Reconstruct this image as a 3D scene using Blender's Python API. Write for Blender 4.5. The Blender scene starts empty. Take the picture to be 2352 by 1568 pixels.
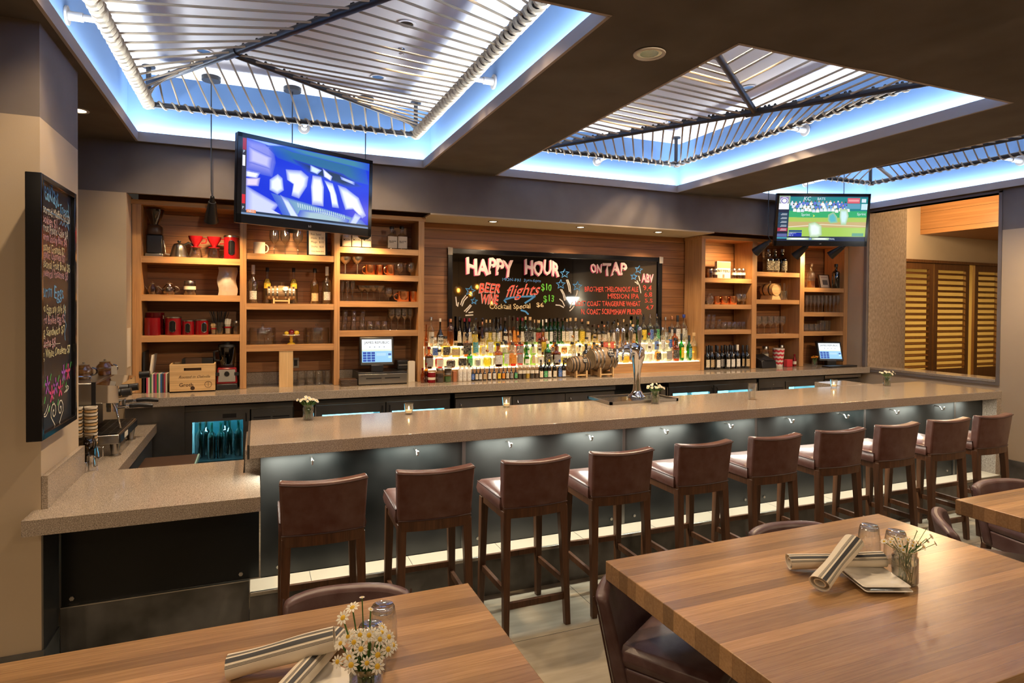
import bpy, math, random
from mathutils import Vector, Matrix, noise
random.seed(7)
SC = bpy.context.scene
COL = SC.collection
PI = math.pi
# ---------------------------------------------------------------- camera
F, PSI, PITCH, ROLL, CY, EYE = 1420.26, .392476, .0142443, .0073029, 725.44, 1.86
_f = Vector((math.sin(PSI)*math.cos(PITCH), math.cos(PSI)*math.cos(PITCH), -math.sin(PITCH)))
_r = Vector((math.cos(PSI), -math.sin(PSI), 0)); _d = _f.cross(_r)
RT = math.cos(ROLL)*_r - math.sin(ROLL)*_d
DN = math.sin(ROLL)*_r + math.cos(ROLL)*_d
cam_data = bpy.data.cameras.new('camera')
cam = bpy.data.objects.new('camera', cam_data); COL.objects.link(cam)
m = Matrix.Identity(4)
for i in range(3):
    m[i][0], m[i][1], m[i][2] = RT[i], -DN[i], -_f[i]
m[2][3] = EYE
cam.matrix_world = m
cam_data.sensor_width = 36; cam_data.lens = F*36/2352
cam_data.shift_y = -(784-CY)/2352
cam_data.clip_start = .05
SC.camera = cam

def at(u, v, X=None, Y=None, Z=None):
    """the point of the room that a spot (u, v) of the photograph shows, on a plane at a known distance"""
    d = RT*((u-1176)/F) + DN*((v-CY)/F) + _f
    t = X/d.x if X is not None else Y/d.y if Y is not None else (Z-EYE)/d.z
    return Vector((0, 0, EYE)) + d*t
# ---------------------------------------------------------------- view, world, lamps
vs = SC.view_settings
vs.view_transform = 'Standard'; vs.look = 'None'; vs.gamma = 1; vs.use_curve_mapping = False
vs.exposure = 0.0
W = bpy.data.worlds.new('world'); SC.world = W; W.use_nodes = True
W.node_tree.nodes['Background'].inputs[0].default_value = (1, .82, .62, 1)
W.node_tree.nodes['Background'].inputs[1].default_value = .03
cy = SC.cycles
cy.max_bounces = 7; cy.diffuse_bounces = 3; cy.glossy_bounces = 4; cy.transmission_bounces = 6
cy.transparent_max_bounces = 28; cy.sample_clamp_indirect = 4; cy.caustics_reflective = False; cy.caustics_refractive = False
cy.use_denoising = True

def lamp(kind, name, loc, power, color, rot=(0, 0, 0), to=None, **kw):
    l = bpy.data.lights.new(name, kind); l.energy = power; l.color = color
    for k, v in kw.items(): setattr(l, k, v)
    o = bpy.data.objects.new(name, l); COL.objects.link(o); o.location = loc; o.rotation_euler = rot
    if to is not None:
        o.rotation_euler = (Vector(to)-Vector(loc)).to_track_quat('-Z', 'Y').to_euler()
    return o

WARM, AMBER, COOL = (1, .72, .42), (1, .55, .2), (.55, .72, 1)
ZC, ZT = 3.215, 3.80           # ceiling, coffer top
TRAYS = [(-.91, 1.51, 2.5, 5.93), (2.28, 4.54, 2.5, 5.95), (5.43, 7.60, 2.5, 5.88)]
SET = .085
COVE = 13.0                     # watts per metre of cove strip
for (x0, x1, y0, y1) in TRAYS:
    s = SET*.5
    for (cx, cyy, lx, ly) in (((x0+x1)/2, y1+s, x1-x0, .03), ((x0+x1)/2, y0-s, x1-x0, .03), (x0-s, (y0+y1)/2, .03, y1-y0), (x1+s, (y0+y1)/2, .03, y1-y0)):
        lamp('AREA', 'cove_strip_light', (cx, cyy, ZC+.062), COVE*max(lx, ly), (.86, .93, 1), rot=(PI, 0, 0), shape='RECTANGLE', size=lx, size_y=ly)
# lamps recessed in the coffers and the flat ceiling: (x, y, z, watts, cone)
DOWN = [(-.37, 5.3, ZT, 120), (.95, 5.3, ZT, 120), (.95, 4.23, ZT, 130), (3.98, 4.24, ZT, 430), (3.99, 5.32, ZT, 120),
        (-.35, 3.2, ZT, 170), (.95, 3.2, ZT, 170), (2.83, 3.2, ZT, 170), (2.83, 4.3, ZT, 120), (6.6, 4.3, ZT, 150), (6.6, 3.2, ZT, 150),
        (-1.15, 5.17, ZC, 25), (1.93, 2.78, ZC, 0)]
for x, y, z, p in DOWN:
    if p: lamp('SPOT', 'downlight_lamp', (x, y, z-.03), p, WARM, spot_size=1.75, spot_blend=.5, shadow_soft_size=.035)
for x in (2.34, 3.40, 4.46):
    lamp('SPOT', 'soffit_lamp', (x, 6.2, 2.76), 34, WARM, to=(x, 6.45, 1.5), spot_size=1.9, spot_blend=.6, shadow_soft_size=.03)
# added fill spots without fixtures, aimed over the bar to brighten the shelves
for x, tx in ((.4, -.1), (2.2, 1.0), (3.3, 3.4), (5.0, 5.7), (6.3, 6.9)):
    lamp('SPOT', 'shelf_fill_light', (x, 1.6, ZC-.03), 160, (1, .72, .42), to=(tx, 6.5, 1.75), spot_size=.75, spot_blend=1.0, shadow_soft_size=.05)
# under-bar strip: short lengths with gaps between
x = .05
while x < 6.45:
    lamp('AREA', 'bar_strip_light', (x+.2, 3.845, .988), 6.0, (1, 1, .86), rot=(-.3, 0, 0), shape='RECTANGLE', size=.4, size_y=.02)
    x += .66
# dining room behind and beside the camera
for x, y in ((-2.2, 1.2), (1.4, -1.6), (4.4, .2), (6.6, 1.8), (-1.8, -1.5), (4.4, -2.4)):
    lamp('AREA', 'dining_room_lamp', (x, y, ZC-.02), 36, (1, .73, .47), shape='DISK', size=.25)
lamp('POINT', 'corridor_lamp', (9.9, 6.5, 3.25), 120, (1, .68, .36), shadow_soft_size=.12)
lamp('POINT', 'corridor_lamp', (9.0, 4.7, 3.4), 75, (1, .7, .4), shadow_soft_size=.12)
lamp('AREA', 'corridor_lamp', (11.2, 9.2, 3.0), 170, (1, .62, .14), shape='DISK', size=.4)

# ---------------------------------------------------------------- mesh builder
class MB:
    def __init__(s): s.v = []; s.f = []; s.c = []; s.smooth = []; s.col = None; s.sm = False
    def add(s, vs, fs, smooth=None, col=None):
        b = len(s.v); s.v += [tuple(v) for v in vs]
        for f in fs:
            s.f.append(tuple(b+i for i in f)); s.c.append(col or s.col); s.smooth.append(s.sm if smooth is None else smooth)
        return s
    def box(s, x0, x1, y0, y1, z0, z1, col=None):
        return s.add([(x0,y0,z0),(x1,y0,z0),(x1,y1,z0),(x0,y1,z0),(x0,y0,z1),(x1,y0,z1),(x1,y1,z1),(x0,y1,z1)],
                     [(0,3,2,1),(4,5,6,7),(0,1,5,4),(1,2,6,5),(2,3,7,6),(3,0,4,7)], False, col)
    def hexa(s, p, col=None):   # 8 corners: bottom ring, top ring
        return s.add(p, [(0,3,2,1),(4,5,6,7),(0,1,5,4),(1,2,6,5),(2,3,7,6),(3,0,4,7)], False, col)
    def quad(s, a, b, c, d, col=None): return s.add([a,b,c,d], [(0,1,2,3)], False, col)
    def poly(s, pts, col=None): return s.add(pts, [tuple(range(len(pts)))], False, col)
    def tube(s, path, r, n=8, col=None, caps=True, closed=False):
        path = [Vector(p) for p in path]; N = len(path)
        rr = r if isinstance(r, (list, tuple)) else [r]*N
        up = Vector((0,0,1)); vs = []; prev = None
        for i, p in enumerate(path):
            if closed: t = path[(i+1)%N]-path[i-1]
            else: t = path[min(i+1,N-1)]-path[max(i-1,0)]
            if t.length < 1e-9: t = Vector((0,0,1))
            t.normalize()
            if prev is None:
                a = t.cross(up)
                if a.length < 1e-3: a = t.cross(Vector((1,0,0)))
                a.normalize()
            else:
                a = prev-t*prev.dot(t)
                if a.length < 1e-6: a = t.cross(up)
                a.normalize()
            prev = a; b = t.cross(a)
            vs += [p+(a*math.cos(2*PI*k/n)+b*math.sin(2*PI*k/n))*rr[i] for k in range(n)]
        fs = []
        for i in range(N if closed else N-1):
            j = (i+1)%N
            for k in range(n):
                fs.append((i*n+k, i*n+(k+1)%n, j*n+(k+1)%n, j*n+k))
        s.add(vs, fs, True, col)
        if caps and not closed:
            b = len(s.v)-len(vs)
            s.f.append(tuple(b+k for k in range(n))[::-1]); s.f.append(tuple(b+(N-1)*n+k for k in range(n)))
            s.c += [col or s.col]*2; s.smooth += [False]*2
        return s
    def lathe(s, prof, o=(0,0,0), n=16, sq=0, sx=1, sy=1, col=None, axis='z', smooth=True, open=''):
        vs = []
        for r, z in prof:
            for k in range(n):
                a = 2*PI*(k+.5)/n; ca, sa = math.cos(a), math.sin(a); q = 1
                if sq: q = (abs(ca)**sq+abs(sa)**sq)**(-1/sq)
                p = (r*q*ca*sx, r*q*sa*sy, z)
                if axis == 'x': p = (z, p[0], p[1])
                if axis == 'y': p = (p[0], z, p[1])
                vs.append((p[0]+o[0], p[1]+o[1], p[2]+o[2]))
        fs = []
        for i in range(len(prof)-1):
            for k in range(n): fs.append((i*n+k, i*n+(k+1)%n, (i+1)*n+(k+1)%n, (i+1)*n+k))
        if prof[0][0] > 0 and open != 'both': fs.append(tuple(range(n))[::-1])
        if prof[-1][0] > 0 and not open: fs.append(tuple((len(prof)-1)*n+k for k in range(n)))
        return s.add(vs, fs, smooth, col)
    def cyl(s, a, b, r, n=12, col=None, r2=None): return s.tube([a, b], [r, r if r2 is None else r2], n, col)
    def ball(s, c, r, n=10, sx=1, sy=1, sz=1, col=None):
        return s.lathe([(r*math.sin(PI*i/8), -r*sz*math.cos(PI*i/8)) for i in range(9)], c, n, 0, sx, sy, col)
    def soft(s, inner, outer, c, c2):
        """a blurred patch: plain inside, fading to c2 over a rim"""
        n = len(inner); s.poly(inner, c)
        for i in range(n): s.add([inner[i], outer[i], outer[(i+1)%n], inner[(i+1)%n]], [(0,1,2,3)], False, [c, c2, c2, c])
        return s
    def ribbon(s, pts, w, nrm, col=None):
        pts = [Vector(p) for p in pts]; nrm = Vector(nrm); L = []
        for i, p in enumerate(pts):
            t = (pts[min(i+1,len(pts)-1)]-pts[max(i-1,0)]).normalized(); q = nrm.cross(t)*w/2
            L += [p-q, p+q]
        return s.add(L, [(2*i, 2*i+2, 2*i+3, 2*i+1) for i in range(len(pts)-1)], False, col)
    def build(s, name, mat, parent=None, bevel=0, seg=2, loc=None, sub=0, rot=None):
        me = bpy.data.meshes.new(name)
        off = world_loc(parent) if parent is not None else Vector(loc or (0,0,0))
        me.from_pydata([(v[0]-off[0], v[1]-off[1], v[2]-off[2]) for v in s.v], [], s.f)
        me.polygons.foreach_set('use_smooth', s.smooth)
        if any(s.c):
            ca = me.color_attributes.new('Col', 'FLOAT_COLOR', 'CORNER'); buf = []
            for f, c in zip(s.f, s.c):
                c = c or (1,1,1)
                if isinstance(c, list):
                    for q in c: buf += [q[0], q[1], q[2], 1]
                else: buf += [c[0], c[1], c[2], 1]*len(f)
            ca.data.foreach_set('color', buf)
        if any(s.smooth): me.set_sharp_from_angle(angle=.9)
        me.materials.append(MAT[mat] if isinstance(mat, str) else mat)
        o = bpy.data.objects.new(name, me); COL.objects.link(o)
        if parent is not None: o.parent = parent
        elif loc is not None: o.location = loc
        if bevel:
            b = o.modifiers.new('bevel', 'BEVEL'); b.width = bevel; b.segments = seg; b.limit_method = 'ANGLE'; b.harden_normals = False
            me.polygons.foreach_set('use_smooth', [True]*len(me.polygons)); me.set_sharp_from_angle(angle=.9)
        if sub:
            b = o.modifiers.new('sub', 'SUBSURF'); b.levels = b.render_levels = sub
        return o
def world_loc(o):
    p = Vector((0,0,0))
    while o is not None: p += Vector(o.location); o = o.parent
    return p
def tag(o, label, cat, group=None, kind=None):
    if label: o['label'] = label
    if cat: o['category'] = cat
    if group: o['group'] = group
    if kind: o['kind'] = kind
    return o
def thing(name, label, cat, loc=(0,0,0), group=None):
    o = bpy.data.objects.new(name, None); COL.objects.link(o); o.location = loc; o.empty_display_size = .05
    return tag(o, label, cat, group)
def struct(name, mb, mat, **k): return tag(mb.build(name, mat, **k), None, None, kind='structure')
def dup(o, loc=None, rotz=None, parent=None, label=None, scale=None):
    c = o.copy(); COL.objects.link(c); c.parent = parent
    for ch in o.children: dup(ch, parent=c)
    if loc is not None: c.location = loc
    if rotz is not None: c.rotation_euler = (0, 0, rotz)
    if scale is not None: c.scale = scale
    if label: c['label'] = label
    return c
def mixc(a, b, t): return tuple(a[i]*(1-t)+b[i]*t for i in range(3))
ORD = ['first','second','third','fourth','fifth','sixth','seventh','eighth','ninth','tenth','eleventh','twelfth','thirteenth','fourteenth','fifteenth','sixteenth','seventeenth','eighteenth','nineteenth','twentieth','twenty-first','twenty-second','twenty-third','twenty-fourth','twenty-fifth','twenty-sixth','twenty-seventh','twenty-eighth','twenty-ninth','thirtieth','thirty-first','thirty-second','thirty-third','thirty-fourth','thirty-fifth','thirty-sixth','thirty-seventh','thirty-eighth','thirty-ninth','fortieth','forty-first','forty-second','forty-third','forty-fourth','forty-fifth','forty-sixth','forty-seventh','forty-eighth','forty-ninth','fiftieth','fifty-first','fifty-second','fifty-third','fifty-fourth','fifty-fifth','fifty-sixth','fifty-seventh','fifty-eighth','fifty-ninth']
def nth(i, n): return 'leftmost' if i == 0 else 'rightmost' if i == n-1 else ORD[i]
TEXTS = []
def text(s, parent, mat, o, right, up, w=None, h=None, name='lettering', shear=0, bold=0, align='l', wob=0):
    """flat lettering: lower left corner o, reading along `right`, standing along `up`, fitted to w and/or h"""
    cu = bpy.data.curves.new('t', 'FONT'); cu.body = s; cu.size = 1; cu.shear = shear; cu.offset = bold; cu.resolution_u = 2
    ob = bpy.data.objects.new('t', cu); COL.objects.link(ob)
    TEXTS.append((ob, parent, world_loc(parent), mat, Vector(o), Vector(right), Vector(up), w, h, name, align, wob))
def finish_texts():
    dg = bpy.context.evaluated_depsgraph_get()
    for ob, parent, off, mat, o, r, u, w, h, name, align, wob in TEXTS:
        me = bpy.data.meshes.new_from_object(ob.evaluated_get(dg))
        xs = [v.co.x for v in me.vertices]; ys = [v.co.y for v in me.vertices]
        if not xs: continue
        x0, x1, y0, y1 = min(xs), max(xs), min(ys), max(ys)
        sx = w/(x1-x0) if w else None; sy = h/(y1-y0) if h else None
        sx = sx or sy; sy = sy or sx
        sh = (x1-x0)/2*sx if align == 'c' else 0
        n = r.cross(u)
        for v in me.vertices:
            if wob:   # uneven brush lettering
                X_, Y_ = v.co.x, v.co.y; v.co.x += wob*.5*math.sin(Y_*7+X_*2.1); v.co.y += wob*(math.sin(X_*3.7+len(me.vertices))+.6*math.sin(X_*9.1))*.6+wob*.5*math.sin(X_*1.3)
            p = o + r*((v.co.x-x0)*sx-sh) + u*((v.co.y-y0)*sy) - off
            v.co = p
        me.materials.clear(); me.materials.append(MAT[mat] if isinstance(mat, str) else mat)
        me.name = name
        t = bpy.data.objects.new(name, me); COL.objects.link(t); t.parent = parent
    for e in TEXTS: bpy.data.objects.remove(e[0])
# ---------------------------------------------------------------- materials
MAT = {}
class NT:
    def __init__(s, name):
        s.m = bpy.data.materials.new(name); s.m.use_nodes = True; s.t = s.m.node_tree; s.b = s.t.nodes['Principled BSDF']; MAT[name] = s.m
    def n(s, typ, **k):
        x = s.t.nodes.new('ShaderNode'+typ)
        for a, v in k.items():
            if a.startswith('i_'): x.inputs[a[2:].replace('_', ' ')].default_value = v
            elif a.startswith('j'): x.inputs[int(a[1:])].default_value = v
            else: setattr(x, a, v)
        return x
    def l(s, a, ao, b, bi): s.t.links.new(a.outputs[ao], b.inputs[bi]); return b
    def co(s, scale=(1,1,1), kind='Object'):
        tc = s.n('TexCoord'); mp = s.n('Mapping'); mp.inputs['Scale'].default_value = scale
        s.l(tc, kind, mp, 'Vector'); return mp
    def ramp(s, src, so, stops):
        r = s.n('ValToRGB'); cr = r.color_ramp
        while len(cr.elements) < len(stops): cr.elements.new(.5)
        for e, (p, c) in zip(cr.elements, stops): e.position = p; e.color = (*c, 1)
        s.l(src, so, r, 'Fac'); return r
    def mix(s, fac, a, b, typ='MIX'):
        x = s.n('Mix', data_type='RGBA', blend_type=typ)
        for v, i in ((fac, 0), (a, 6), (b, 7)):
            if isinstance(v, tuple) and hasattr(v[0], 'outputs'): s.l(v[0], v[1], x, i)
            elif isinstance(v, (int, float)): x.inputs[i].default_value = v
            else: x.inputs[i].default_value = (*v, 1)
        return x
    def math(s, op, a, b=0.0):
        x = s.n('Math', operation=op)
        for i, v in ((0, a), (1, b)):
            if isinstance(v, tuple): s.l(v[0], v[1], x, i)
            else: x.inputs[i].default_value = v
        return x
    def bump(s, src, so, strength=.2, dist=.01):
        b = s.n('Bump'); b.inputs['Strength'].default_value = strength; b.inputs['Distance'].default_value = dist
        s.l(src, so, b, 'Height'); s.l(b, 'Normal', s.b, 'Normal')
def pbr(name, c, rough=.5, metal=0, spec=.5, emit=None, es=0, var=0, vs=8, bump=0, bs=60, coat=0):
    t = NT(name); b = t.b
    b.inputs['Base Color'].default_value = (*c, 1); b.inputs['Roughness'].default_value = rough; b.inputs['Metallic'].default_value = metal
    b.inputs['Specular IOR Level'].default_value = spec; b.inputs['Coat Weight'].default_value = coat
    if emit: b.inputs['Emission Color'].default_value = (*emit, 1); b.inputs['Emission Strength'].default_value = es
    if var:
        nz = t.n('TexNoise', i_Scale=vs, i_Detail=3.0); t.l(t.co(), 0, nz, 'Vector')
        r = t.ramp(nz, 'Fac', [(.3, mixc(c, (0,0,0), var)), (.7, mixc(c, (1,1,1), var*.35))]); t.l(r, 'Color', b, 'Base Color')
    if bump:
        nz = t.n('TexNoise', i_Scale=bs, i_Detail=2.0); t.l(t.co(), 0, nz, 'Vector'); t.bump(nz, 'Fac', bump, .004)
    return t.m
def wood(name, c1, c2, axis=0, plank=0, paxis=2, rough=.45, fine=1.0, gap=.03, tint=.25, plen=0, bump=.06):
    """grain runs along `axis`; boards of width `plank` are laid side by side along `paxis`"""
    t = NT(name); b = t.b
    tc = t.n('TexCoord'); sep = t.n('SeparateXYZ'); t.l(tc, 'Object', sep, 0)
    sc = [34*fine]*3; sc[axis] = 1.7*fine
    ad = t.n('VectorMath', operation='MULTIPLY'); ad.inputs[1].default_value = sc; t.l(tc, 'Object', ad, 0)
    src = ad
    if plank:
        d = t.math('DIVIDE', (sep, paxis), plank); fl = t.math('FLOOR', (d, 0))
        wn = t.n('TexWhiteNoise', noise_dimensions='2D'); cmb = t.n('CombineXYZ'); t.l(fl, 0, cmb, 0)
        if plen:
            st = t.math('MULTIPLY', (fl, 0), .37*plen*7.3); aa = t.math('ADD', (sep, axis), (st, 0)); dd = t.math('DIVIDE', (aa, 0), plen); f2 = t.math('FLOOR', (dd, 0)); t.l(f2, 0, cmb, 1)
        t.l(cmb, 0, wn, 'Vector')
        sh = t.n('VectorMath', operation='SCALE'); sh.inputs['Scale'].default_value = 37; t.l(wn, 'Color', sh, 0)
        a2 = t.n('VectorMath', operation='ADD'); t.l(ad, 0, a2, 0); t.l(sh, 0, a2, 1); src = a2
    nz = t.n('TexNoise', i_Scale=1.0, i_Detail=5.0, i_Roughness=.62, i_Distortion=.6); t.l(src, 0, nz, 'Vector')
    r = t.ramp(nz, 'Fac', [(.3, c1), (.72, c2)]); out = (r, 'Color')
    fn = t.n('VectorMath', operation='MULTIPLY'); s3 = [9.0]*3; s3[axis] = .5; fn.inputs[1].default_value = s3; t.l(src, 0, fn, 0)
    n2 = t.n('TexNoise', i_Scale=1.0, i_Detail=2.0); t.l(fn, 0, n2, 'Vector')
    r2 = t.ramp(n2, 'Fac', [(.36, (.72,.72,.72)), (.6, (1,1,1))]); out = (t.mix(.8, out, (r2, 'Color'), 'MULTIPLY'), 2)
    if plank:
        mr = t.n('MapRange'); mr.inputs['To Min'].default_value = 1-tint; mr.inputs['To Max'].default_value = 1+tint*.6; t.l(wn, 'Value', mr, 0)
        out = (t.mix(1.0, out, (mr, 0), 'MULTIPLY'), 2)
        if gap:
            fr = t.math('FRACT', (d, 0)); lt = t.math('LESS_THAN', (fr, 0), gap); out = (t.mix((lt, 0), out, mixc(c1, (0,0,0), .75)), 2)
    t.l(out[0], out[1], b, 'Base Color'); b.inputs['Roughness'].default_value = rough
    if bump: t.bump(nz, 'Fac', bump, .01)
    return t.m
def quartz(name, base, rough=.12):
    t = NT(name); mp = t.co()
    n1 = t.n('TexNoise', i_Scale=230.0, i_Detail=3.0, i_Roughness=.7); t.l(mp, 0, n1, 'Vector')
    r1 = t.ramp(n1, 'Fac', [(.33, mixc(base, (0,0,0), .72)), (.42, mixc(base, (0,0,0), .25)), (.52, base), (.66, mixc(base, (1,.9,.75), .35))])
    n2 = t.n('TexVoronoi', i_Scale=130.0); t.l(mp, 0, n2, 'Vector')
    r2 = t.ramp(n2, 'Distance', [(.12, (.3,.25,.2)), (.2, (1,1,1))])
    x = t.mix(.7, (r1, 'Color'), (r2, 'Color'), 'MULTIPLY'); t.l(x, 2, t.b, 'Base Color'); t.b.inputs['Roughness'].default_value = rough
    return t.m
def thin(name, c, gloss=.9, rough=.02, body=0.0, bodyc=None, edge=.3):
    """clear or tinted glass and the liquid in it: see-through, tinted, with a fresnel reflection"""
    t = NT(name); nt = t.t; nt.nodes.remove(t.b); out = nt.nodes['Material Output']
    tr = t.n('BsdfTransparent'); le = t.n('LayerWeight', i_Blend=.5); pe = t.math('POWER', (le, 'Facing'), 2.0)
    t.l(t.mix((pe, 0), c, tuple(v*v*edge for v in c)), 2, tr, 0)
    base = tr
    if body:
        df = t.n('BsdfTranslucent'); df.inputs[0].default_value = (*(bodyc or c), 1)
        mx = t.n('MixShader'); mx.inputs[0].default_value = body; t.l(tr, 0, mx, 1); t.l(df, 0, mx, 2); base = mx
    gl = t.n('BsdfGlossy'); gl.inputs['Roughness'].default_value = rough; gl.inputs[0].default_value = (gloss, gloss, gloss, 1)
    lw = t.n('LayerWeight', i_Blend=.5); pw = t.math('POWER', (lw, 'Facing'), 2.4); fr = t.math('MULTIPLY_ADD', (pw, 0), .9); fr.inputs[2].default_value = .11; ms = t.n('MixShader'); t.l(fr, 0, ms, 0); t.l(base, 0, ms, 1); t.l(gl, 0, ms, 2)
    t.l(ms, 0, out, 'Surface'); return t.m
def emit(name, c, s):
    t = NT(name); t.b.inputs['Base Color'].default_value = (0,0,0,1); t.b.inputs['Emission Color'].default_value = (*c, 1); t.b.inputs['Emission Strength'].default_value = s
    t.b.inputs['Roughness'].default_value = .3; return t.m
def painted(name, rough=.5, es=0, spec=.4, metal=0):
    """colours that belong to the thing itself: print, paint, or the picture a screen shows"""
    t = NT(name); a = t.n('VertexColor', layer_name='Col')
    if es:
        t.b.inputs['Base Color'].default_value = (.01,.01,.01,1); t.l(a, 'Color', t.b, 'Emission Color'); t.b.inputs['Emission Strength'].default_value = es; t.b.inputs['Roughness'].default_value = .15
    else: t.l(a, 'Color', t.b, 'Base Color'); t.b.inputs['Roughness'].default_value = rough
    t.b.inputs['Specular IOR Level'].default_value = spec; t.b.inputs['Metallic'].default_value = metal
    return t.m
def label_mat(name, c, ink, scale=1.0):
    """a printed paper label: rows of short dark lines"""
    t = NT(name); tc = t.n('TexCoord'); sp = t.n('SeparateXYZ'); t.l(tc, 'Object', sp, 0)
    d = t.math('DIVIDE', (sp, 2), .0125*scale); row = t.math('FLOOR', (d, 0)); fr = t.math('FRACT', (d, 0))
    cb = t.n('CombineXYZ'); t.l(t.math('MULTIPLY', (sp, 0), 95/scale), 0, cb, 0); t.l(t.math('MULTIPLY', (row, 0), 7.31), 0, cb, 1)
    nz = t.n('TexNoise', i_Scale=1.0, i_Detail=1.0); t.l(cb, 0, nz, 'Vector')
    k = t.math('MULTIPLY', (t.math('GREATER_THAN', (nz, 'Fac'), .5), 0), (t.math('LESS_THAN', (fr, 0), .42), 0)); k2 = t.math('MULTIPLY', (k, 0), .75)
    x = t.mix((k2, 0), c, ink); t.l(x, 2, t.b, 'Base Color'); t.b.inputs['Roughness'].default_value = .55
    return t.m

wood('plank_wood', (.23,.092,.032), (.43,.195,.075), 0, .1, 2, .5, .8, .045, .22)
wood('oak', (.40,.195,.078), (.62,.345,.145), 2, rough=.42, fine=1.2)
wood('oak_shelf', (.40,.195,.078), (.62,.345,.145), 0, rough=.42, fine=1.2)
wood('pine', (.58,.36,.16), (.78,.54,.27), 0, rough=.5, fine=.8)
wood('pine_upright', (.58,.36,.16), (.78,.54,.27), 2, rough=.5, fine=.6)
wood('table_wood', (.31,.168,.074), (.46,.268,.122), 0, .061, 1, .27, 2.6, .012, .42, 0, .03)
wood('stool_wood', (.055,.022,.01), (.13,.055,.024), 2, rough=.38)
wood('shutter_wood', (.085,.034,.011), (.18,.078,.026), 2, rough=.45)
wood('ceiling_wood', (.33,.15,.05), (.46,.23,.085), 1, .3, 2, .4, .35, .02, .15)
wood('barrel_wood', (.2,.12,.06), (.36,.24,.13), 0, .0, 2, .5)
quartz('quartz', (.335,.275,.222))
pbr('ceiling_paint', (.082,.068,.058), .85, var=.08, vs=3)
pbr('dark_paint', (.15,.125,.11), .8, var=.07, vs=3)
pbr('lip_paint', (.36,.32,.31), .75)
pbr('beige_paint', (.47,.375,.265), .85, var=.05, vs=2, bump=.05, bs=220)
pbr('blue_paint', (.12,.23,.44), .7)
pbr('white_paint', (.6,.59,.61), .8)
pbr('black_steel', (.007,.0105,.0112), .33, .15, spec=.38, var=.2, vs=1.5)
pbr('black_panel', (.004,.005,.006), .28, .1, spec=.3)  # darker copy of black_steel, the unlit panel's shade put into the colour
pbr('stainless', (.42,.40,.37), .28, 1, var=.12, vs=2)
pbr('dark_stainless', (.16,.155,.15), .34, .9, var=.2, vs=3)
pbr('chrome', (.75,.75,.76), .06, 1)
pbr('black_plastic', (.012,.012,.014), .35)
pbr('black_gloss', (.008,.008,.01), .12)
pbr('pipe_steel', (.035,.034,.036), .38, .6)
pbr('grey_pipe', (.42,.40,.39), .45, .5)
pbr('leather', (.09,.030,.020), .32, var=.1, vs=14, bump=.1, bs=140)
pbr('purple_leather', (.07,.027,.025), .4, var=.1, vs=14, bump=.1, bs=140)
pbr('leather_seam', (.045,.016,.012), .5)
pbr('rope', (.40,.325,.23), .85, bump=.5, bs=300)
pbr('copper', (.72,.30,.13), .22, 1)
pbr('red_enamel', (.17,.004,.008), .18)
pbr('white_ceramic', (.78,.74,.68), .18)
pbr('cream_tile', (.50,.44,.34), .4, var=.06, vs=3)
pbr('dark_tile', (.05,.045,.036), .45, var=.3, vs=4)
pbr('paper', (.72,.66,.56), .8)
pbr('bark_brown', (.05,.025,.014), .4)
pbr('grey_cabinet', (.10,.092,.082), .5)
pbr('grey_carpet', (.2,.18,.15), .95, var=.4, vs=160)
pbr('foil', (.66,.63,.6), .3, .3, bump=.9, bs=22)
pbr('glass_edge', (.28,.5,.5), .2)
pbr('leaf', (.06,.16,.025), .5)
pbr('petal', (.82,.8,.72), .6)
pbr('flower_centre', (.72,.46,.03), .7)
pbr('orange_petal', (.85,.35,.02), .6)
pbr('wax', (.8,.72,.58), .5, emit=(1,.55,.2), es=.7)
pbr('linen', (.70,.62,.50), .85, bump=.15, bs=500)
pbr('black_ink', (.02,.02,.022), .6)
emit('flame', (1,.62,.25), 30)
emit('tier_glow', (1,.80,.44), 6.0)
emit('riser_glow', (1,.74,.34), 1.35)
emit('fridge_glow', (.35,.85,1), 5)
emit('lamp_glow', (1,.76,.45), 14)
emit('bulb_glow', (1,.55,.15), 45)
emit('white_shade_glow', (.9,1,1), 16)
emit('screen_white', (.75,.88,1), 1.0)
painted('painted'); painted('screen', es=1.25); painted('painted_gloss', .22)
painted('chalk', .9, spec=.1)
thin('clear_glass', (.93,.94,.93), 1, body=.05, bodyc=(1,.98,.94))
thin('tint_glass', (.62,.46,.26), body=.06)
thin('clear_bottle', (.95,.96,.93), body=.06, bodyc=(.9,.88,.8))
thin('green_glass', (.10,.5,.08), body=.1, bodyc=(.05,.5,.05))
thin('dark_glass', (.06,.055,.045), body=.05, bodyc=(.1,.06,.03))
thin('blue_glass', (.12,.2,.55), body=.1)
thin('amber_glass', (.75,.38,.08), body=.12, bodyc=(.8,.35,.05))
thin('fridge_glass', (.72,.9,.95))
pbr('cooler_back', (.01,.08,.09), .4)
thin('smoke_glass', (.25,.2,.15))
LIQ = {'amber': (1,.62,.17), 'gold': (1,.80,.34), 'clear': (.98,.98,.93), 'red': (.9,.1,.04), 'brown': (.45,.17,.06), 'yellow': (1,.9,.2), 'green': (.55,.9,.15), 'orange': (1,.5,.12), 'pink': (1,.82,.66), 'lime': (.72,.98,.35), 'dark': (.1,.045,.03)}
for k, c in LIQ.items(): thin('liquid_'+k, c, .6, .05, .3 if k != 'clear' else .05, c, edge=.6)
t = NT('mirror_dark'); t.b.inputs['Base Color'].default_value = (.23,.21,.19,1); t.b.inputs['Metallic'].default_value = 1; t.b.inputs['Roughness'].default_value = .03
t = NT('slate'); t.b.inputs['Base Color'].default_value = (.018,.022,.03,1); t.b.inputs['Roughness'].default_value = .3
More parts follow.
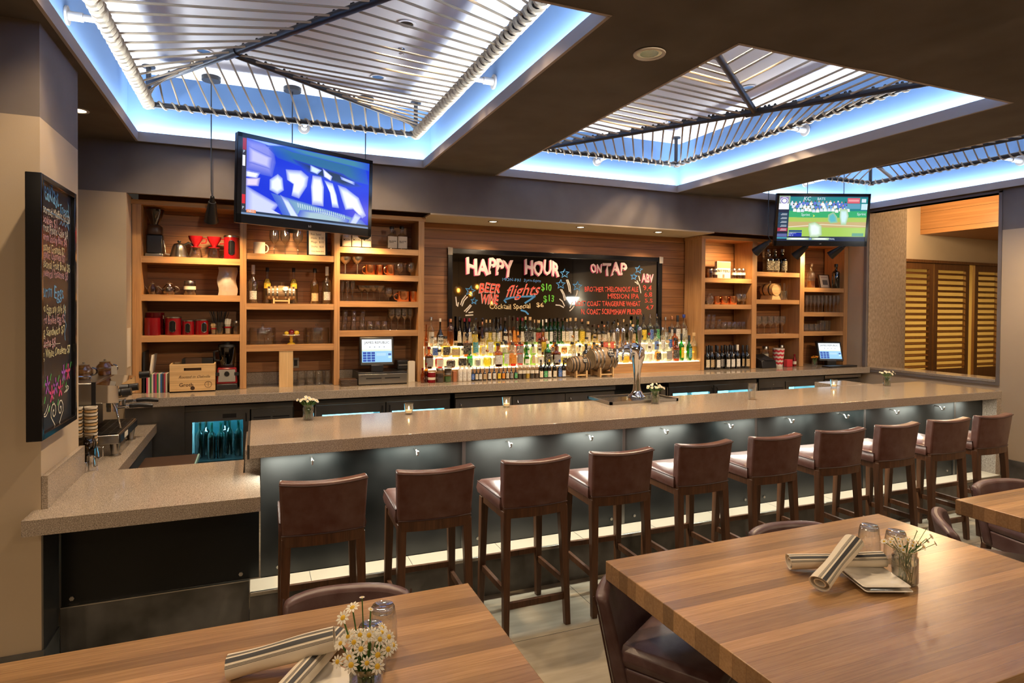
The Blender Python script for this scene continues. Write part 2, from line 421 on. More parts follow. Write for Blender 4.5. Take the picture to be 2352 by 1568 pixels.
# large square floor tiles with thin grout lines and brushed streaks
t = NT('floor_tile'); tc = t.n('TexCoord'); sp = t.n('SeparateXYZ'); t.l(tc, 'Object', sp, 0)
nz = t.n('TexNoise', i_Scale=3.0, i_Detail=4.0); mp = t.co((1, 6, 1)); t.l(mp, 0, nz, 'Vector')
r = t.ramp(nz, 'Fac', [(.3, (.22,.185,.135)), (.7, (.33,.285,.215))])
ax = t.math('FRACT', (t.math('DIVIDE', (t.math('ADD', (sp, 0), 10.06), 0), 1.2), 0)); ay = t.math('FRACT', (t.math('DIVIDE', (t.math('ADD', (sp, 1), 11.865), 0), .6), 0))
g = t.math('MAXIMUM', (t.math('LESS_THAN', (ax, 0), .004), 0), (t.math('LESS_THAN', (ay, 0), .008), 0))
x = t.mix((g, 0), (r, 'Color'), (.03,.026,.02)); t.l(x, 2, t.b, 'Base Color'); t.b.inputs['Roughness'].default_value = .42
# wallpaper beyond the opening
t = NT('wallpaper'); nz = t.n('TexNoise', i_Scale=45.0, i_Detail=4.0); t.l(t.co((1,1,.5)), 0, nz, 'Vector'); r = t.ramp(nz, 'Fac', [(.35, (.31,.23,.15)), (.65, (.48,.36,.25))]); t.l(r, 'Color', t.b, 'Base Color'); t.b.inputs['Roughness'].default_value = .8
# ================================================================ the setting
XR, XL, YB, YF = 7.69, -3.4, 6.58, -4.6
struct('floor', MB().box(XL, 13.5, YF, 10, -.1, 0), 'floor_tile')
xs = [XL] + [v for t in TRAYS for v in t[:2]] + [XR]
mb = MB()
for i in range(0, len(xs), 2): mb.box(xs[i], xs[i+1], 2.5, 5.88, ZC, ZC+.015)
mb.box(XL, XR, YF, 2.5, ZC, ZC+.015)
for a, b, t in ((XL, TRAYS[0][0], 5.88), (TRAYS[0][0], TRAYS[0][1], TRAYS[0][3]), (TRAYS[0][1], TRAYS[1][0], 5.88), (TRAYS[1][0], TRAYS[1][1], TRAYS[1][3]), (TRAYS[1][1], XR, 5.88)):
    mb.box(a, b, t, 6.05, ZC, ZC+.015)
struct('ceiling', mb, 'ceiling_paint')
for k, (x0, x1, y0, y1) in enumerate(TRAYS):
    L = MB(); h = ZC+.075
    L.box(x0-.012, x0+.006, y0, y1, ZC-.004, h); L.box(x1-.006, x1+.012, y0, y1, ZC-.004, h)
    L.box(x0-.012, x1+.012, y0-.012, y0+.006, ZC-.004, h); L.box(x0-.012, x1+.012, y1-.006, y1+.012, ZC-.004, h)
    struct(f'trim_{k+1}', L, 'lip_paint')
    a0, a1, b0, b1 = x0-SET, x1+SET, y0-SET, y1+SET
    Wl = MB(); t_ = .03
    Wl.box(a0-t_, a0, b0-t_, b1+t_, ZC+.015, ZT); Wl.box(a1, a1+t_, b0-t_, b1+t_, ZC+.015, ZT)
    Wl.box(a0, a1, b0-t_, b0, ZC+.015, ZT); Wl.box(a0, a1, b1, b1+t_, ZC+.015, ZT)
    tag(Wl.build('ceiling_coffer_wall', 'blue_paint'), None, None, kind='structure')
    tag(MB().box(a0-t_, a1+t_, b0-t_, b1+t_, ZT, ZT+.03).build('ceiling_coffer', 'white_paint'), None, None, kind='structure')
# header above the back bar, soffit board, back wall of planks
struct('wall_header', MB().box(XL, XR, 6.0, 6.04, 2.79, ZC), 'dark_paint')
struct('ceiling_soffit', MB().box(1.60, 5.13, 6.0, YB, 2.775, 2.79), 'beige_paint')
struct('wall_back', MB().box(-1.0, 7.69, YB, YB+.06, 0, 2.9), 'plank_wood')
struct('wall_alcove', MB().box(XL, -1.0, 6.0, YB+.06, 0, 2.79), 'beige_paint')
# left pillar carrying the breakfast board
struct('wall_pillar', MB().box(-2.6, -.965, 3.64, 4.33, 0, 2.76), 'beige_paint')
struct('wall_pillar_band', MB().box(-2.6, -.965, 3.64, 4.33, 2.76, ZC), 'dark_paint')
struct('trim_4', MB().box(-.965, -.957, 3.64, 3.9, .17, .782), 'dark_stainless')
struct('baseboard_pillar', MB().box(-2.6, -.953, 3.625, 3.64, 0, .17).box(-.965, -.95, 3.64, 3.88, 0, .17), 'dark_tile')
# right wall with the pass-through opening
wb, wd = MB(), MB()
wb.box(XR, XR+.14, YF, 4.33, 0, 2.76); wb.box(XR, XR+.14, 4.33, 5.95, 0, 1.05); wb.box(XR, XR+.14, 5.95, YB+.06, 0, 2.76)
wd.box(XR, XR+.14, YF, 4.33, 2.76, ZC+.6); wd.box(XR, XR+.14, 4.33, 5.95, 3.18, ZC+.6); wd.box(XR, XR+.14, 5.95, YB+.06, 2.76, ZC+.6)
struct('wall_right', wb, 'beige_paint'); struct('wall_right_band', wd, 'dark_paint')
fr = MB(); e = .035
fr.box(XR-.012, XR+.14, 4.33-e, 4.33, 1.02, 3.2); fr.box(XR-.012, XR+.025, 5.94, 5.95+e, 1.02, 3.2); fr.box(XR-.012, XR+.14, 4.33-e, 5.95+e, 3.18, 3.2+e*.3); fr.box(XR-.012, XR+.0, 4.33, 5.95, 1.02, 1.05)
struct('trim_5', fr, 'dark_paint')
tag(MB().box(XR-.004, XR+.3, 4.335, 5.945, 1.052, 1.085).build('window_sill', 'quartz', bevel=.003), None, None, kind='structure')
struct('baseboard_right', MB().box(XR-.015, XR, -2, 4.28, 0, .22), 'dark_tile')
struct('wall_left', MB().box(XL-.1, XL, YF, 6.6, 0, ZC), 'beige_paint')
bw = MB(); bw.box(XL, 2.2, YF-.1, YF, 0, ZC); bw.box(4.2, XR, YF-.1, YF, 0, ZC); bw.box(2.2, 4.2, YF-.1, YF, 2.5, ZC); bw.box(2.2, 4.2, YF-.1, YF, 0, .3)
struct('wall_front', bw, 'beige_paint')
struct('window_1', MB().box(2.2, 4.2, YF-.06, YF-.04, .3, 2.5), 'black_gloss')
# corridor beyond the opening
struct('wall_corridor', MB().box(XR+.03, 8.46, 5.935, 5.949, 0, 3.9).box(XR+.141, 8.46, 5.95, 6.3, 0, 3.9), 'wallpaper')
YC = 7.5
struct('wall_corridor_back', MB().box(9.4, 13.5, YC, YC+.06, 2.76, 3.9).box(8.3, 10.0, YC+1.9, YC+2.1, 0, 3.9).box(10.0, 13.5, YC+1.9, YC+2.1, 0, 3.9), 'beige_paint')
struct('wall_corridor_side', MB().box(13.4, 13.5, 3, 9.6, 0, 3.9), 'beige_paint')
struct('ceiling_corridor', MB().box(XR+.14, 13.5, 3, 9.6, 3.9, 3.95), 'beige_paint')
struct('ceiling_corridor_bulkhead', MB().box(11.05, 13.4, 5.2, YC, 3.22, 3.9), 'ceiling_wood')
struct('trim_6', MB().box(9.4, 13.5, YC-.03, YC+.05, 2.72, 2.77), 'shutter_wood')
# louvred shutters standing under the corridor beam
def shutter(x0, x1, z0, z1, n, label, y=YC, wide=.1):
    t = thing('louvred_shutter', label, 'shutter', (x0, y, 0), 'louvred shutters beyond the opening')
    for nm, a, b in (('stile', x0, x0+wide), ('stile', x1-wide, x1)): MB().box(a, b, y, y+.05, 0, z1).build(nm, 'shutter_wood', t)
    MB().box(x0+wide, x1-wide, y, y+.05, z1-.12, z1).build('top_rail', 'shutter_wood', t)
    MB().box(x0+wide, x1-wide, y, y+.05, 0, z0).build('bottom_rail', 'shutter_wood', t)
    for i in range(n):
        z = z0+(z1-.14-z0)*(i+.3)/n
        MB().hexa([(x0+wide, y-.01, z), (x1-wide, y-.01, z), (x1-wide, y+.05, z+.035), (x0+wide, y+.05, z+.035), (x0+wide, y-.01, z+.012), (x1-wide, y-.01, z+.012), (x1-wide, y+.05, z+.047), (x0+wide, y+.05, z+.047)]).build('slat', 'shutter_wood', t)
shutter(10.25, 11.42, .78, 2.72, 17, 'louvred shutter with open slats, beside the wallpapered corner')
shutter(11.46, 12.45, .78, 2.72, 17, 'louvred shutter with golden light behind, second from the wallpapered corner')
shutter(12.62, 13.4, .78, 2.72, 17, 'dark louvred shutter past the narrow gap, cut off by the right jamb')

tag(MB().add([(5.28,3.13,.004),(4.1,2.2,.004),(4.1,-1,.004),(7.2,-1,.004),(7.2,1.35,.004)], [(0,1,2,3,4)], False).build('floor_carpet', 'grey_carpet'), None, None, kind='structure')
# ================================================================ counters and the bar
t = thing('bar_counter', 'long speckled stone bar with dark steel front and lit underside', 'bar counter', (3.3, 4.1, 0))
MB().box(-.033, 6.79, 3.77, 4.6, .995, 1.07).build('countertop', 'quartz', t, bevel=.003)
MB().box(6.715, 6.79, 3.772, 4.6, 0, .995).build('end_leg', 'quartz', t, bevel=.002)
MB().box(5.62, 6.06, 4.6, 4.95, 1.0, 1.07).build('return_shelf', 'quartz', t, bevel=.003)
MB().box(-.06, .025, 4.01, 4.6, .79, .994).build('end_upright', 'quartz', t, bevel=.002)
MB().box(-.046, -.034, 3.8, 4.6, .985, 1.066).build('end_plate', 'black_steel', t)
seams = [.022, 1.274, 2.514, 3.777, 5.04, 6.28, 6.715]
for a, b in zip(seams, seams[1:]):
    p = MB().box(a+.004, b-.004, 3.9, 3.915, .262, .995).build('front_panel', 'black_steel', t)
    if b-a > 1: 
        for xx in (a+.1, b-.1): MB().cyl((xx, 3.9, .31), (xx, 3.891, .31), .011, 6).build('bolt', 'stainless', p)
for s_ in seams[1:-1]: MB().box(s_-.012, s_+.012, 3.893, 3.9, .262, .995).build('seam_strip', 'dark_stainless', t)
MB().box(.03, 6.7, 3.92, 4.55, .1, .99).build('carcass', 'black_plastic', t)
st = MB().box(-.03, 6.71, 3.72, 3.898, .238, .258).build('foot_step', 'cream_tile', t)
for i in range(11):
    x = .3+i*.6
    MB().box(x-.0015, x+.0015, 3.722, 3.897, .2582, .2588).build('grout_line', 'dark_tile', st)
MB().box(-.03, 6.71, 3.706, 3.722, .238, .262).build('step_nosing', 'stainless', t, bevel=.004)
MB().box(-.03, 6.71, 3.715, 3.73, 0, .238).build('step_riser', 'dark_tile', t)
for x in (.309, .943, 1.579, 2.20, 2.843, 3.46, 4.098, 4.73, 5.366, 5.99):
    MB().tube([(x, 3.9, .95), (x, 3.86, .948), (x, 3.845, .94), (x, 3.84, .925), (x, 3.83, .918), (x, 3.815, .922), (x, 3.81, .94)], .005, 6).ball((x, 3.81, .944), .008, 6).build('coat_hook', 'stainless', t)
t = thing('service_counter', 'lower speckled stone counter at the left end of the bar, wrapping round the pillar', 'counter', (-.4, 4, 0))
mb = MB(); mb.box(-.996, .022, 3.47, 3.64, .785, .86); mb.box(-.963, .022, 3.64, 4.005, .785, .86); mb.box(-.963, -.07, 4.005, 4.35, .785, .86); mb.box(-1.7, -.77, 4.35, 5.93, .785, .86)
mb.build('countertop', 'quartz', t)
MB().box(-.963, -.938, 3.64, 4.345, .861, 1.022).build('backsplash', 'quartz', t)
MB().box(-.948, .018, 3.9, 3.915, .265, .784).build('front_panel', 'black_panel', t)
for xx in (-.9, -.08): MB().cyl((xx, 3.9, .3), (xx, 3.89, .3), .012, 6).build('bolt', 'stainless', t)
MB().box(-.948, -.036, 3.885, 3.91, 0, .258).box(-.55, -.545, 3.8845, 3.91, 0, .258).build('tile_base', 'dark_tile', t)
MB().box(-.948, -.036, 3.88, 3.9, .258, .264).build('trim_strip', 'stainless', t)
MB().box(-1.68, -.8, 4.37, 5.9, .1, .785).build('carcass', 'black_steel', t)
MB().box(-1.0, -.563, 5.93, 5.95, .1, 1.005).build('splash_sheet', 'dark_stainless', t)
t = thing('back_counter', 'long speckled stone worktop running under both shelving units', 'counter', (3.3, 6.2, 0))
MB().box(-.99, XR-.02, 5.86, YB-.005, 1.008, 1.085).build('countertop', 'quartz', t, bevel=.003)
MB().box(-.985, 1.59, YB-.02, YB-.005, 1.086, 1.2).build('backsplash', 'quartz', t)
MB().box(-.55, 7.6, 6.02, 6.5, .0, .095).build('plinth', 'black_plastic', t)
# stainless ice bin in the well
t = thing('ice_bin', 'low stainless bin with a dark lid behind the lower counter', 'ice bin', (-.55, 4.95, 0))
MB().box(-.76, -.42, 4.6, 5.3, 0, .69).build('body', 'dark_stainless', t); MB().box(-.765, -.41, 4.59, 5.3, .69, .715).build('lid', 'bark_brown', t, bevel=.004); MB().box(-.41, -.4, 4.59, 5.3, .685, .716).build('lid_edge', 'glass_edge', t)

# ---------------------------------------------------------------- refrigeration under the back counter
def cooler(label, x0, doors, grille=None, top=.985, zb=.12, w0=.49, w1=.84, nbot=5):
    """stainless under-counter cooler: doors = [(x0, x1)], grille = (x0, x1)"""
    X1 = max([d[1] for d in doors]+([grille[1]] if grille else []))
    t = thing('bottle_cooler', label, 'cooler', (x0, 6.0, 0), 'glass door coolers under the back counter')
    c = MB(); c.box(x0, X1, 6.0, 6.45, zb, zb+.02); c.box(x0, X1, 6.43, 6.45, zb, top); c.box(x0, x0+.015, 6.0, 6.45, zb, top); c.box(X1-.015, X1, 6.0, 6.45, zb, top)
    c.build('cabinet', 'white_ceramic', t)
    MB().box(x0-.004, X1+.004, 5.965, 6.45, top-.05, top).build('top_rail', 'dark_stainless', t, bevel=.003)
    MB().box(x0, X1, 6.0, 6.03, zb, zb+.1).build('kick', 'black_plastic', t)
    zt = top-.052
    for i, (a, b) in enumerate(doors):
        d = MB(); f = .055; d.box(a, a+f, 5.972, 6.0, zb+.1, zt); d.box(b-f, b, 5.972, 6.0, zb+.1, zt); d.box(a+f, b-f, 5.972, 6.0, w1, zt); d.box(a+f, b-f, 5.972, 6.0, zb+.1, w0)
        o = d.build('door', 'dark_stainless', t)
        MB().box(a+f, b-f, 5.985, 5.99, w0, w1).build('glass', 'fridge_glass', o)
        MB().tube([(b-.03 if i == 0 else a+.03, 5.972, zt-.1), (b-.03 if i == 0 else a+.03, 5.95, zt-.1), (b-.03 if i == 0 else a+.03, 5.95, zt-.03), (b-.03 if i == 0 else a+.03, 5.972, zt-.03)], .005, 6).build('handle', 'black_plastic', o)
        MB().box(a+.03, b-.03, 6.04, 6.06, w1+.02, w1+.045).build('light_tube', 'fridge_glow', t)
        MB().box(a+.04, b-.04, 6.415, 6.43, w0, w1+.05).build('back_panel', 'fridge_glow' if nbot < 0 else 'cooler_back', t)  # with no bottles, the lit interior is put into a self-glowing panel
        MB().box(a+.02, b-.02, 6.02, 6.4, w0+.005, w0+.012).build('rack', 'stainless', t)
        lamp('AREA', 'cooler_light', ((a+b)/2, 6.08, w1+.02), 7.0 if nbot > 0 else 1.2, (.4, .85, 1), rot=(.5, 0, 0), shape='RECTANGLE', size=b-a-.1, size_y=.03)
    for xx in sorted({d[0] for d in doors}|{d[1] for d in doors}|({grille[0], grille[1]} if grille else set())): MB().box(xx-.014, xx+.014, 6.001, 6.02, zb+.1, top-.05).build('leak_strip', 'black_plastic', t)  # strips added behind the door gaps to stop the tube light leaking out
    if grille:
        a, b = grille; g = MB().box(a+.006, b, 5.975, 6.0, zb+.1, zt).build('grille_panel', 'dark_stainless', t)
        for q in (0, 1):
            for k in range(7):
                zz = zt-.07-k*.022; w = (b-a-.06)/2
                MB().box(a+.025+q*(w+.012), a+.02+w+q*(w+.012), 5.972, 5.976, zz-.012, zz).build('vent_slot', 'black_plastic', g)
        MB().cyl((a+(b-a)*.55, 5.975, zt-.03), (a+(b-a)*.55, 5.968, zt-.03), .008, 10).build('lock', 'stainless', g)
    return t
c1 = cooler('stainless wine cooler full of upright dark bottles, at the left end under the back counter', -.564, [(-.564, -.05)], (-.045, .31), w0=.475, w1=.845)
MB().box(-.27, -.16, 5.968, 5.973, .868, .905).build('badge', 'black_plastic', c1)
cooler('two door stainless cooler with cyan light under the cash drawer', .51, [(.515, 1.155), (1.165, 1.8)], nbot=-1, w1=.845)
cooler('two door stainless cooler with cyan light below the row of wine bottles', 4.465, [(4.47, 5.12), (5.13, 5.785)], nbot=-1, w1=.86)
cooler('narrow stainless cooler with a vent grille, below the receipt printer', 5.83, [(6.28, 6.94)], (5.83, 6.27), nbot=-1, w1=.86)
def gcab(x0, x1, label, n):
    t = thing('storage_cabinet', label, 'cabinet', (x0, 6, 0))
    MB().box(x0, x1, 6.0, 6.45, .1, .98).build('carcass', 'black_plastic', t); MB().box(x0-.01, x1, 5.955, 6.0, .945, .985).build('top_rail', 'stainless', t, bevel=.003)
    w = (x1-x0)/n
    for k in range(n):
        d = MB().box(x0+k*w+.004, x0+(k+1)*w-.004, 5.972, 6.0, .14, .925).build('door', 'grey_cabinet', t)
        hx = x0+k*w+.05
        MB().tube([(hx, 5.972, .88), (hx, 5.94, .88), (hx, 5.935, .86), (hx, 5.935, .8), (hx, 5.972, .79)], .008, 8).build('handle', 'chrome', d)
gcab(1.86, 3.73, 'grey three door cabinet with chrome handles behind the beer tower', 3)
gcab(6.96, 7.62, 'grey cabinet in the corner under the angled till screen', 1)
t = thing('equipment_bay', 'dark open bay between the grey cabinet and a cooler', 'equipment bay', (4.1, 6.1, 0))
MB().box(3.76, 4.44, 6.1, 6.45, .1, .98).build('back', 'black_plastic', t)
for i in range(5): MB().box(3.77, 4.43, 6.09, 6.1, .5+i*.09, .55+i*.09).build('slat', 'black_steel', t)

# ---------------------------------------------------------------- shelving units
YS = 6.23
def shelving(label, ups, shelf_z, x0):
    t = thing('shelving_unit', label, 'shelving', (x0, YS, 1.086))
    for a, b in ups: MB().box(a, b, YS, YB-.022, 1.087, 2.745).build('upright', 'oak', t)
    MB().box(ups[0][0]-.008, ups[-1][1]+.012, YS-.012, YB-.022, 2.732, 2.772).build('crown_board', 'oak_shelf', t)
    for c, zs in enumerate(shelf_z):
        for z in zs: MB().box(ups[c][1], ups[c+1][0], YS+.006, YB-.022, z-.057, z).build('shelf', 'oak_shelf', t)
    return t
UL = [(-.995, -.926), (-.138, -.083), (.703, .756), (1.538, 1.597)]
UR = [(5.133, 5.19), (5.95, 6.028), (6.783, 6.862), (7.609, 7.683)]
ZL = [(2.285, 1.949, 1.586), (2.344, 1.878, 1.486), (2.439, 2.173, 1.908, 1.616)]
ZR = [(2.247, 1.914, 1.593), (2.347, 1.984, 1.529), (2.156, 1.821, 1.557)]
shelving('oak shelving unit of three bays holding coffee gear, at the left of the mirror', UL, ZL, -1.0)
shelving('oak shelving unit of three bays, at the right of the mirror', UR, ZR, 5.13)
YU = YB-.022
t = thing('bottle_steps', 'three glowing backlit steps full of liquor bottles, under the mirror', 'bottle steps', (3.36, 6.25, 1.086))
X0, X1 = 1.60, 5.13
STEPZ = [1.207, 1.317, 1.427]; STEPY = [6.25, 6.35, 6.45]
MB().box(X0, X1, 6.23, 6.25, 1.087, 1.2).build('riser_board', 'oak_shelf', t)
for k in range(3):
    MB().box(X0+.002, X1-.002, STEPY[k], YB-.004, STEPZ[k]-.014, STEPZ[k]).build('lit_step', 'tier_glow', t)
    MB().box(X0+.002, X1-.002, STEPY[k]+.006, YB-.004, STEPZ[k]-.108 if k else 1.087, STEPZ[k]-.0145).build('lit_riser', 'riser_glow', t)
# dark mirror with painted lettering
YM = YB-.012
mir = thing('bar_mirror', 'black framed dark mirror hand lettered with happy hour and beer prices', 'mirror', (3.36, YB, 1.9))
MB().box(1.97, 4.745, YM, YB-.002, 1.43, 2.475).build('mirror_glass', 'mirror_dark', mir)
fm = MB(); fm.box(1.946, 1.998, YM-.022, YB-.002, 1.43, 2.50); fm.box(4.716, 4.775, YM-.022, YB-.002, 1.43, 2.505); fm.box(1.946, 4.775, YM-.022, YB-.002, 2.447, 2.503)
fm.build('frame', 'black_gloss', mir, bevel=.004)
for xx in (1.945, 4.73): MB().hexa([(xx, YM-.03, 2.43), (xx+.05, YM-.03, 2.43), (xx+.05, YM-.02, 2.43), (xx, YM-.02, 2.43), (xx-.004, YM-.03, 2.515), (xx+.052, YM-.03, 2.51), (xx+.05, YM-.02, 2.51), (xx, YM-.02, 2.51)]).build('corner_tape', 'paper', mir)
# ================================================================ ceiling things
ZR_, ZA = 3.49, 3.66
def lerp(a, b, t): return tuple(a[i]+(b[i]-a[i])*t for i in range(3))
def coil(path0, path1, r, pitch, w, n=7):
    """rope wound round a straight pipe"""
    a, b = Vector(path0), Vector(path1); L = (b-a).length; d = (b-a)/L
    u = d.cross(Vector((0,0,1))).normalized(); v = d.cross(u); P = []
    N = int(L/pitch*9)
    for i in range(N+1):
        q = i/9*2*PI
        P.append(a+d*(L*i/N)+(u*math.cos(q)+v*math.sin(q))*r)
    return MB().tube(P, w, 5)
def rope(t, a, b):
    MB().tube([a, b], .0075, 6).build('rope', 'rope', t)
def canopy_frame(t, x0, x1, y0, y1, tray, thick):
    C = {'fl': (x0, y1), 'fr': (x1, y1), 'nl': (x0, y0), 'nr': (x1, y0)}
    for a, b, nm in (('fl', 'fr', 'far'), ('nl', 'nr', 'near'), ('fl', 'nl', 'left'), ('fr', 'nr', 'right')):
        A, B = (*C[a], ZR_), (*C[b], ZR_)
        MB().cyl(A, B, .024, 10).build('rail', 'pipe_steel', t)
        if nm in thick: coil(A, B, .036, .07, .0155).build('rope_binding', 'rope', t)
        else: coil(A, B, .028, .095, .009).build('rope_binding', 'rope', t)
    for x, y in C.values():
        MB().cyl((x, y, ZR_-.03), (x, y, ZT-.015), .02, 10).cyl((x, y, ZT-.015), (x, y, ZT-.002), .05, 16).build('corner_post', 'pipe_steel', t)
    X0, X1, Y0, Y1 = tray[0]-SET, tray[1]+SET, tray[2]-SET, tray[3]+SET
    mx, my = (x0+x1)/2, (y0+y1)/2
    for a, b in (((x0, my, ZR_), (X0+.002, my, ZR_)), ((x1, my, ZR_), (X1-.002, my, ZR_)), ((mx+.11, y1, ZR_), (mx+.11, Y1-.002, ZR_)), ((mx, y0, ZR_), (mx, Y0+.002, ZR_))):
        d = Vector(b)-Vector(a); e = Vector(a)+d*.55; f = Vector(b)-d.normalized()*.012
        MB().cyl(a, b, .019, 10).cyl(e, b, .026, 12).cyl(f, b, .052, 16).build('wall_bracket', 'grey_pipe', t)
    return C
def poly_at(pts, s):
    """point at distance s along a bent pipe"""
    for a, b in zip(pts, pts[1:]):
        L = (Vector(b)-Vector(a)).length
        if s <= L: return tuple(Vector(a)+(Vector(b)-Vector(a))*(s/L))
        s -= L
    return None
def knobs(t, pts, mb):
    for p in pts: mb.ball((p[0], p[1], p[2]+.028), .012, 6)
# canopy over the left half
x0, x1, y0, y1 = -.81, 1.40, 2.62, 5.81
t = thing('rope_canopy', 'rope and pipe canopy in the coffer above the left television', 'rope canopy', (.3, 4.2, ZT), 'rope canopies in the ceiling coffers')
canopy_frame(t, x0, x1, y0, y1, TRAYS[0], ('left', 'right'))
A0, A1 = (x0, y1, ZA), (x1, y0, ZA); J = lerp(A0, A1, .29); B1 = (x1, y1, ZA-.07)
MB().cyl(A0, A1, .027, 12).build('cross_pipe', 'pipe_steel', t)
MB().cyl(J, B1, .023, 12).cyl(lerp(J, A0, .06), lerp(J, A1, .03), .036, 12).build('branch_pipe', 'pipe_steel', t)
kn = MB(); LA = (Vector(A1)-Vector(A0)).length; LJ = .29*LA
K = []
for i in range(21):
    s = .14+i*.172
    if s < LA-.05 and y1-.1-i*.147 > y0:
        p = lerp(A0, A1, s/LA); rope(t, (x0, y1-.1-i*.147, ZR_), p); K.append(p)
for i in range(18):
    xx = x0+.11+i*.1175; s = (i+1)/19
    br = [A0, J, B1]; LL = LJ+(Vector(B1)-Vector(J)).length; p = poly_at(br, s*LL); rope(t, (xx, y1, ZR_), p); K.append(p)
path = [B1, J, A1]; LL = (Vector(B1)-Vector(J)).length+LA-LJ
for i in range(29):
    p = poly_at(path, (i+.7)/29.5*LL); rope(t, (x1, y1-.09-i*.105, ZR_), p); K.append(p)
knobs(t, K, kn); kn.build('rope_knobs', 'pipe_steel', t)['kind'] = 'stuff'
# canopy in the middle coffer
x0, x1, y0, y1 = 2.39, 4.40, 2.62, 5.80
t = thing('rope_canopy', 'rope and pipe canopy in the middle coffer, right of the dark downlight', 'rope canopy', (3.4, 4.2, ZT), 'rope canopies in the ceiling coffers')
canopy_frame(t, x0, x1, y0, y1, TRAYS[1], ())
M0, M1 = (x0, y1, 3.42), (x1, y0, 3.42); J = lerp(M0, M1, .625); S1 = (x0, 2.9, 3.44)
MB().cyl(M0, M1, .026, 12).build('cross_pipe', 'pipe_steel', t)
MB().cyl(J, S1, .024, 12).cyl(lerp(J, M0, .03), lerp(J, M1, .03), .036, 12).build('branch_pipe', 'pipe_steel', t)
kn = MB(); K = []; LA = (Vector(M1)-Vector(M0)).length
for i in range(17):
    p = lerp(M0, M1, .035+i*.026); rope(t, (x0+.1+i*.113, y1, ZR_), p); K.append(p)
for i in range(26):
    p = lerp(M0, M1, .47+i*.0195); rope(t, (x1, y1-.08-i*.112, ZR_), p); K.append(p)
for i in range(19):
    p = lerp(M0, J, .06+i*.05); rope(t, (x0, p[1]+.06, ZR_), p); K.append(p)
for i in range(9):
    p = lerp(J, S1, (i+.3)/10); rope(t, (x0, p[1]+.03, ZR_), p)
for i in range(8):
    p = lerp(J, S1, (i+.4)/8); rope(t, (p[0]+.05, y0, ZR_), p); K.append(p)
for i in range(7):
    p = lerp(J, M1, (i+.6)/8); rope(t, (p[0]+.05, y0, ZR_), p); K.append(p)
knobs(t, K, kn); kn.build('rope_knobs', 'pipe_steel', t)['kind'] = 'stuff'
# canopy in the right coffer
x0, x1, y0, y1 = 5.56, 7.32, 2.62, 5.63
t = thing('rope_canopy', 'rope and pipe canopy above the right television and the pass-through', 'rope canopy', (6.5, 4.2, ZT), 'rope canopies in the ceiling coffers')
canopy_frame(t, x0, x1, y0, y1, TRAYS[2], ())
N0, N1 = (x1-.28, y1-.3, 3.62), (x1-.05, y0, 3.62)
MB().cyl(N0, N1, .023, 10).build('cross_pipe', 'pipe_steel', t)
MB().cyl(N0, (x1-.1, y1-.36, ZR_), .02, 10).build('branch_pipe', 'grey_pipe', t)
for i in range(26): rope(t, (x1, y1-.3-i*.1, ZR_), lerp(N0, N1, (i+.4)/27))
for i in range(20): rope(t, (x0, y1-.1-i*.13, ZR_), lerp(N0, N1, (i+.2)/24))
for i in range(12): rope(t, (x0+.1+i*.13, y1, ZR_), lerp((x0, y1-.4, 3.6), N0, (i+.5)/12))
# downlights
DLN = ['behind the ropes by the left bracket', 'behind the ropes near the far right corner', 'in the left coffer, second from the beam', 'seen through the middle canopy near its branch pipe', 'at the far corner of the middle coffer', 'at the left coffer front', 'at the left coffer front right', 'at the middle coffer front', 'near the beam in the middle coffer', 'in the right coffer', 'at the right coffer front', 'in the dark ceiling beside the pillar', 'wide and unlit, in the ceiling beam between two coffers']
for (x, y, z, p), nm in zip(DOWN, DLN):
    big = .068 if p == 0 else .05
    t = thing('downlight', 'recessed ceiling downlight '+nm, 'downlight', (x, y, z), 'recessed ceiling downlights')
    MB().lathe([(big+.018, -.004), (big+.016, -.009), (big, -.008), (big-.004, 0)], (x, y, z), 24, open='both').build('trim_ring', 'white_paint', t)
    MB().lathe([(big-.002, -.003), (big*.55, -.0021), (0, -.002)], (x, y, z), 24).build('reflector' if p == 0 else 'lens', 'black_gloss' if p == 0 else ('lamp_glow' if z == ZC else 'smoke_glass'), t)
    if p == 0: MB().lathe([(big-.002, -.0045), (big*.72, -.0035)], (x, y, z), 24, open='both').build('reflector_rim', 'stainless', t)
for i, x in enumerate((2.34, 3.40, 4.46)):
    t = thing('downlight', f'small lit downlight in the cream soffit over the mirror, {nth(i, 3)} of three' if i != 1 else 'small lit downlight in the cream soffit over the mirror, middle of three', 'downlight', (x, 6.2, 2.775), 'soffit downlights over the mirror')
    MB().lathe([(.055, -.002), (.053, -.007), (.04, -.006), (.038, 0)], (x, 6.2, 2.775), 20, open='both').build('trim_ring', 'stainless', t)
    MB().lathe([(.038, -.003), (0, -.003)], (x, 6.2, 2.775), 20).build('lens', 'lamp_glow', t)
t = thing('sprinkler_head', 'small sprinkler head on the left coffer ceiling among the ropes', 'sprinkler', (1.01, 4.66, ZT))
MB().lathe([(.03, 0), (.028, -.006), (.008, -.008), (.008, -.03), (.02, -.032), (.02, -.035), (0, -.035)], (1.01, 4.66, ZT), 12).build('body', 'chrome', t)
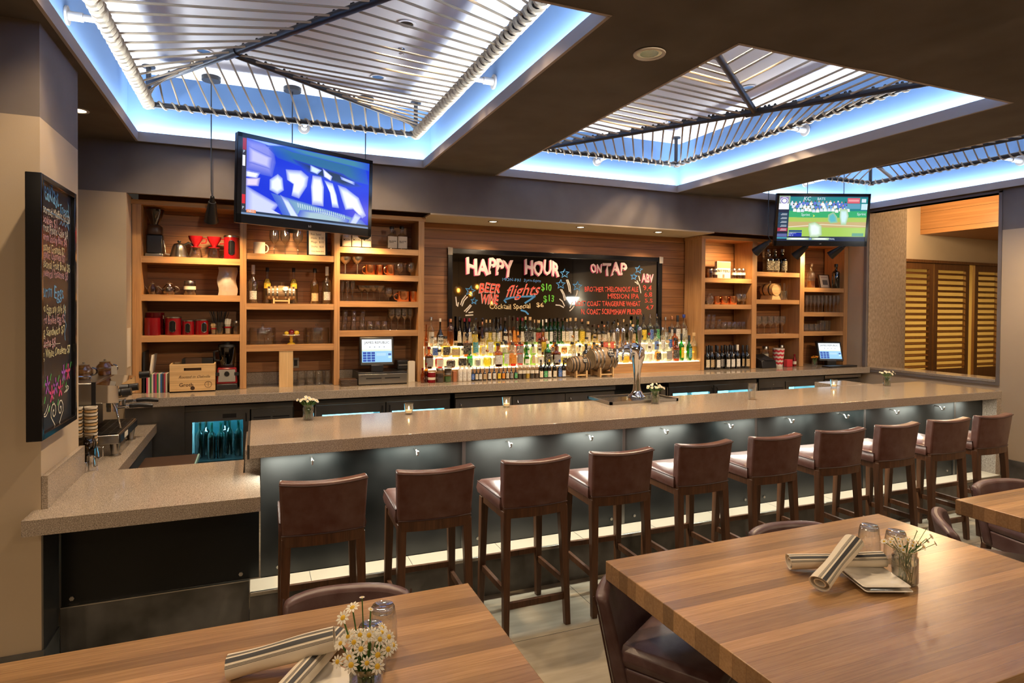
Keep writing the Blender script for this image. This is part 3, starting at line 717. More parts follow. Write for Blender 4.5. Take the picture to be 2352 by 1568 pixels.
# pendant spots
def pendant(x, y, ztop, sh, tgt, label, watts, zc=ZT):
    """cord from a ceiling canopy down to a tapered black spot shade at sh, pointing at tgt"""
    t = thing('pendant_spotlight', label, 'spotlight', (x, y, zc), 'black pendant spotlights over the back counter')
    MB().cyl((x, y, zc-.035), (x, y, zc-.002), .075, 24).build('ceiling_canopy', 'pipe_steel', t)
    sh = Vector(sh); d = (Vector(tgt)-sh).normalized()
    top = sh-d*.05
    MB().tube([(x, y, zc-.035), (x, y, top.z+.06), tuple(top)], .005, 6).build('cord', 'black_plastic', t)
    e = sh+d*.19
    s_ = MB().tube([top, sh, sh+d*.001, e], [.016, .022, .03, .058], 18, caps=False).build('lamp_shade', 'black_plastic', t)
    MB().tube([sh+d*.1, sh+d*.102], [.036, .036], 16).build('bulb', 'lamp_glow', t)
    lamp('SPOT', 'pendant_lamp', tuple(e), watts*1.1, (1, .6, .24), to=tgt, spot_size=1.9, spot_blend=1.0, shadow_soft_size=.03)
pendant(-.355, 5.875, 0, (-.348, 5.875, 2.74), (-.42, 6.45, 2.0), 'black pendant spotlight hanging over the shelf of red canisters and drippers', 60)
pendant(.297, 5.875, 0, (.299, 5.875, 2.69), (.31, 6.5, 2.1), 'black pendant spotlight hanging behind the left television', 42)
pendant(.941, 5.875, 0, (.937, 5.875, 2.67), (.99, 6.4, 2.05), 'black pendant spotlight just right of the left television', 60)
pendant(5.80, 5.82, 0, (5.79, 5.82, 2.67), (5.62, 6.45, 2.25), 'black pendant spotlight left of the right television', 60)
pendant(6.44, 5.82, 0, (6.44, 5.82, 2.66), (6.28, 6.2, 2.3), 'black pendant spotlight under the middle of the right television', 12)
pendant(7.08, 5.82, 0, (7.08, 5.82, 2.68), (6.92, 6.2, 2.4), 'black pendant spotlight under the right end of the right television', 50)

# ---------------------------------------------------------------- televisions
def television(label, c, right, up, w, h, picture, fix):
    """c: centre of the front face"""
    t = thing('television', label, 'television', tuple(c))
    R_, U_ = Vector(right).normalized(), Vector(up).normalized(); N_ = R_.cross(U_); c = Vector(c)
    def q(a, b, d): return tuple(c+R_*a+U_*b+N_*d)
    def slab(a0, a1, b0, b1, d0, d1, name, mat, par=t, bev=0):
        return MB().hexa([q(a0,b0,d1), q(a1,b0,d1), q(a1,b0,d0), q(a0,b0,d0), q(a0,b1,d1), q(a1,b1,d1), q(a1,b1,d0), q(a0,b1,d0)]).build(name, mat, par, bevel=bev)
    slab(-w/2, w/2, -h/2, h/2, -.05, -.004, 'housing', 'black_plastic', bev=.006)
    f = .03; fb = .062
    for a in ((-w/2, w/2, h/2-f, h/2), (-w/2, w/2, -h/2, -h/2+fb), (-w/2, -w/2+f, -h/2, h/2), (w/2-f, w/2, -h/2, h/2)): slab(*a, -.01, .0, 'bezel', 'black_gloss')
    sx0, sx1, sy0, sy1 = -w/2+f, w/2-f, -h/2+fb, h/2-f
    mb = MB()
    P = lambda u, v, k=0: q(sx0+(sx1-sx0)*u, sy1+(sy0-sy1)*v, -.003+k*.00012)
    picture(mb, P)
    scr = mb.build('screen', 'screen', t)
    text('LG', t, 'grey_pipe', q(-.012, -h/2+.022, .001), R_, U_, h=.014)
    MB().cyl(q(0, .05, -.05), q(0, .05, -.13), .05, 12).build('mount_plate', 'pipe_steel', t)
    MB().cyl(q(0, .05, -.1), fix, .022, 10).lathe([(0, -.012), (.07, -.012), (.07, 0), (0, 0)], fix, 12, axis='y').build('mount_arm', 'pipe_steel', t)
    return t, scr, P, R_, U_
def pic_left(mb, P):
    def pg(pts, c, k=1, bl=.35, bg=(.01,.05,.6)):
        if k in (0, 5, 6, 7): return mb.poly([P(u, v, k) for u, v in pts], c)
        cx = sum(u for u, v in pts)/len(pts); cy = sum(v for u, v in pts)/len(pts)
        I = [P(cx+(u-cx)*(1-bl), cy+(v-cy)*(1-bl), k) for u, v in pts]; O = [P(min(max(cx+(u-cx)*(1+bl*.5), .003), .997), min(max(cy+(v-cy)*(1+bl*.5), .003), .997), k) for u, v in pts]
        mb.soft(I, O, c, mixc(c, bg, .85))
    pg([(0,0),(0,1),(1,1),(1,0)][::1], (.005,.03,.62), 0)
    rnd = random.Random(3)
    pg([(.03,.0),(.2,.02),(.22,.25),(.2,.42),(.03,.4)], (.22,.24,.7)); pg([(.05,.12),(.2,.2),(.19,.34),(.05,.3)], (.5,.5,.85), 2); pg([(.04,.0),(.18,.04),(.3,.0)], (.3,.45,.8), 2)
    pg([(.2,.02),(.9,.02),(.97,.3),(.6,.28),(.3,.18)], (.02,.13,.3)); pg([(.3,.0),(.97,.0),(.97,.1),(.4,.06)], (.05,.22,.34), 2)
    pg([(.4,.18),(.75,.24),(.9,.36),(.8,.4),(.5,.3)], (.01,.03,.08), 2)
    pg([(.03,.42),(.12,.43),(.1,.5),(.03,.5)], (.8,.85,.95)); pg([(.03,.53),(.12,.5),(.11,.6),(.03,.62)], (.7,.6,.8))
    for pts, c in (([(.2,.5),(.25,.42),(.28,.46),(.29,.6),(.25,.66),(.2,.62)], (.75,.85,1)), ([(.32,.34),(.42,.32),(.47,.38),(.46,.5),(.41,.66),(.36,.64),(.37,.5),(.33,.46)], (.85,.92,1)),
                   ([(.52,.36),(.58,.36),(.6,.48),(.6,.72),(.52,.72),(.51,.5)], (.95,1,1)), ([(.62,.4),(.68,.42),(.71,.56),(.73,.72),(.68,.72),(.66,.54)], (.85,.95,1)),
                   ([(.74,.44),(.8,.46),(.9,.56),(.96,.78),(.93,.82),(.86,.72),(.8,.74),(.77,.6)], (.85,.93,1)), ([(.5,.2),(.58,.24),(.55,.3),(.5,.28)], (.6,.75,.95)), ([(.6,.22),(.67,.3),(.66,.36),(.61,.32)], (.8,.85,.95)),
                   ([(.75,.28),(.86,.32),(.86,.36),(.76,.32)], (.45,.55,.85))): pg(pts, c, 3)
    pg([(.03,.64),(.25,.82),(.22,.9),(.32,.98),(.03,.98)], (.55,.6,.92), 2); pg([(.27,.7),(.5,.76),(.9,.88),(.97,.95),(.97,1),(.36,1)], (.2,.38,.5), 2)
    pg([(.28,.7),(.33,.74),(.42,.98),(.36,.99)], (.6,.7,.85), 4); pg([(.88,.8),(.93,.83),(.88,1),(.82,1)], (.5,.6,.9), 4)
    for i in range(22): a = .4+i*.018; pg([(a,.75+i*.004),(a+.006,.75+i*.004),(a+.012,.82+i*.004),(a+.006,.82+i*.004)], (.6,.75,.75), 4)
    pg([(.45,.86),(.62,.83),(.8,.9),(.78,1),(.42,1)], (.35,.5,.58), 3)
    pg([(0,0),(0,.97),(.03,.97),(.03,0)], (.03,.03,.05), 5); pg([(.004,.01),(.004,.16),(.028,.16),(.028,.01)], (.3,.02,.05), 6); pg([(.004,.23),(.004,.37),(.022,.37),(.022,.23)], (.8,.8,.85), 6); pg([(.004,.74),(.004,.86),(.026,.86),(.026,.74)], (.6,.02,.04), 6)
    pg([(0,.945),(0,1),(1,1),(1,.945)], (.015,.03,.06), 5); pg([(0,.975),(0,1),(1,1),(1,.975)], (.16,.25,.42), 6); pg([(.035,.93),(.035,.97),(.1,.97),(.1,.93)], (.8,.25,.1), 7)
a = math.radians(26); rt = Vector((math.cos(a), math.sin(a), 0)); dd = 5.06
# left end at the photograph's left edge of the set, 5.1 m out
pl = at(547, 406.5, Y=4.62); cen = pl+rt*.545
upv = Vector((.02, -.03, 1)).normalized(); upv = (upv-rt*upv.dot(rt)).normalized()
t, scr, P, R_, U_ = television('large television showing blurred blue stadium crowd, hung over the left shelves', cen, rt, upv, 1.10, .615, pic_left, tuple(at(632, 425, Y=5.998)))
text('NEO', scr, 'screen_white', P(.045, .965, 9), R_, U_, w=.045); text('P', scr, 'screen_white', P(.008, .2, 9), R_, U_, h=.018); text('P', scr, 'screen_white', P(.008, .93, 9), R_, U_, h=.018)
def pic_right(mb, P):
    def pg(pts, c, k=1):
        if k != 6: return mb.poly([P(u, v, k) for u, v in pts], c)
        cx = sum(u for u, v in pts)/len(pts); cy = sum(v for u, v in pts)/len(pts)
        mb.soft([P(cx+(u-cx)*.55, cy+(v-cy)*.6, k) for u, v in pts], [P(cx+(u-cx)*1.15, cy+(v-cy)*1.1, k) for u, v in pts], c, (.33,.5,.22))
    def bx(a, b, c_, d, c, k=2): pg([(a,c_),(a,d),(b,d),(b,c_)], c, k)
    bx(0,1,0,1,(.008,.018,.05),0); bx(.12,1,.02,.33,(.01,.2,.22),1); bx(.12,1,.33,.48,(.03,.36,.14),1); bx(.12,1,.47,.58,(.36,.5,.1),1); bx(.12,1,.57,.70,(.5,.36,.16),1); bx(.12,1,.69,.9,(.33,.52,.09),1)
    pg([(.12,.68),(.5,.62),(1,.66),(1,.67),(.5,.64),(.12,.7)], (.7,.62,.45), 2)
    rnd = random.Random(5)
    for r in range(3):
        for i in range(15):
            u = .13+i*.043+r*.017; v = .13+r*.07+rnd.uniform(-.015,.015); c = rnd.choice([(.75,.8,.85),(.1,.16,.55),(.6,.66,.75),(.14,.3,.6),(.8,.76,.74)])
            pg([(u,v+.03),(u+.005,v+.01),(u+.02,v+.005),(u+.035,v+.02),(u+.04,v+.08),(u,v+.08)], c, 3+r); pg([(u+.012,v-.02),(u+.026,v-.02),(u+.027,v+.012),(u+.012,v+.012)], rnd.choice([(.5,.3,.2),(.06,.05,.05),(.7,.7,.75)]), 4+r)
    bx(.77,.91,.04,.16,(.6,.1,.14),8); bx(.78,.9,.075,.12,(.75,.3,.32),9); bx(.93,.98,.06,.14,(.6,.7,.75),8); bx(.77,.92,.17,.28,(.1,.3,.42),8); bx(.93,1,.17,.3,(.5,.7,.75),8)
    pg([(.36,.62),(.42,.59),(.49,.67),(.5,.86),(.46,.9),(.38,.9),(.36,.74)], (.72,.83,.78), 6); pg([(.57,.42),(.62,.36),(.66,.46),(.67,.58),(.6,.6),(.57,.54)], (.1,.42,.48), 6); pg([(.7,.3),(.77,.3),(.79,.44),(.77,.62),(.72,.62),(.7,.46)], (.55,.75,.78), 6)
    bx(0,.115,.01,.17,(.22,.08,.45),6); bx(0,.115,.17,.3,(.8,.8,.82),7)
    pg([(.058+.045*math.cos(i*PI/8), .11+.075*math.sin(i*PI/8)) for i in range(16)][::-1], (.75,.75,.78), 9); pg([(.058+.036*math.cos(i*PI/8), .11+.06*math.sin(i*PI/8)) for i in range(16)][::-1], (.12,.1,.4), 10); pg([(.058+.026*math.cos(i*PI/8), .11+.044*math.sin(i*PI/8)) for i in range(16)][::-1], (.78,.76,.76), 11)
    for i in range(5):
        bx(.0,.113,.37+i*.085,.445+i*.085,(.01,.05,.1) if i < 4 else (.35,.03,.06),8); bx(.04,.1,.39+i*.085,.4+i*.085,(.5,.55,.6),9); bx(.03,.1,.415+i*.085,.427+i*.085,(.5,.55,.6),9)
    bx(.0,.113,.84,.91,(.1,.12,.3),8); bx(0,.115,.92,.95,(.05,.3,.4),8)
    bx(.13,.28,.76,.8,(.01,.06,.2),8); bx(.13,.28,.81,.9,(.01,.03,.35),8); bx(.85,.98,.82,.89,(.1,.3,.2),8)
    bx(.13,.35,.93,.975,(.75,.8,.8),6); bx(.41,.58,.93,.975,(.75,.8,.8),6); bx(.36,.4,.93,.975,(.03,.08,.45),6)
    pg([(.39,.41),(.415,.44),(.39,.47),(.4,.44)], (.8,.8,.1), 8)
c2 = at(1888.5, 505, Y=5.5); rt = Vector((math.cos(PSI), -math.sin(PSI), 0)); nn = Vector((0,0,1)); fw = rt.cross(nn)
upv = (nn+fw*.13).normalized()
t, scr, P, R_, U_ = television('television showing a green baseball field, hung over the right shelves', c2, rt, upv, 1.13, .63, pic_right, tuple(at(1880, 480, Y=5.998)))
text('Sprint', scr, 'screen_white', P(.26, .46, 12), R_, U_, w=.105); text('Sprint', scr, 'screen_white', P(.89, .44, 12), R_, U_, w=.105); text('KC', scr, 'screen_white', P(.275, .1, 12), R_, U_, h=.045, shear=.2)
text('BATS', scr, 'screen_white', P(.43, .09, 12), R_, U_, h=.03); text('FINAL', scr, 'screen_white', P(.59, .97, 12), R_, U_, h=.02); text('LAD 0 1', scr, 'screen_white', P(.135, .845, 12), R_, U_, h=.018); text('KC 2', scr, 'screen_white', P(.135, .89, 12), R_, U_, h=.018); text('X', scr, 'screen_white', P(.37, .97, 12), R_, U_, h=.02)

# ================================================================ stools, tables, chairs
def make_stool(label):
    t = thing('bar_stool', label, 'bar stool', (0,0,0), 'leather bar stools along the bar')
    # legs: front pair (towards the bar), rear pair splayed back
    for sx in (-1, 1):
        def leg(xt, yt, xb, yb, zt, wt=.024, wb_=.017):
            p = []
            for z, xx, yy, w in ((0, xb, yb, wb_), (zt, xt, yt, wt)):
                p += [(xx-w, yy-w, z), (xx+w, yy-w, z), (xx+w, yy+w, z), (xx-w, yy+w, z)]
            MB().hexa(p).build('leg', 'stool_wood', t, bevel=.003)
        leg(sx*.18, -.165, sx*.196, -.212, .70); leg(sx*.185, .175, sx*.198, .19, .69)
        xs_ = sx*.19
        MB().box(xs_-.011, xs_+.011, -.19, .18, .225, .262).build('side_stretcher', 'stool_wood', t, bevel=.002)
    MB().box(-.19, .19, -.208, -.186, .145, .182).build('rear_stretcher', 'stool_wood', t, bevel=.002)
    MB().box(-.19, .19, .172, .192, .28, .315).build('foot_rest', 'stool_wood', t, bevel=.002)
    a = MB(); a.box(-.2, -.178, -.18, .195, .655, .702); a.box(.178, .2, -.18, .195, .655, .702); a.box(-.2, .2, .175, .197, .655, .702)
    N = 8
    for i in range(N):
        u0, u1 = -.2+.4*i/N, -.2+.4*(i+1)/N; f = lambda u: -.188-.022*(1-(u/.2)**2)
        a.hexa([(u0, f(u0), .66), (u1, f(u1), .66), (u1, f(u1)+.03, .66), (u0, f(u0)+.03, .66), (u0, f(u0), .715), (u1, f(u1), .715), (u1, f(u1)+.03, .715), (u0, f(u0)+.03, .715)])
    a.build('apron', 'stool_wood', t)
    # seat cushion: crowned, rounded
    c = MB(); nx, ny = 8, 8; V = []
    for k, (ins, z) in enumerate(((0, .702), (-.006, .73), (.0, .765), (.018, .785))):
        ring = []
        for j in range(ny): ring.append((-.21+ins, -.15+ins+(.375-2*ins)*j/ny))
        for i in range(nx): ring.append((-.21+ins+(.42-2*ins)*i/nx, .225-ins))
        for j in range(ny): ring.append((.21-ins, .225-ins-(.375-2*ins)*j/ny))
        for i in range(nx): ring.append((.21-ins-(.42-2*ins)*i/nx, -.15+ins))
        V.append([(x, y, z) for x, y in ring])
    n = len(V[0]); vs_ = [p for r_ in V for p in r_]; fs = []
    for r_ in range(3):
        for i in range(n): fs.append((r_*n+(i+1)%n, r_*n+i, (r_+1)*n+i, (r_+1)*n+(i+1)%n))
    vs_.append((0, .03, .80)); fs += [(3*n+(i+1)%n, 3*n+i, len(vs_)-1) for i in range(n)]; fs.append(tuple(range(n)))
    s_ = c.add(vs_, fs, True).build('seat', 'leather', t)
    MB().tube([(x, y, .77) for x, y, z in V[2]], .0045, 5, closed=True).build('piping', 'leather_seam', s_)
    # back: curved slab leaning slightly back
    b = MB(); NX, NZ = 10, 6; fr_, bk = [], []
    def yy(u, z): return -.188-.024*(1-u*u)-.03*(z-.715)/.27
    for j in range(NZ+1):
        z = .712+.273*j/NZ; hw = .203+.012*(z-.712)/.27
        for i in range(NX+1):
            u = -1+2*i/NX; zz = z+(.012*u*u-.004 if j == NZ else 0); bk.append((u*hw, yy(u, z), zz)); fr_.append((u*hw*.99, yy(u, z)+.068, zz))
    m_ = len(bk); vs_ = bk+fr_; W_ = NX+1; fs = []
    for j in range(NZ):
        for i in range(NX):
            a_ = j*W_+i; fs += [(a_, a_+1, a_+W_+1, a_+W_), (m_+a_+1, m_+a_, m_+a_+W_, m_+a_+W_+1)]
        fs += [(j*W_, (j+1)*W_, m_+(j+1)*W_, m_+j*W_), (j*W_+NX, m_+j*W_+NX, m_+(j+1)*W_+NX, (j+1)*W_+NX)]
    for i in range(NX): fs += [(i+1, i, m_+i, m_+i+1), (NZ*W_+i, NZ*W_+i+1, m_+NZ*W_+i+1, m_+NZ*W_+i)]
    bo = b.add(vs_, fs, True).build('backrest', 'leather', t, bevel=.012, seg=3)
    top = [(p[0], p[1]-.001, p[2]-.012) for p in bk[NZ*W_:]]; bot = [(p[0], p[1]-.001, p[2]+.006) for p in bk[:W_]]
    MB().tube(top, .004, 5).build('piping', 'leather_seam', bo); MB().tube(bot, .004, 5).build('piping', 'leather_seam', bo)
    return t
SX = [.322, .905, 1.497, 2.083, 2.703, 3.318, 3.948, 4.545, 5.158, 5.72]
SL = ['nearest, at the left end of the row', 'second from the left end', 'third from the left end', 'fourth from the left', 'fifth from the left', 'sixth from the left', 'seventh from the left', 'third from the far right end', 'second from the far right end', 'farthest, at the right end']
s0 = None
for i, x in enumerate(SX):
    lb = 'brown leather bar stool with a low back, '+SL[i]
    if s0 is None: s0 = make_stool(lb); o = s0
    else: o = dup(s0, label=lb)
    o.location = (x, 3.425, 0); o.rotation_euler = (0, 0, random.uniform(-.04, .04))
s0.location = (SX[0], 3.425, 0)

def table(label, x0, x1, y0, y1):
    t = thing('dining_table', label, 'dining table', ((x0+x1)/2, (y0+y1)/2, 0), 'butcher block dining tables')
    MB().box(x0, x1, y0, y1, .668, .75).build('tabletop', 'table_wood', t, bevel=.003)
    cx, cy_ = (x0+x1)/2, (y0+y1)/2
    MB().box(cx-.05, cx+.05, cy_-.05, cy_+.05, .02, .668).build('column', 'pipe_steel', t)
    MB().box(cx-.3, cx+.3, cy_-.3, cy_+.3, 0, .02).build('base', 'pipe_steel', t, bevel=.004)
    return t
table('butcher block table at the left front, with daisies beside striped napkins', -.93, .79, 1.135, 2.35)
table('large butcher block table at the right front, with crossed napkins on two plates', 1.42, 3.135, 1.135, 2.335)
table('butcher block table at the far right edge, cut off by the photo border', 3.80, 5.5, 1.3, 2.345)
def make_chair(label):
    """low upholstered chair facing +y"""
    t = thing('dining_chair', label, 'dining chair', (0,0,0), 'low leather chairs at the tables')
    for sx in (-1, 1):
        for yb, yt in ((-.24, -.2), (.2, .19)):
            p = []
            for z, yy_, w in ((0, yb, .016), (.262, yt, .022)): p += [(sx*.2-w, yy_-w, z), (sx*.2+w, yy_-w, z), (sx*.2+w, yy_+w, z), (sx*.2-w, yy_+w, z)]
            MB().hexa(p).build('leg', 'stool_wood', t)
    MB().box(-.235, .235, -.18, .235, .26, .369).build('seat_rail', 'purple_leather', t, bevel=.012)
    s_ = MB(); nx = 8; V = []
    for ins, z in ((.004, .37), (-.004, .4), (.006, .432), (.03, .448)):
        V.append([(-.235+ins, -.17), (-.235+ins, .235-ins-.03), (-.2+ins, .238-ins), (.2-ins, .238-ins), (.235-ins, .235-ins-.03), (.235-ins, -.17)])
    n = 6; vs_ = [(x, y, z) for r_, (ins, z) in zip(V, ((0,.37),(0,.40),(0,.432),(0,.448))) for x, y in r_]; fs = []
    for r_ in range(3):
        for i in range(n): fs.append((r_*n+(i+1)%n, r_*n+i, (r_+1)*n+i, (r_+1)*n+(i+1)%n))
    fs += [tuple(range(n)), tuple(3*n+i for i in range(n))[::-1]]
    s_.add(vs_, fs, True).build('seat', 'purple_leather', t, bevel=.006)
    b = MB(); NX, NZ = 12, 6; fr_, bk = [], []
    def yy(u, z): return -.19-.05*(1-u*u)-.09*(z-.27)/.40
    for j in range(NZ+1):
        z = .27+.40*j/NZ; hw = .25+.012*j/NZ
        for i in range(NX+1):
            u = -1+2*i/NX; zz = z-(.03*u**4 if j == NZ else 0); bk.append((u*hw, yy(u, z), zz)); fr_.append((u*hw*.97, yy(u, z)+.075-.02*j/NZ, zz))
    m_ = len(bk); W_ = NX+1; fs = []
    for j in range(NZ):
        for i in range(NX):
            a_ = j*W_+i; fs += [(a_, a_+1, a_+W_+1, a_+W_), (m_+a_+1, m_+a_, m_+a_+W_, m_+a_+W_+1)]
        fs += [(j*W_, (j+1)*W_, m_+(j+1)*W_, m_+j*W_), (j*W_+NX, m_+j*W_+NX, m_+(j+1)*W_+NX, (j+1)*W_+NX)]
    for i in range(NX): fs += [(i+1, i, m_+i, m_+i+1), (NZ*W_+i, NZ*W_+i+1, m_+NZ*W_+i+1, m_+NZ*W_+i)]
    bo = b.add(bk+fr_, fs, True).build('backrest', 'purple_leather', t, bevel=.02, seg=3)
    for sg in (0, NX):
        MB().tube([(bk[j*W_+sg][0], (bk[j*W_+sg][1]), bk[j*W_+sg][2]) for j in range(NZ+1)], .004, 5).build('piping', 'leather_seam', bo)
    return t
ch = [(1.69, 2.165, math.radians(-148), 'brown leather chair angled at the far left corner of the right front table'), (.31, 2.395, math.radians(169), 'low leather chair at the far side of the left front table, only its back showing'),
      (2.69, 2.30, math.radians(169), 'low leather chair at the far side of the right front table, barely showing'), (3.87, 2.14, math.radians(-141), 'dark leather chair with a curved back in the gap between the two right tables'),
      (4.80, 2.42, math.radians(169), 'low leather chair at the far side of the table on the right edge')]
c0 = None
for x, y, r_, lb in ch:
    if c0 is None: c0 = make_chair(lb); o = c0
    else: o = dup(c0, label=lb)
    o.location = (x, y, 0); o.rotation_euler = (0, 0, r_)
# ================================================================ glassware and things on the shelves
def single(name, label, cat, mb, mat, loc, group=None, bevel=0):
    """mb built around the origin, standing on z = 0"""
    o = mb.build(name, mat, bevel=bevel); o.location = loc
    return tag(o, label, cat, group)
PROTO = {}
def shared(key, name, label, cat, make, mat, loc, group=None, scale=1, rz=0):
    if key not in PROTO:
        o = make().build(name, mat); PROTO[key] = o
    else:
        o = PROTO[key].copy(); COL.objects.link(o)
        for k in list(o.keys()): del o[k]
    o.location = loc; o.scale = (scale,)*3; o.rotation_euler = (0, 0, rz)
    return tag(o, label, cat, group)
def g_tumbler(): return MB().lathe([(.0, .006), (.028, .006), (.033, .012), (.036, .085), (.038, .085), (.034, 0), (0, 0)], n=14)
def g_inv(): return MB().lathe([(.038, 0), (.039, .02), (.034, .085), (.030, .092), (0, .09)], n=14)
def g_wine(): return MB().lathe([(.036, .0), (.034, .004), (.005, .008), (.0045, .085), (.012, .095), (.034, .12), (.04, .15), (.035, .2), (.0335, .2), (.038, .15), (.032, .123), (.0, .1)], n=16)
def g_flute(): return MB().lathe([(.03, 0), (.028, .004), (.005, .008), (.0045, .07), (.018, .1), (.024, .14), (.021, .2), (.02, .2), (.022, .14), (0, .08)], n=14)
def g_coupe(): return MB().lathe([(.034, 0), (.03, .004), (.005, .008), (.0045, .08), (.03, .1), (.047, .125), (.048, .14), (.046, .14), (.044, .126), (0, .092)], n=16)
def g_snifter(): return MB().lathe([(.032, 0), (.028, .004), (.006, .008), (.006, .035), (.03, .05), (.043, .08), (.04, .11), (.03, .135), (.029, .135), (.038, .11), (.04, .08), (0, .042)], n=16)
GN = {'tumbler': (g_tumbler, .085), 'wine_glass': (g_wine, .2), 'flute_glass': (g_flute, .2), 'coupe_glass': (g_coupe, .14), 'snifter_glass': (g_snifter, .135)}
def glasses(kind, spots, Y, z, vt, label, group, ind=True, what='clear', mat='clear_glass'):
    mk, h0 = GN[kind]
    for i, u in enumerate(spots):
        p = at(u, vt, Y=Y); h = p.z-z
        lb = label.replace('#', nth(i, len(spots))) if '#' in label else label
        shared((kind, mat), kind, lb, 'glass', mk, mat, (p.x, Y, z+.001), group, h/h0)
def mug(name, label, cat, u0, u1, vt, Y, z, mat, group=None, side=-1, hd=1):
    a, b = at(u0, vt, Y=Y), at(u1, vt, Y=Y); h = a.z-z; w = (b.x-a.x)
    r = w*.40; cx = b.x-r if side < 0 else a.x+r
    t = thing(name, label, cat, (cx, Y, z+.001), group)
    MB().lathe([(r*.94, 0), (r, .006), (r, h), (r*.93, h), (r*.9, .012), (0, .012)], (cx, Y, z+.001), 18).build('body', mat, t)
    if hd: MB().tube([(cx+side*(r*.95+w*.22*math.sin(q)), Y-.005, z+h*.5+h*.33*math.cos(q)) for q in [PI*k/8 for k in range(9)]], .006, 6).build('handle', mat, t)
    return t
def jar(label, u0, u1, vt, Y, z, body, lid, fill=None, name='glass_jar', cat='jar', group=None, lab=None, ring=0):
    a, b = at(u0, vt, Y=Y), at(u1, vt, Y=Y); h = a.z-z; r = (b.x-a.x)/2; cx = (a.x+b.x)/2
    t = thing(name, label, cat, (cx, Y, z+.001), group); o = (cx, Y, z+.001)
    lh = h*.16
    MB().lathe([(r*.92, 0), (r, h*.05), (r, h*.72), (r*.86, h*.82), (r*.86, h-lh)], o, 18, open='top').build('body', body, t)
    if fill: MB().lathe([(r*.9, h*.02), (r*.93, h*.06), (r*.93, h*.62), (0, h*.62)], o, 14).build('contents', fill, t)
    if lid: MB().lathe([(r*.92, h-lh), (r*.92, h-.002), (r*.88, h), (0, h)], o, 18).build('lid', lid, t)
    if lab: MB().lathe([(r*1.01, h*.38), (r*1.01, h*.62)], o, 24, open='both').build('paper_label', lab, t)
    return t
B1, B2, B3 = ZL; Yc = 6.36
# --- bay of coffee gear
z = B1[0]
a = at(352, 505, Y=6.38); cx = a.x+.015
t = thing('coffee_grinder', 'black coffee grinder with a smoked hopper on the top shelf, far left', 'grinder', (cx, 6.38, z+.001)); o = (cx, 6.38, z+.001)
MB().box(cx-.07, cx+.07, 6.31, 6.45, z+.001, z+.03).build('base', 'stainless', t, bevel=.004)
MB().box(cx-.066, cx+.066, 6.33, 6.44, z+.031, z+.2).build('body', 'black_plastic', t, bevel=.012)
MB().lathe([(.055, .2), (.062, .21), (.058, .27), (.035, .29)], o, 16, sq=5).build('head', 'bark_brown', t)
MB().lathe([(.034, .291), (.04, .31), (.072, .40), (.074, .425), (.066, .43), (0, .432)], o, 20).build('hopper', 'smoke_glass', t)
t = thing('gooseneck_kettle', 'ribbed steel kettle with a long thin spout beside the coffee grinder', 'kettle', (at(411, 590, Y=6.33).x, 6.35, z+.001)); cx = t.location.x; o = (cx, 6.35, z+.001)
MB().lathe([(.075, 0), (.078, .01), (.07, .03), (.072, .034), (.063, .06), (.065, .064), (.055, .09), (.056, .094), (.044, .12), (.04, .125), (0, .135)], o, 20).build('body', 'stainless', t)
MB().lathe([(.006, .133), (.016, .145), (.014, .155), (0, .157)], o, 10).build('lid_knob', 'black_plastic', t)
MB().tube([(cx-.06, 6.35, z+.02), (cx-.11, 6.35, z+.03), (cx-.115, 6.35, z+.09), (cx-.125, 6.35, z+.15), (cx-.135, 6.35, z+.155)], [.012, .008, .006, .005, .005], 8).build('spout', 'stainless', t)
MB().tube([(cx+.04, 6.35, z+.115), (cx+.075, 6.35, z+.14), (cx+.1, 6.35, z+.125), (cx+.12, 6.35, z+.06)], [.009, .011, .012, .008], 8).build('handle', 'black_plastic', t)
for i, (u0, u1) in enumerate(((433, 474), (478, 514))):
    a, b = at(u0, 543, Y=6.34), at(u1, 543, Y=6.34); cx = (a.x+b.x)/2-.015; o = (cx, 6.34, z+.001)
    t = thing('pour_over_server', 'red pour-over dripper on a glass server, '+('left' if i == 0 else 'right')+' one of the pair', 'coffee dripper', o, 'pour-over drippers on the top shelf')
    MB().lathe([(.05, 0), (.056, .01), (.05, .05), (.04, .09), (.042, .095)], o, 18, open='top').build('server', 'clear_glass', t)
    MB().tube([(cx+.045, 6.34, z+.085), (cx+.085, 6.34, z+.08), (cx+.08, 6.34, z+.03), (cx+.05, 6.34, z+.02)], .005, 6).build('server_handle', 'clear_glass', t)
    MB().lathe([(.05, .097), (.05, .103), (.018, .106), (.02, .112), (.055, .17), (.062, .2), (.058, .2), (.048, .17), (0, .115)], o, 20).build('dripper', 'red_enamel', t)
    MB().tube([(cx+.058, 6.34, z+.185), (cx+.09, 6.34, z+.18), (cx+.085, 6.34, z+.145), (cx+.045, 6.34, z+.14)], .006, 6).build('dripper_handle', 'red_enamel', t)
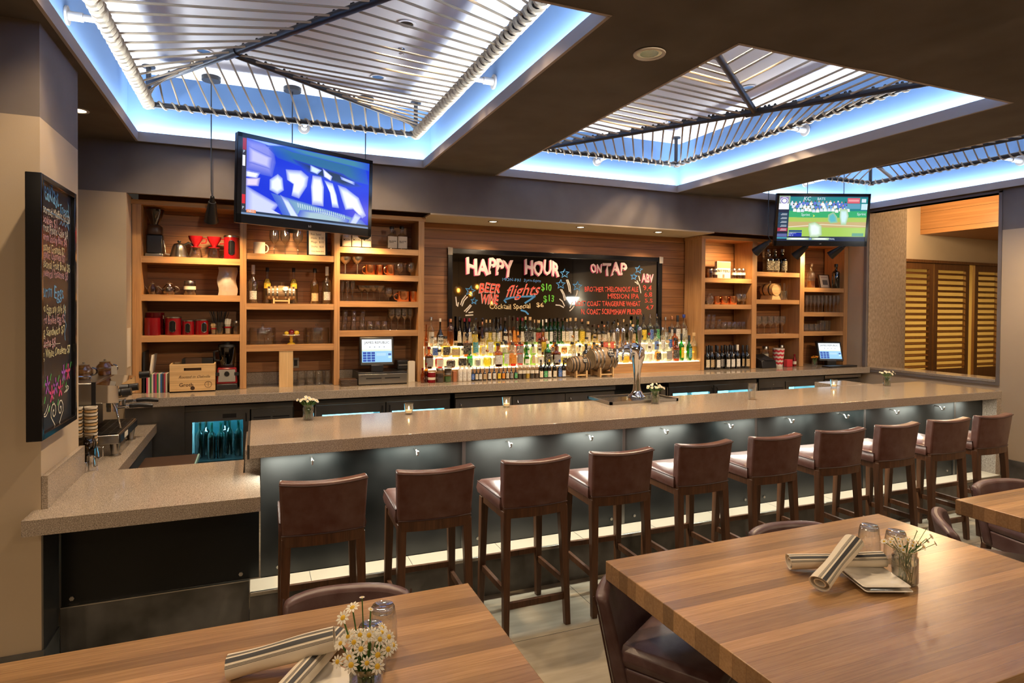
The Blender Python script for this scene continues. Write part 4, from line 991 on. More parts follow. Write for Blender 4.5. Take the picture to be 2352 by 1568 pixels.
def canister(label, u0, u1, vt, z, Y, win=1, lidm='stainless', wx=0):
    a, b = at(u0, vt, Y=Y), at(u1, vt, Y=Y); h = a.z-z; r = (b.x-a.x)/2; cx = (a.x+b.x)/2; o = (cx, Y, z+.001)
    t = thing('storage_canister', label, 'canister', o, 'red storage canisters')
    MB().lathe([(r, 0), (r*1.01, .004), (r, h*.93), (r*.9, h*.94)], o, 22).build('body', 'red_enamel', t)
    MB().lathe([(r*1.03, h*.92), (r*1.03, h*.985), (r*.95, h), (0, h)], o, 22).build('lid', lidm, t)
    if win:
        ww, wh, zc_ = r*.36, h*.3, z+h*.48
        def on(dx, dz, d): xx = wx+dx; return (cx+xx, Y-math.sqrt(max(r*r-xx*xx, 1e-6))-d, zc_+dz)
        V, n_ = [], 7
        for j_ in range(13):
            dz = -wh+2*wh*j_/12; e = abs(dz)-(wh-ww); hw = math.sqrt(max(ww*ww-max(e, 0)**2, 1e-7))
            V += [on(-hw+2*hw*i_/(n_-1), dz, .0015) for i_ in range(n_)]
        MB().add(V, [(a_*n_+b_, a_*n_+b_+1, (a_+1)*n_+b_+1, (a_+1)*n_+b_) for a_ in range(12) for b_ in range(n_-1)], True).build('window', 'black_gloss', t)
        ring = [on(ww*math.cos(q), ww*math.sin(q)+(wh-ww)*(1 if math.sin(q) > 0 else -1), .002) for q in [2*PI*k_/28+.01 for k_ in range(28)]]
        MB().tube(ring, .0035, 5, closed=True).build('window_rim', 'chrome', t)
    return t
canister('tall red canister with a window, at the right end of the top shelf', 514, 550, 541, z, 6.33)
z = B1[1]
def teapot(label, u0, u1, vt, z, Y, flip=1):
    a, b = at(u0, vt, Y=Y), at(u1, vt, Y=Y); h = a.z-z; w = b.x-a.x; r = w*.33; cx = (a.x+b.x)/2; o = (cx, Y, z+.001)
    t = thing('teapot', label, 'teapot', o, 'dark glass teapots')
    MB().lathe([(r*.7, 0), (r, h*.25), (r*.95, h*.5), (r*.5, h*.75), (r*.48, h*.8)], o, 18).build('body', 'tint_glass', t)
    MB().lathe([(r*.8, h*.08), (r*.9, h*.25), (r*.85, h*.45), (0, h*.46)], o, 14).build('tea', 'liquid_brown', t)
    MB().lathe([(r*.55, h*.8), (r*.5, h*.86), (r*.12, h*.9), (r*.16, h*.96), (0, h)], o, 14).build('lid', 'bark_brown', t)
    MB().tube([(cx-r*.9*flip, Y, z+h*.3), (cx-r*1.3*flip, Y, z+h*.5), (cx-r*1.6*flip, Y, z+h*.65)], [r*.18, r*.12, r*.08], 7).build('spout', 'bark_brown', t)
    MB().tube([(cx+flip*(r*.9+r*.55*math.sin(q)), Y, z+h*.4+h*.22*math.cos(q)) for q in [PI*k/7 for k in range(8)]], r*.1, 6).build('handle', 'bark_brown', t)
teapot('dark glass teapot at the left end of the second shelf', 334, 366, 646, z, 6.34)
teapot('dark glass teapot with its handle to the right, second on its shelf', 364, 412, 646, z, 6.34)
jar('dark jar of tea with a white label, alone mid shelf above the red canisters', 422, 450, 645, 6.34, z, 'clear_glass', 'stainless', 'bark_brown', lab='paper')
a, b = at(499, 613, Y=6.33), at(551, 613, Y=6.33)
mb = MB(); N = 8; V = []
for sgn in (-1, 1):
    for j in range(N+1):
        for i in range(N+1):
            u, v = i/N, j/N; bul = .045*(math.sin(PI*min(max(u, .02), .98))**.6)*(math.sin(PI*min(max(v, .06), .94))**.5)
            V.append((a.x+.004+(b.x-a.x-.03)*u+.008*math.sin(9*v)*(1 if i in (0, N) else 0), 6.36+sgn*bul+.004*math.sin(17*u+11*v), z+.002+(a.z-z)*v))
m_ = (N+1)**2; fs = []
for j in range(N):
    for i in range(N):
        q = j*(N+1)+i; fs += [(q, q+1, q+N+2, q+N+1), (m_+q+1, m_+q, m_+q+N+1, m_+q+N+2)]
t = thing('coffee_bag', 'shiny silver foil bag of coffee leaning at the right end of the second shelf', 'bag', (a.x, 6.36, z)); mb.add(V, fs, True).build('bag', 'foil', t)
z = B1[2]
for i, (u0, u1, vt, Y, lb) in enumerate(((334, 378, 718, 6.44, 'red enamel jug standing behind another red jug'), (331, 369, 730, 6.31, 'red enamel jug in front, far left of the third shelf'))):
    a, b = at(u0, vt, Y=Y), at(u1, vt, Y=Y); h = a.z-z; r = (b.x-a.x)/2; cx = (a.x+b.x)/2; o = (cx, Y, z+.001)
    t = thing('enamel_jug', lb, 'jug', o, 'red enamel jugs')
    MB().lathe([(r*.98, 0), (r, .006), (r, h), (r*.96, h), (r*.94, .01), (0, .01)], o, 24).build('body', 'red_enamel', t)
    if i == 0: MB().tube([(cx+r*.78, Y-r*.6, z+h*.9), (cx+r*.98, Y-r*.6-.012, z+h*.86), (cx+r*1.0, Y-r*.6-.014, z+h*.35), (cx+r*.8, Y-r*.6, z+h*.25)], .005, 6).build('handle', 'chrome', t)
canister('red canister with an oval window holding white sugar', 379, 417, 727, z, 6.33)
canister('small red canister with an oval window, beside the sugar canister', 418, 447, 735, z, 6.33)
canister('small red canister turned to the right, third from the jugs', 448, 479, 733, z, 6.33, wx=.022)
def sticks(label, name, cat, u0, u1, vt, vj, z, Y, jarmat, stick, n=16, spread=.3, band=None, rs=.003):
    a, b = at(u0, vj, Y=Y), at(u1, vj, Y=Y); hj = a.z-z; H = at(u0, vt, Y=Y).z-z; r = (b.x-a.x)/2; cx = (a.x+b.x)/2; o = (cx, Y, z+.001)
    t = thing(name, label, cat, o); MB().lathe([(r*.95, 0), (r, .005), (r, hj), (r*.94, hj), (r*.9, .008), (0, .008)], o, 16).build('cup', jarmat, t)
    m = MB()
    for k in range(n):
        q = k*2.4; rr = r*.75*math.sqrt((k+.5)/n); m.cyl((cx+rr*.6*math.cos(q), Y+rr*.6*math.sin(q), z+.012), (cx+rr*(1+spread*3)*math.cos(q), Y+rr*(1+spread)*math.sin(q), z+H-random.uniform(0, .012)), rs, 5)
    m.build('sticks', stick, t)['kind'] = 'stuff'
    if band: MB().lathe([(r*1.02, hj*.62), (r*1.02, hj*.76)], o, 18, open='both').build('band', band, t)
sticks('small glass of wooden stirrers with a red band', 'stirrer_glass', 'glass of stirrers', 483, 497, 742, 748, z, 6.33, 'clear_glass', 'pine', 14, .05, 'red_enamel')
sticks('glass of black straws fanning out at the top', 'straw_jar', 'jar of straws', 494, 514, 714, 740, z, 6.34, 'clear_glass', 'black_plastic', 26, .75)
sticks('glass of pink sweetener packets with a red band', 'packet_glass', 'glass of packets', 515, 532, 731, 744, z, 6.34, 'clear_glass', 'petal', 20, .1, 'red_enamel', .005)
jar('dark lidded jar at the right end of the third shelf', 534, 551, 737, 6.35, z, 'clear_glass', 'stainless', 'bark_brown')
ZB = 1.0855
# counter under the first bay
z = ZB
for i, (u, w, hh, c, lb) in enumerate(((333, .012, .36, 'black_plastic', 'tall black menu folder leaning against the left upright'), (341, .01, .33, 'paper', 'tall pale menu card curling beside the black folder'))):
    p = at(u, 890, Y=6.3)
    t = MB(); t.hexa([(p.x, 6.2, z), (p.x+w, 6.2, z), (p.x+w, 6.45, z), (p.x, 6.45, z), (p.x-.005+.04*i, 6.22, z+hh), (p.x+w+.04*i, 6.22, z+hh), (p.x+w+.04*i, 6.45, z+hh), (p.x-.005+.04*i, 6.45, z+hh)])
    o = t.build('menu_folder', c, loc=(p.x, 6.3, z)); tag(o, lb, 'menu', 'menus beside the books')
bc = [((.5,.06,.12),'crimson'), ((.62,.58,.5),'cream'), ((.03,.16,.06),'green'), ((.62,.58,.5),'ivory'), ((.14,.03,.14),'purple'), ((.42,.04,.1),'red'), ((.03,.2,.08),'bright green'), ((.6,.58,.5),'white'), ((.03,.12,.32),'blue'), ((.05,.05,.07),'black'), ((.4,.04,.08),'dark red'), ((.6,.58,.5),'pale')]
x0b, x1b = at(337, 893, Y=6.22).x, at(385, 893, Y=6.22).x; w = (x1b-x0b)/len(bc)
for i, (c, nm) in enumerate(bc):
    xa = x0b+i*w; t = thing('book', f'thin book with a {nm} spine, {nth(i, len(bc))} in the row by the wine crate', 'book', (xa, 6.25, z), 'thin books beside the wine crate')
    MB().box(xa, xa+.003, 6.20, 6.37, z, z+.165, c).box(xa+w-.004, xa+w-.001, 6.20, 6.37, z, z+.165, c).box(xa, xa+w-.001, 6.198, 6.201, z, z+.165, c).build('cover', 'painted', t); MB().box(xa+.003, xa+w-.004, 6.202, 6.366, z+.003, z+.162).build('pages', 'paper', t)
a, b = at(389, 893, Y=6.14), at(494, 893, Y=6.14)
t = thing('wine_crate', 'pale wooden wine crate lettered in script, standing on the worktop', 'crate', ((a.x+b.x)/2, 6.3, z)); X0, X1 = a.x, b.x; H = .25
f = MB(); f.box(X0, X1, 6.15, 6.165, z, z+.19); f.box(X0, X1, 6.15, 6.165, z+.215, z+H); hx = (X0+X1)/2
f.box(X0, hx-.07, 6.15, 6.165, z+.19, z+.215); f.box(hx+.07, X1, 6.15, 6.165, z+.19, z+.215); f.build('front_panel', 'pine', t)
MB().box(X0, X1, 6.4, 6.412, z, z+H).build('back_panel', 'pine', t); MB().box(X0, X0+.012, 6.165, 6.4, z, z+H).build('side_panel', 'pine', t); MB().box(X1-.012, X1, 6.165, 6.4, z, z+H).build('side_panel', 'pine', t); MB().box(X0, X1, 6.15, 6.41, z, z+.01).build('bottom', 'pine', t)
EX, EZ = Vector((1,0,0)), Vector((0,0,1))
text('Rooted in Oakville', t, 'bark_brown', (X0+.07, 6.149, z+.125), EX, EZ, w=(X1-X0)*.7, shear=.5); text('Groth', t, 'bark_brown', (X0+.075, 6.149, z+.05), EX, EZ, w=.11, bold=.01)
MB().tube([(hx+.125+.028*math.cos(q), 6.149, z+.065+.028*math.sin(q)) for q in [PI*k/8 for k in range(16)]], .0015, 4, closed=True).cyl((hx+.125, 6.149, z+.045), (hx+.125, 6.149, z+.085), .0015, 4).build('crest', 'bark_brown', t)
MB().lathe([(.018, 0), (0, .001)], (hx+.0, 6.149, z+.035), 12, axis='y').build('knot', 'bark_brown', t)
t = thing('storage_box', 'black box with a brown card standing in the wine crate', 'box', (hx, 6.3, z+.011)); MB().box(hx-.09, hx+.16, 6.2, 6.39, z+.011, z+.29).build('body', 'black_plastic', t); MB().box(hx-.06, hx+.07, 6.19, 6.2, z+.011, z+.3).build('card', 'bark_brown', t)
a, b = at(498, 890, Y=6.18), at(550, 890, Y=6.18); cx = (a.x+b.x)/2-.012; W2 = (b.x-a.x)/2*.93
t = thing('blender', 'red and silver bar blender with a clear jug, beside the wine crate', 'blender', (cx, 6.28, z)); o = (cx, 6.3, z)
MB().box(cx-W2, cx+W2, 6.2, 6.4, z, z+.055).build('foot', 'black_plastic', t, bevel=.008)
MB().hexa([(cx-W2, 6.2, z+.056), (cx+W2, 6.2, z+.056), (cx+W2, 6.4, z+.056), (cx-W2, 6.4, z+.056), (cx-W2*.9, 6.22, z+.2), (cx+W2*.9, 6.22, z+.2), (cx+W2*.9, 6.39, z+.2), (cx-W2*.9, 6.39, z+.2)]).build('motor_housing', 'red_enamel', t, bevel=.008)
pn = MB(); pn.hexa([(cx-W2*.82, 6.2, z+.075), (cx+W2*.82, 6.2, z+.075), (cx+W2*.82, 6.21, z+.075), (cx-W2*.82, 6.21, z+.075), (cx-W2*.78, 6.215, z+.185), (cx+W2*.78, 6.215, z+.185), (cx+W2*.78, 6.23, z+.185), (cx-W2*.78, 6.23, z+.185)]); pn.build('control_panel', 'stainless', t)
MB().cyl((cx, 6.21, z+.15), (cx, 6.19, z+.147), .022, 16).build('dial', 'black_plastic', t)
for sx in (-.08, .08): MB().box(cx+sx-.018, cx+sx+.018, 6.2, 6.215, z+.13, z+.16).build('switch', 'black_plastic', t)
MB().lathe([(.055, .2), (.06, .22)], o, 16, sq=4).build('jug_collar', 'black_plastic', t)
MB().lathe([(.055, .221), (.06, .24), (.076, .36), (.078, .39)], o, 16, sq=4).build('jug', 'smoke_glass', t); MB().lathe([(.078, .39), (.076, .41), (.03, .415), (.03, .43), (0, .43)], o, 16).build('jug_lid', 'black_plastic', t)
MB().tube([(cx-.07, 6.3, z+.35), (cx-.112, 6.3, z+.345), (cx-.108, 6.3, z+.27), (cx-.06, 6.3, z+.26)], .011, 6).build('jug_handle', 'black_plastic', t)
# --- second bay
z = B2[0]
mug('coffee_mug', 'white coffee mug on the top shelf left of the wine glasses', 'mug', 582, 616, 556, 6.33, z, 'white_ceramic', side=1)
glasses('wine_glass', (630, 655, 684), 6.36, z, 529, 'large clear wine glass by the for sale sign, # of three', 'wine glasses by the sale sign')
a, b = at(704, 527, Y=6.42), at(752, 586, Y=6.36)
t = thing('framed_price_sign', 'black framed cream sign with handwritten prices for hats, mugs and shirts', 'sign', (a.x, 6.4, z)); H = a.z-z
S = lambda u, v, d: (a.x+(b.x-a.x)*u, 6.36-d+.03*v, z+.002+H*v)
MB().hexa([S(0,0,0), S(1,0,0), S(1,0,-.014), S(0,0,-.014), S(0,1,0), S(1,1,0), S(1,1,-.014), S(0,1,-.014)]).build('frame', 'black_gloss', t)
MB().quad(S(.1,.06,.002), S(.9,.06,.002), S(.9,.94,.002), S(.1,.94,.002)).build('sheet', 'paper', t)
for i, s_ in enumerate(('For Sale!', 'Hats  $10', 'Mugs  $10', 'Shirts  $20', 'Wine Glasses $15')): text(s_, t, 'black_ink', S(.2, .78-i*.155, .004), EX, Vector((0, .03/H, 1)).normalized(), w=(b.x-a.x)*(.5 if i == 0 else .62))
# ---- generic bottles
BP = {  # outline: list of (radius share, height share), squareness
 'bordeaux': ([(.9,0),(1,.02),(1,.6),(.85,.68),(.38,.75),(.34,.95),(.38,.955),(.38,1)], 0),
 'burgundy': ([(.9,0),(1,.02),(1,.42),(.8,.56),(.4,.72),(.33,.94),(.38,.95),(.38,1)], 0),
 'round': ([(.88,0),(1,.03),(1,.6),(.9,.68),(.5,.75),(.33,.8),(.33,.95),(.38,.96),(.38,1)], 0),
 'square': ([(.92,0),(1,.02),(1,.62),(.92,.68),(.45,.74),(.36,.78),(.36,.94),(.42,.95),(.42,1)], 6),
 'flask': ([(.85,0),(1,.05),(1,.5),(.8,.62),(.3,.72),(.26,.94),(.3,.95),(.3,1)], 3),
 'tall': ([(.9,0),(1,.02),(.96,.68),(.8,.75),(.36,.82),(.34,.96),(.4,.97),(.4,1)], 0),
 'cone': ([(1,0),(1,.04),(.86,.35),(.5,.66),(.34,.76),(.32,.95),(.36,.96),(.36,1)], 0),
 'bulb': ([(.6,0),(.8,.04),(1,.24),(.95,.42),(.5,.58),(.25,.68),(.23,.94),(.28,.95),(.28,1)], 0),
 'dropper': ([(.92,0),(1,.03),(1,.55),(.8,.63),(.4,.68),(.4,.78),(.35,.79),(.2,1)], 0),
}
SHAPE = {'bordeaux': 'straight shouldered', 'burgundy': 'sloping shouldered', 'round': 'round shouldered', 'square': 'square', 'flask': 'squat', 'tall': 'tall slim', 'cone': 'cone shaped', 'bulb': 'bulbous', 'dropper': 'small dropper'}
CAPC = {'black': 'black_plastic', 'red': 'red_enamel', 'cork': 'pine', 'gold': 'copper', 'white': 'white_ceramic', 'silver': 'stainless', 'blue': 'cap_blue', 'yellow': 'cap_yellow', 'pour': 'chrome', 'brown': 'bark_brown'}
pbr('cap_blue', (.02,.05,.3), .4); pbr('cap_yellow', (.75,.5,.03), .4); pbr('cap_green', (.03,.2,.05), .4)
LAB = {'cream': (.74,.66,.5), 'white': (.78,.77,.73), 'black': (.025,.022,.02), 'tan': (.55,.4,.22), 'red': (.55,.05,.03), 'blue': (.05,.15,.5), 'yellow': (.85,.6,.05), 'green': (.05,.35,.12), 'grey': (.35,.33,.31), 'orange': (.8,.3,.04), 'teal': (.05,.3,.35)}
for k, c in LAB.items(): label_mat('label_'+k, c, (.6,.55,.42) if sum(c) < .9 else mixc(c, (.05,.03,.02), .8))
def bottle(shape, r, h, glass, liq, lab, cap, x, y, z, label, group, fill=.62, lz=(.12, .5), rz=None, cat='bottle', name='liquor_bottle', word=None, wcol='black_ink'):
    key = (shape, round(r, 3), round(h, 3))
    prof, sq = BP[shape]; n = 14 if not sq else 20
    hb = h*.9 if cap != 'none' else h
    pr_ = [(a*r, b*hb) for a, b in prof]; o = (0, 0, 0); sy = .62 if shape == 'flask' else 1
    t = thing(name, label, cat, (0,0,0), group)
    MB().lathe(pr_+[(0, hb)], o, n, sq, 1, sy).build('glass', glass, t)
    if liq:
        fz = fill*hb; L = []
        for (a, b), (a2, b2) in zip(pr_, pr_[1:]):
            if b > fz: break
            L.append((a*.93, max(b, .004)))
            if b2 > fz: q = (fz-b)/(b2-b); L.append(((a+(a2-a)*q)*.93, fz))
        L.append((0, L[-1][1])); MB().lathe(L, o, n, sq, 1, sy).build('liquor', 'liquid_'+liq, t)
    if lab:
        z0, z1 = lz[0]*h, lz[1]*h; V = []; N = 8
        def rad(zz):
            for (a, b), (a2, b2) in zip(pr_, pr_[1:]):
                if b <= zz <= b2: return a+(a2-a)*(zz-b)/max(b2-b, 1e-6)
            return r
        for zz in (z0, (z0+z1)/2, z1):
            R0 = rad(zz)*1.015
            for i in range(N+1):
                q = -PI/2+(i/N-.5)*1.75; ca, sa = math.cos(q), math.sin(q); k = 1 if not sq else (abs(ca)**sq+abs(sa)**sq)**(-1/sq)
                V.append((R0*k*ca, R0*k*sa*sy, zz))
        lo = MB().add(V, [(j*(N+1)+i, j*(N+1)+i+1, (j+1)*(N+1)+i+1, (j+1)*(N+1)+i) for j in range(2) for i in range(N)], True).build('paper_label', 'paper' if word else 'label_'+lab, t)
    cr = pr_[-1][0]*1.12
    if cap == 'pour': MB().lathe([(cr*.8, hb), (cr*.9, hb+.012), (cr*.3, hb+.02), (cr*.2, h+.02), (0, h+.02)], o, 8).build('pourer', 'chrome', t)
    elif cap != 'none': MB().lathe([(cr, hb-h*(.02 if shape != 'bordeaux' else .14)), (cr, h-.002), (cr*.9, h), (0, h)], o, 10).build('cap', CAPC[cap], t)
    t.location = (x, y, z+.001); t.rotation_euler = (0, 0, random.uniform(-.25, .25) if rz is None else rz)
    if word:
        text(word, t, wcol, (x-r*.72, y-r*1.06*(1.0 if not sq else 1), z+h*(lz[0]+lz[1])/2-.006), EX, EZ, w=r*1.45, h=.022, bold=.02)
    return t
def shelf_bottle(shape, u0, u1, vt, Y, z, glass, liq, lab, cap, label, group, **k):
    a, b = at(u0, vt, Y=Y), at(u1, vt, Y=Y)
    return bottle(shape, (b.x-a.x)/2, a.z-z, glass, liq, lab, cap, (a.x+b.x)/2, Y, z, label, group, **k)
z = B2[1]; G = 'bottles around the small barrel'
shelf_bottle('bordeaux', 571, 592, 608, 6.36, z, 'clear_bottle', 'clear', 'white', 'white', 'clear bottle with a white neck at the left of the small shelf barrel', G, lz=(.1, .32), rz=0)
shelf_bottle('round', 604, 624, 614, 6.45, z, 'clear_bottle', 'clear', 'yellow', 'black', 'clear bottle with a yellow label behind the left end of the shelf barrel', G, lz=(.42, .68), rz=0)
shelf_bottle('round', 665, 684, 615, 6.45, z, 'clear_bottle', 'clear', 'yellow', 'black', 'clear bottle with a yellow label at the right of the shelf barrel', G, lz=(.42, .68), rz=0)
shelf_bottle('round', 713, 733, 616, 6.42, z, 'clear_bottle', 'gold', 'tan', 'black', 'clear bottle with a paper tag, alone between barrel and end bottle', G, lz=(.08, .3), rz=0)
shelf_bottle('bordeaux', 741, 761, 612, 6.36, z, 'clear_bottle', 'clear', 'white', 'white', 'clear bottle with green band at the right end of the barrel shelf', G, lz=(.1, .32), rz=0)
def barrel(label, cx, Y, z, L, R, tagtext, tilt=0, stand=.05, hoop='stainless', head='barrel_wood', yaw=0):
    """small cask lying along x on a wooden cradle"""
    t = thing('oak_barrel', label, 'barrel', (cx, Y, z+.001)); zc = z+stand+R; o = (cx, Y, zc)
    MB().lathe([(0, -L/2+.006), (R*.76, -L/2+.006), (R*.8, -L/2), (R*.9, -L*.3), (R, 0), (R*.9, L*.3), (R*.8, L/2), (R*.76, L/2-.006), (0, L/2-.006)], o, 24, axis='x').build('staves', head, t)
    for q in (-.44, -.3, -.15, .15, .3, .44):
        rr = R*(1-.2*(q*2)**2)*1.012; MB().lathe([(rr*.99, (q-.028)*L), (rr, (q-.026)*L), (rr, (q+.026)*L), (rr*.99, (q+.028)*L)], o, 24, axis='x', open='both').build('hoop', hoop, t)
    MB().lathe([(.012, 0), (.014, .03), (0, .032)], (cx, Y, zc+R*.99), 8).build('bung', 'bark_brown', t)
    for sx in (-1, 1):
        xx = cx+sx*L*.27; MB().box(xx-.008, xx+.008, Y-R*.8, Y-R*.35, z+.001, z+stand+R*.34).box(xx-.008, xx+.008, Y+R*.35, Y+R*.8, z+.001, z+stand+R*.34).box(xx-.008, xx+.008, Y-R*.4, Y+R*.4, z+.012, z+stand*.9).build('cradle_end', 'pine', t)
    MB().box(cx-L*.27, cx+L*.27, Y-R*.72, Y-R*.6, z+.02, z+.035).build('cradle_rail', 'pine', t)
    d = MB(); c_ = Vector((cx+L*.14, Y-R*.86, zc+R*.5)); n = Vector((0, -.86, .5)).normalized(); uu = EX; ww = n.cross(uu)
    d.poly([c_+n*.01+uu*R*.33*math.cos(q)+ww*R*.33*math.sin(q) for q in [-2*PI*k/18 for k in range(18)]]); 
    tg = d.build('chalk_tag', 'slate', t)
    for i, s_ in enumerate(tagtext): text(s_, tg, 'paper', c_+n*.012+ww*(R*.1-i*R*.15)-uu*R*.02, uu, ww, w=R*.45, align='c')
    return t
pa = at(646, 690, Y=6.36); barrel('small hooped barrel on a cradle with a chalk tag, on a shelf among clear bottles', pa.x, 6.36, z, .25, .075, ['Barrel', 'Aged'], stand=.025)
z = B2[2]
for u0, u1, lb in ((572, 634, 'glass cake dome left of the fruit stand'), (699, 756, 'glass cake dome right of the fruit stand')):
    a, b = at(u0, 752, Y=6.40), at(u1, 752, Y=6.40); cx = (a.x+b.x)/2; r = (b.x-a.x)/2; h = a.z-z; o = (cx, 6.41, z+.001)
    t = thing('cake_dome', lb, 'cake dome', o, 'glass cake domes'); MB().lathe([(r, 0), (r, h*.9), (r*.96, h), (0, h*1.01)], o, 24, open='both').build('dome', 'clear_glass', t); MB().lathe([(.008, h*1.01), (.007, h+.012), (.016, h+.02), (.014, h+.034), (0, h+.037)], o, 12).build('knob', 'clear_glass', t)
cx = at(669, 770, Y=6.36).x; zt = at(669, 769, Y=6.36).z; o = (cx, 6.36, z+.001); hh = zt-z
t = thing('cake_stand', 'little white plate on a turned yellow foot, carrying fruit', 'cake stand', o)
MB().lathe([(.038, 0), (.036, .006), (.012, .02), (.018, .035), (.012, .05), (.016, hh-.012), (0, hh-.011)], o, 16).build('foot', 'cap_yellow', t); MB().lathe([(0, hh-.01), (.07, hh-.008), (.082, hh), (.08, hh+.003), (0, hh-.004)], o, 24).build('plate', 'white_ceramic', t)
for dx, r, mt, lb, cat in ((-.043, .021, 'cap_yellow', 'yellow lemon at the left on the little cake stand', 'lemon'), (0, .03, 'red_enamel', 'red apple in the middle of the little cake stand', 'apple'), (.048, .024, 'cap_yellow', 'yellow lemon at the right on the little cake stand', 'lemon')):
    single(cat, lb, 'fruit', MB().ball((0,0,r*.92), r, 12, 1.05 if cat == 'lemon' else 1, 1, .92), mt, (cx+dx, 6.345, z+hh-.001))
z = ZB
a, b = at(641, 882, Y=6.24), at(673, 882, Y=6.24)
tag(MB().box(a.x, b.x, 6.24, 6.275, z, B2[2]-.0575).build('timber_post', 'pine_upright', loc=(a.x, 6.26, z)), 'pale timber post propping up the shelf beside the cake domes', 'post')
p = at(679, 833, Y=YB)
t = thing('wall_outlet', 'steel power outlet plate behind the jars', 'outlet', (p.x, YB, p.z)); MB().box(p.x-.032, p.x+.032, YB-.006, YB, p.z-.05, p.z+.05).build('plate', 'stainless', t); MB().box(p.x-.016, p.x+.016, YB-.009, YB-.006, p.z-.03, p.z+.03).build('socket', 'black_plastic', t)
for i, (u0, u1) in enumerate(((682, 702), (703, 722), (723, 743), (745, 760))):
    jar(f'empty clear mason jar on the worktop beside the timber post, {nth(i, 4)} of four', u0, u1, 846, 6.33, z, 'clear_glass', None, group='mason jars on the worktop', name='mason_jar')
tag(MB().tube([at(566, 876, Z=z+.006), at(590, 880, Z=z+.006), at(615, 879, Z=z+.006), at(635, 872, Z=z+.006), at(641, 862, Y=6.5)], .006, 6).build('power_cable', 'black_plastic', loc=(0, 6.4, z)), 'black power cable lying on the worktop left of the timber post', 'cable')
# --- third bay
z = B3[0]
for i, (u0, u1) in enumerate(((785, 806), (807, 829), (830, 852))): shelf_bottle('square', u0, u1, 515, 6.36, z, 'clear_bottle', 'clear', 'white', 'black', f'square bottle with a white moon label on the top shelf, {nth(i, 3)} of three', 'square white-labelled bottles', lz=(.06, .58), rz=0, word='MOON')
for i, (u0, u1) in enumerate(((889, 911), (912, 934))): shelf_bottle('square', u0, u1, 519, 6.36, z, 'clear_bottle', 'clear', 'cream', 'black', f'square gin bottle with a cream label, {"left" if i == 0 else "right"} one of the pair', 'gin bottle pair', lz=(.06, .55), rz=0, word='BLADE\nGIN')
z = B3[1]; g = 'copper mugs on the left shelves'
glasses('coupe_glass', (793, 821), 6.35, z, 590, 'tarnished silver coupe on the shelf of copper mugs, # of two', 'silver coupes', mat='stainless')
for i, (u0, u1) in enumerate(((832, 861), (858, 881), (882, 906))): mug('copper_mug', f'copper mug between coupes and snifters, {nth(i, 3)} of three', 'mug', u0, u1, 608, 6.34+.05*(i == 1), z, 'copper', g, -1, i != 1)
glasses('snifter_glass', (918, 944), 6.35, z, 603, 'brandy snifter at the right end above the copper pair, # of two', 'snifters on the left shelves')
z = B3[2]
glasses('flute_glass', (786, 798, 810), 6.34, z, 643, 'narrow flute at the left end of the coupe shelf, # of three', 'flutes on the left shelves')
glasses('coupe_glass', (831, 844, 858, 872), 6.36, z, 656, 'clear coupe glass beside the flutes, # of four', 'clear coupes')
glasses('snifter_glass', (893,), 6.35, z, 660, 'single round snifter just left of the shiny copper pair', None)
for i, (u0, u1) in enumerate(((905, 940), (936, 958))): mug('copper_mug', 'shiny copper mug with a big handle at the right of the coupe shelf' if i == 0 else 'shiny copper mug at the right end touching the upright', 'mug', u0, u1, 669, 6.33, z, 'copper', g, -1, i == 0)
z = B3[3]; g = 'stacked tumblers on the left shelves'
for lev, us in enumerate(((790, 812, 832), (792, 812, 832), (793, 813, 833))):
    for u in us:
        p = at(u, 740, Y=6.35); shared(('inv', 1), 'tumbler', 'stacked upside down tumbler in the pyramid above the till screen', 'glass', g_inv, 'clear_glass', (p.x, 6.35, z+.001+lev*.068), g, .72)
for i, u in enumerate((849, 866, 883)): p = at(u, 740, Y=6.35); shared(('inv', 1), 'tumbler', f'upside down tumbler right of the tumbler stack, {nth(i, 3)} of three', 'glass', g_inv, 'clear_glass', (p.x, 6.35, z+.001), g, .98)
glasses('wine_glass', (899, 914, 929, 943), 6.36, z, 708, 'clear wine glass at the right above the till printer, # of four', 'wine glasses on the left shelves')
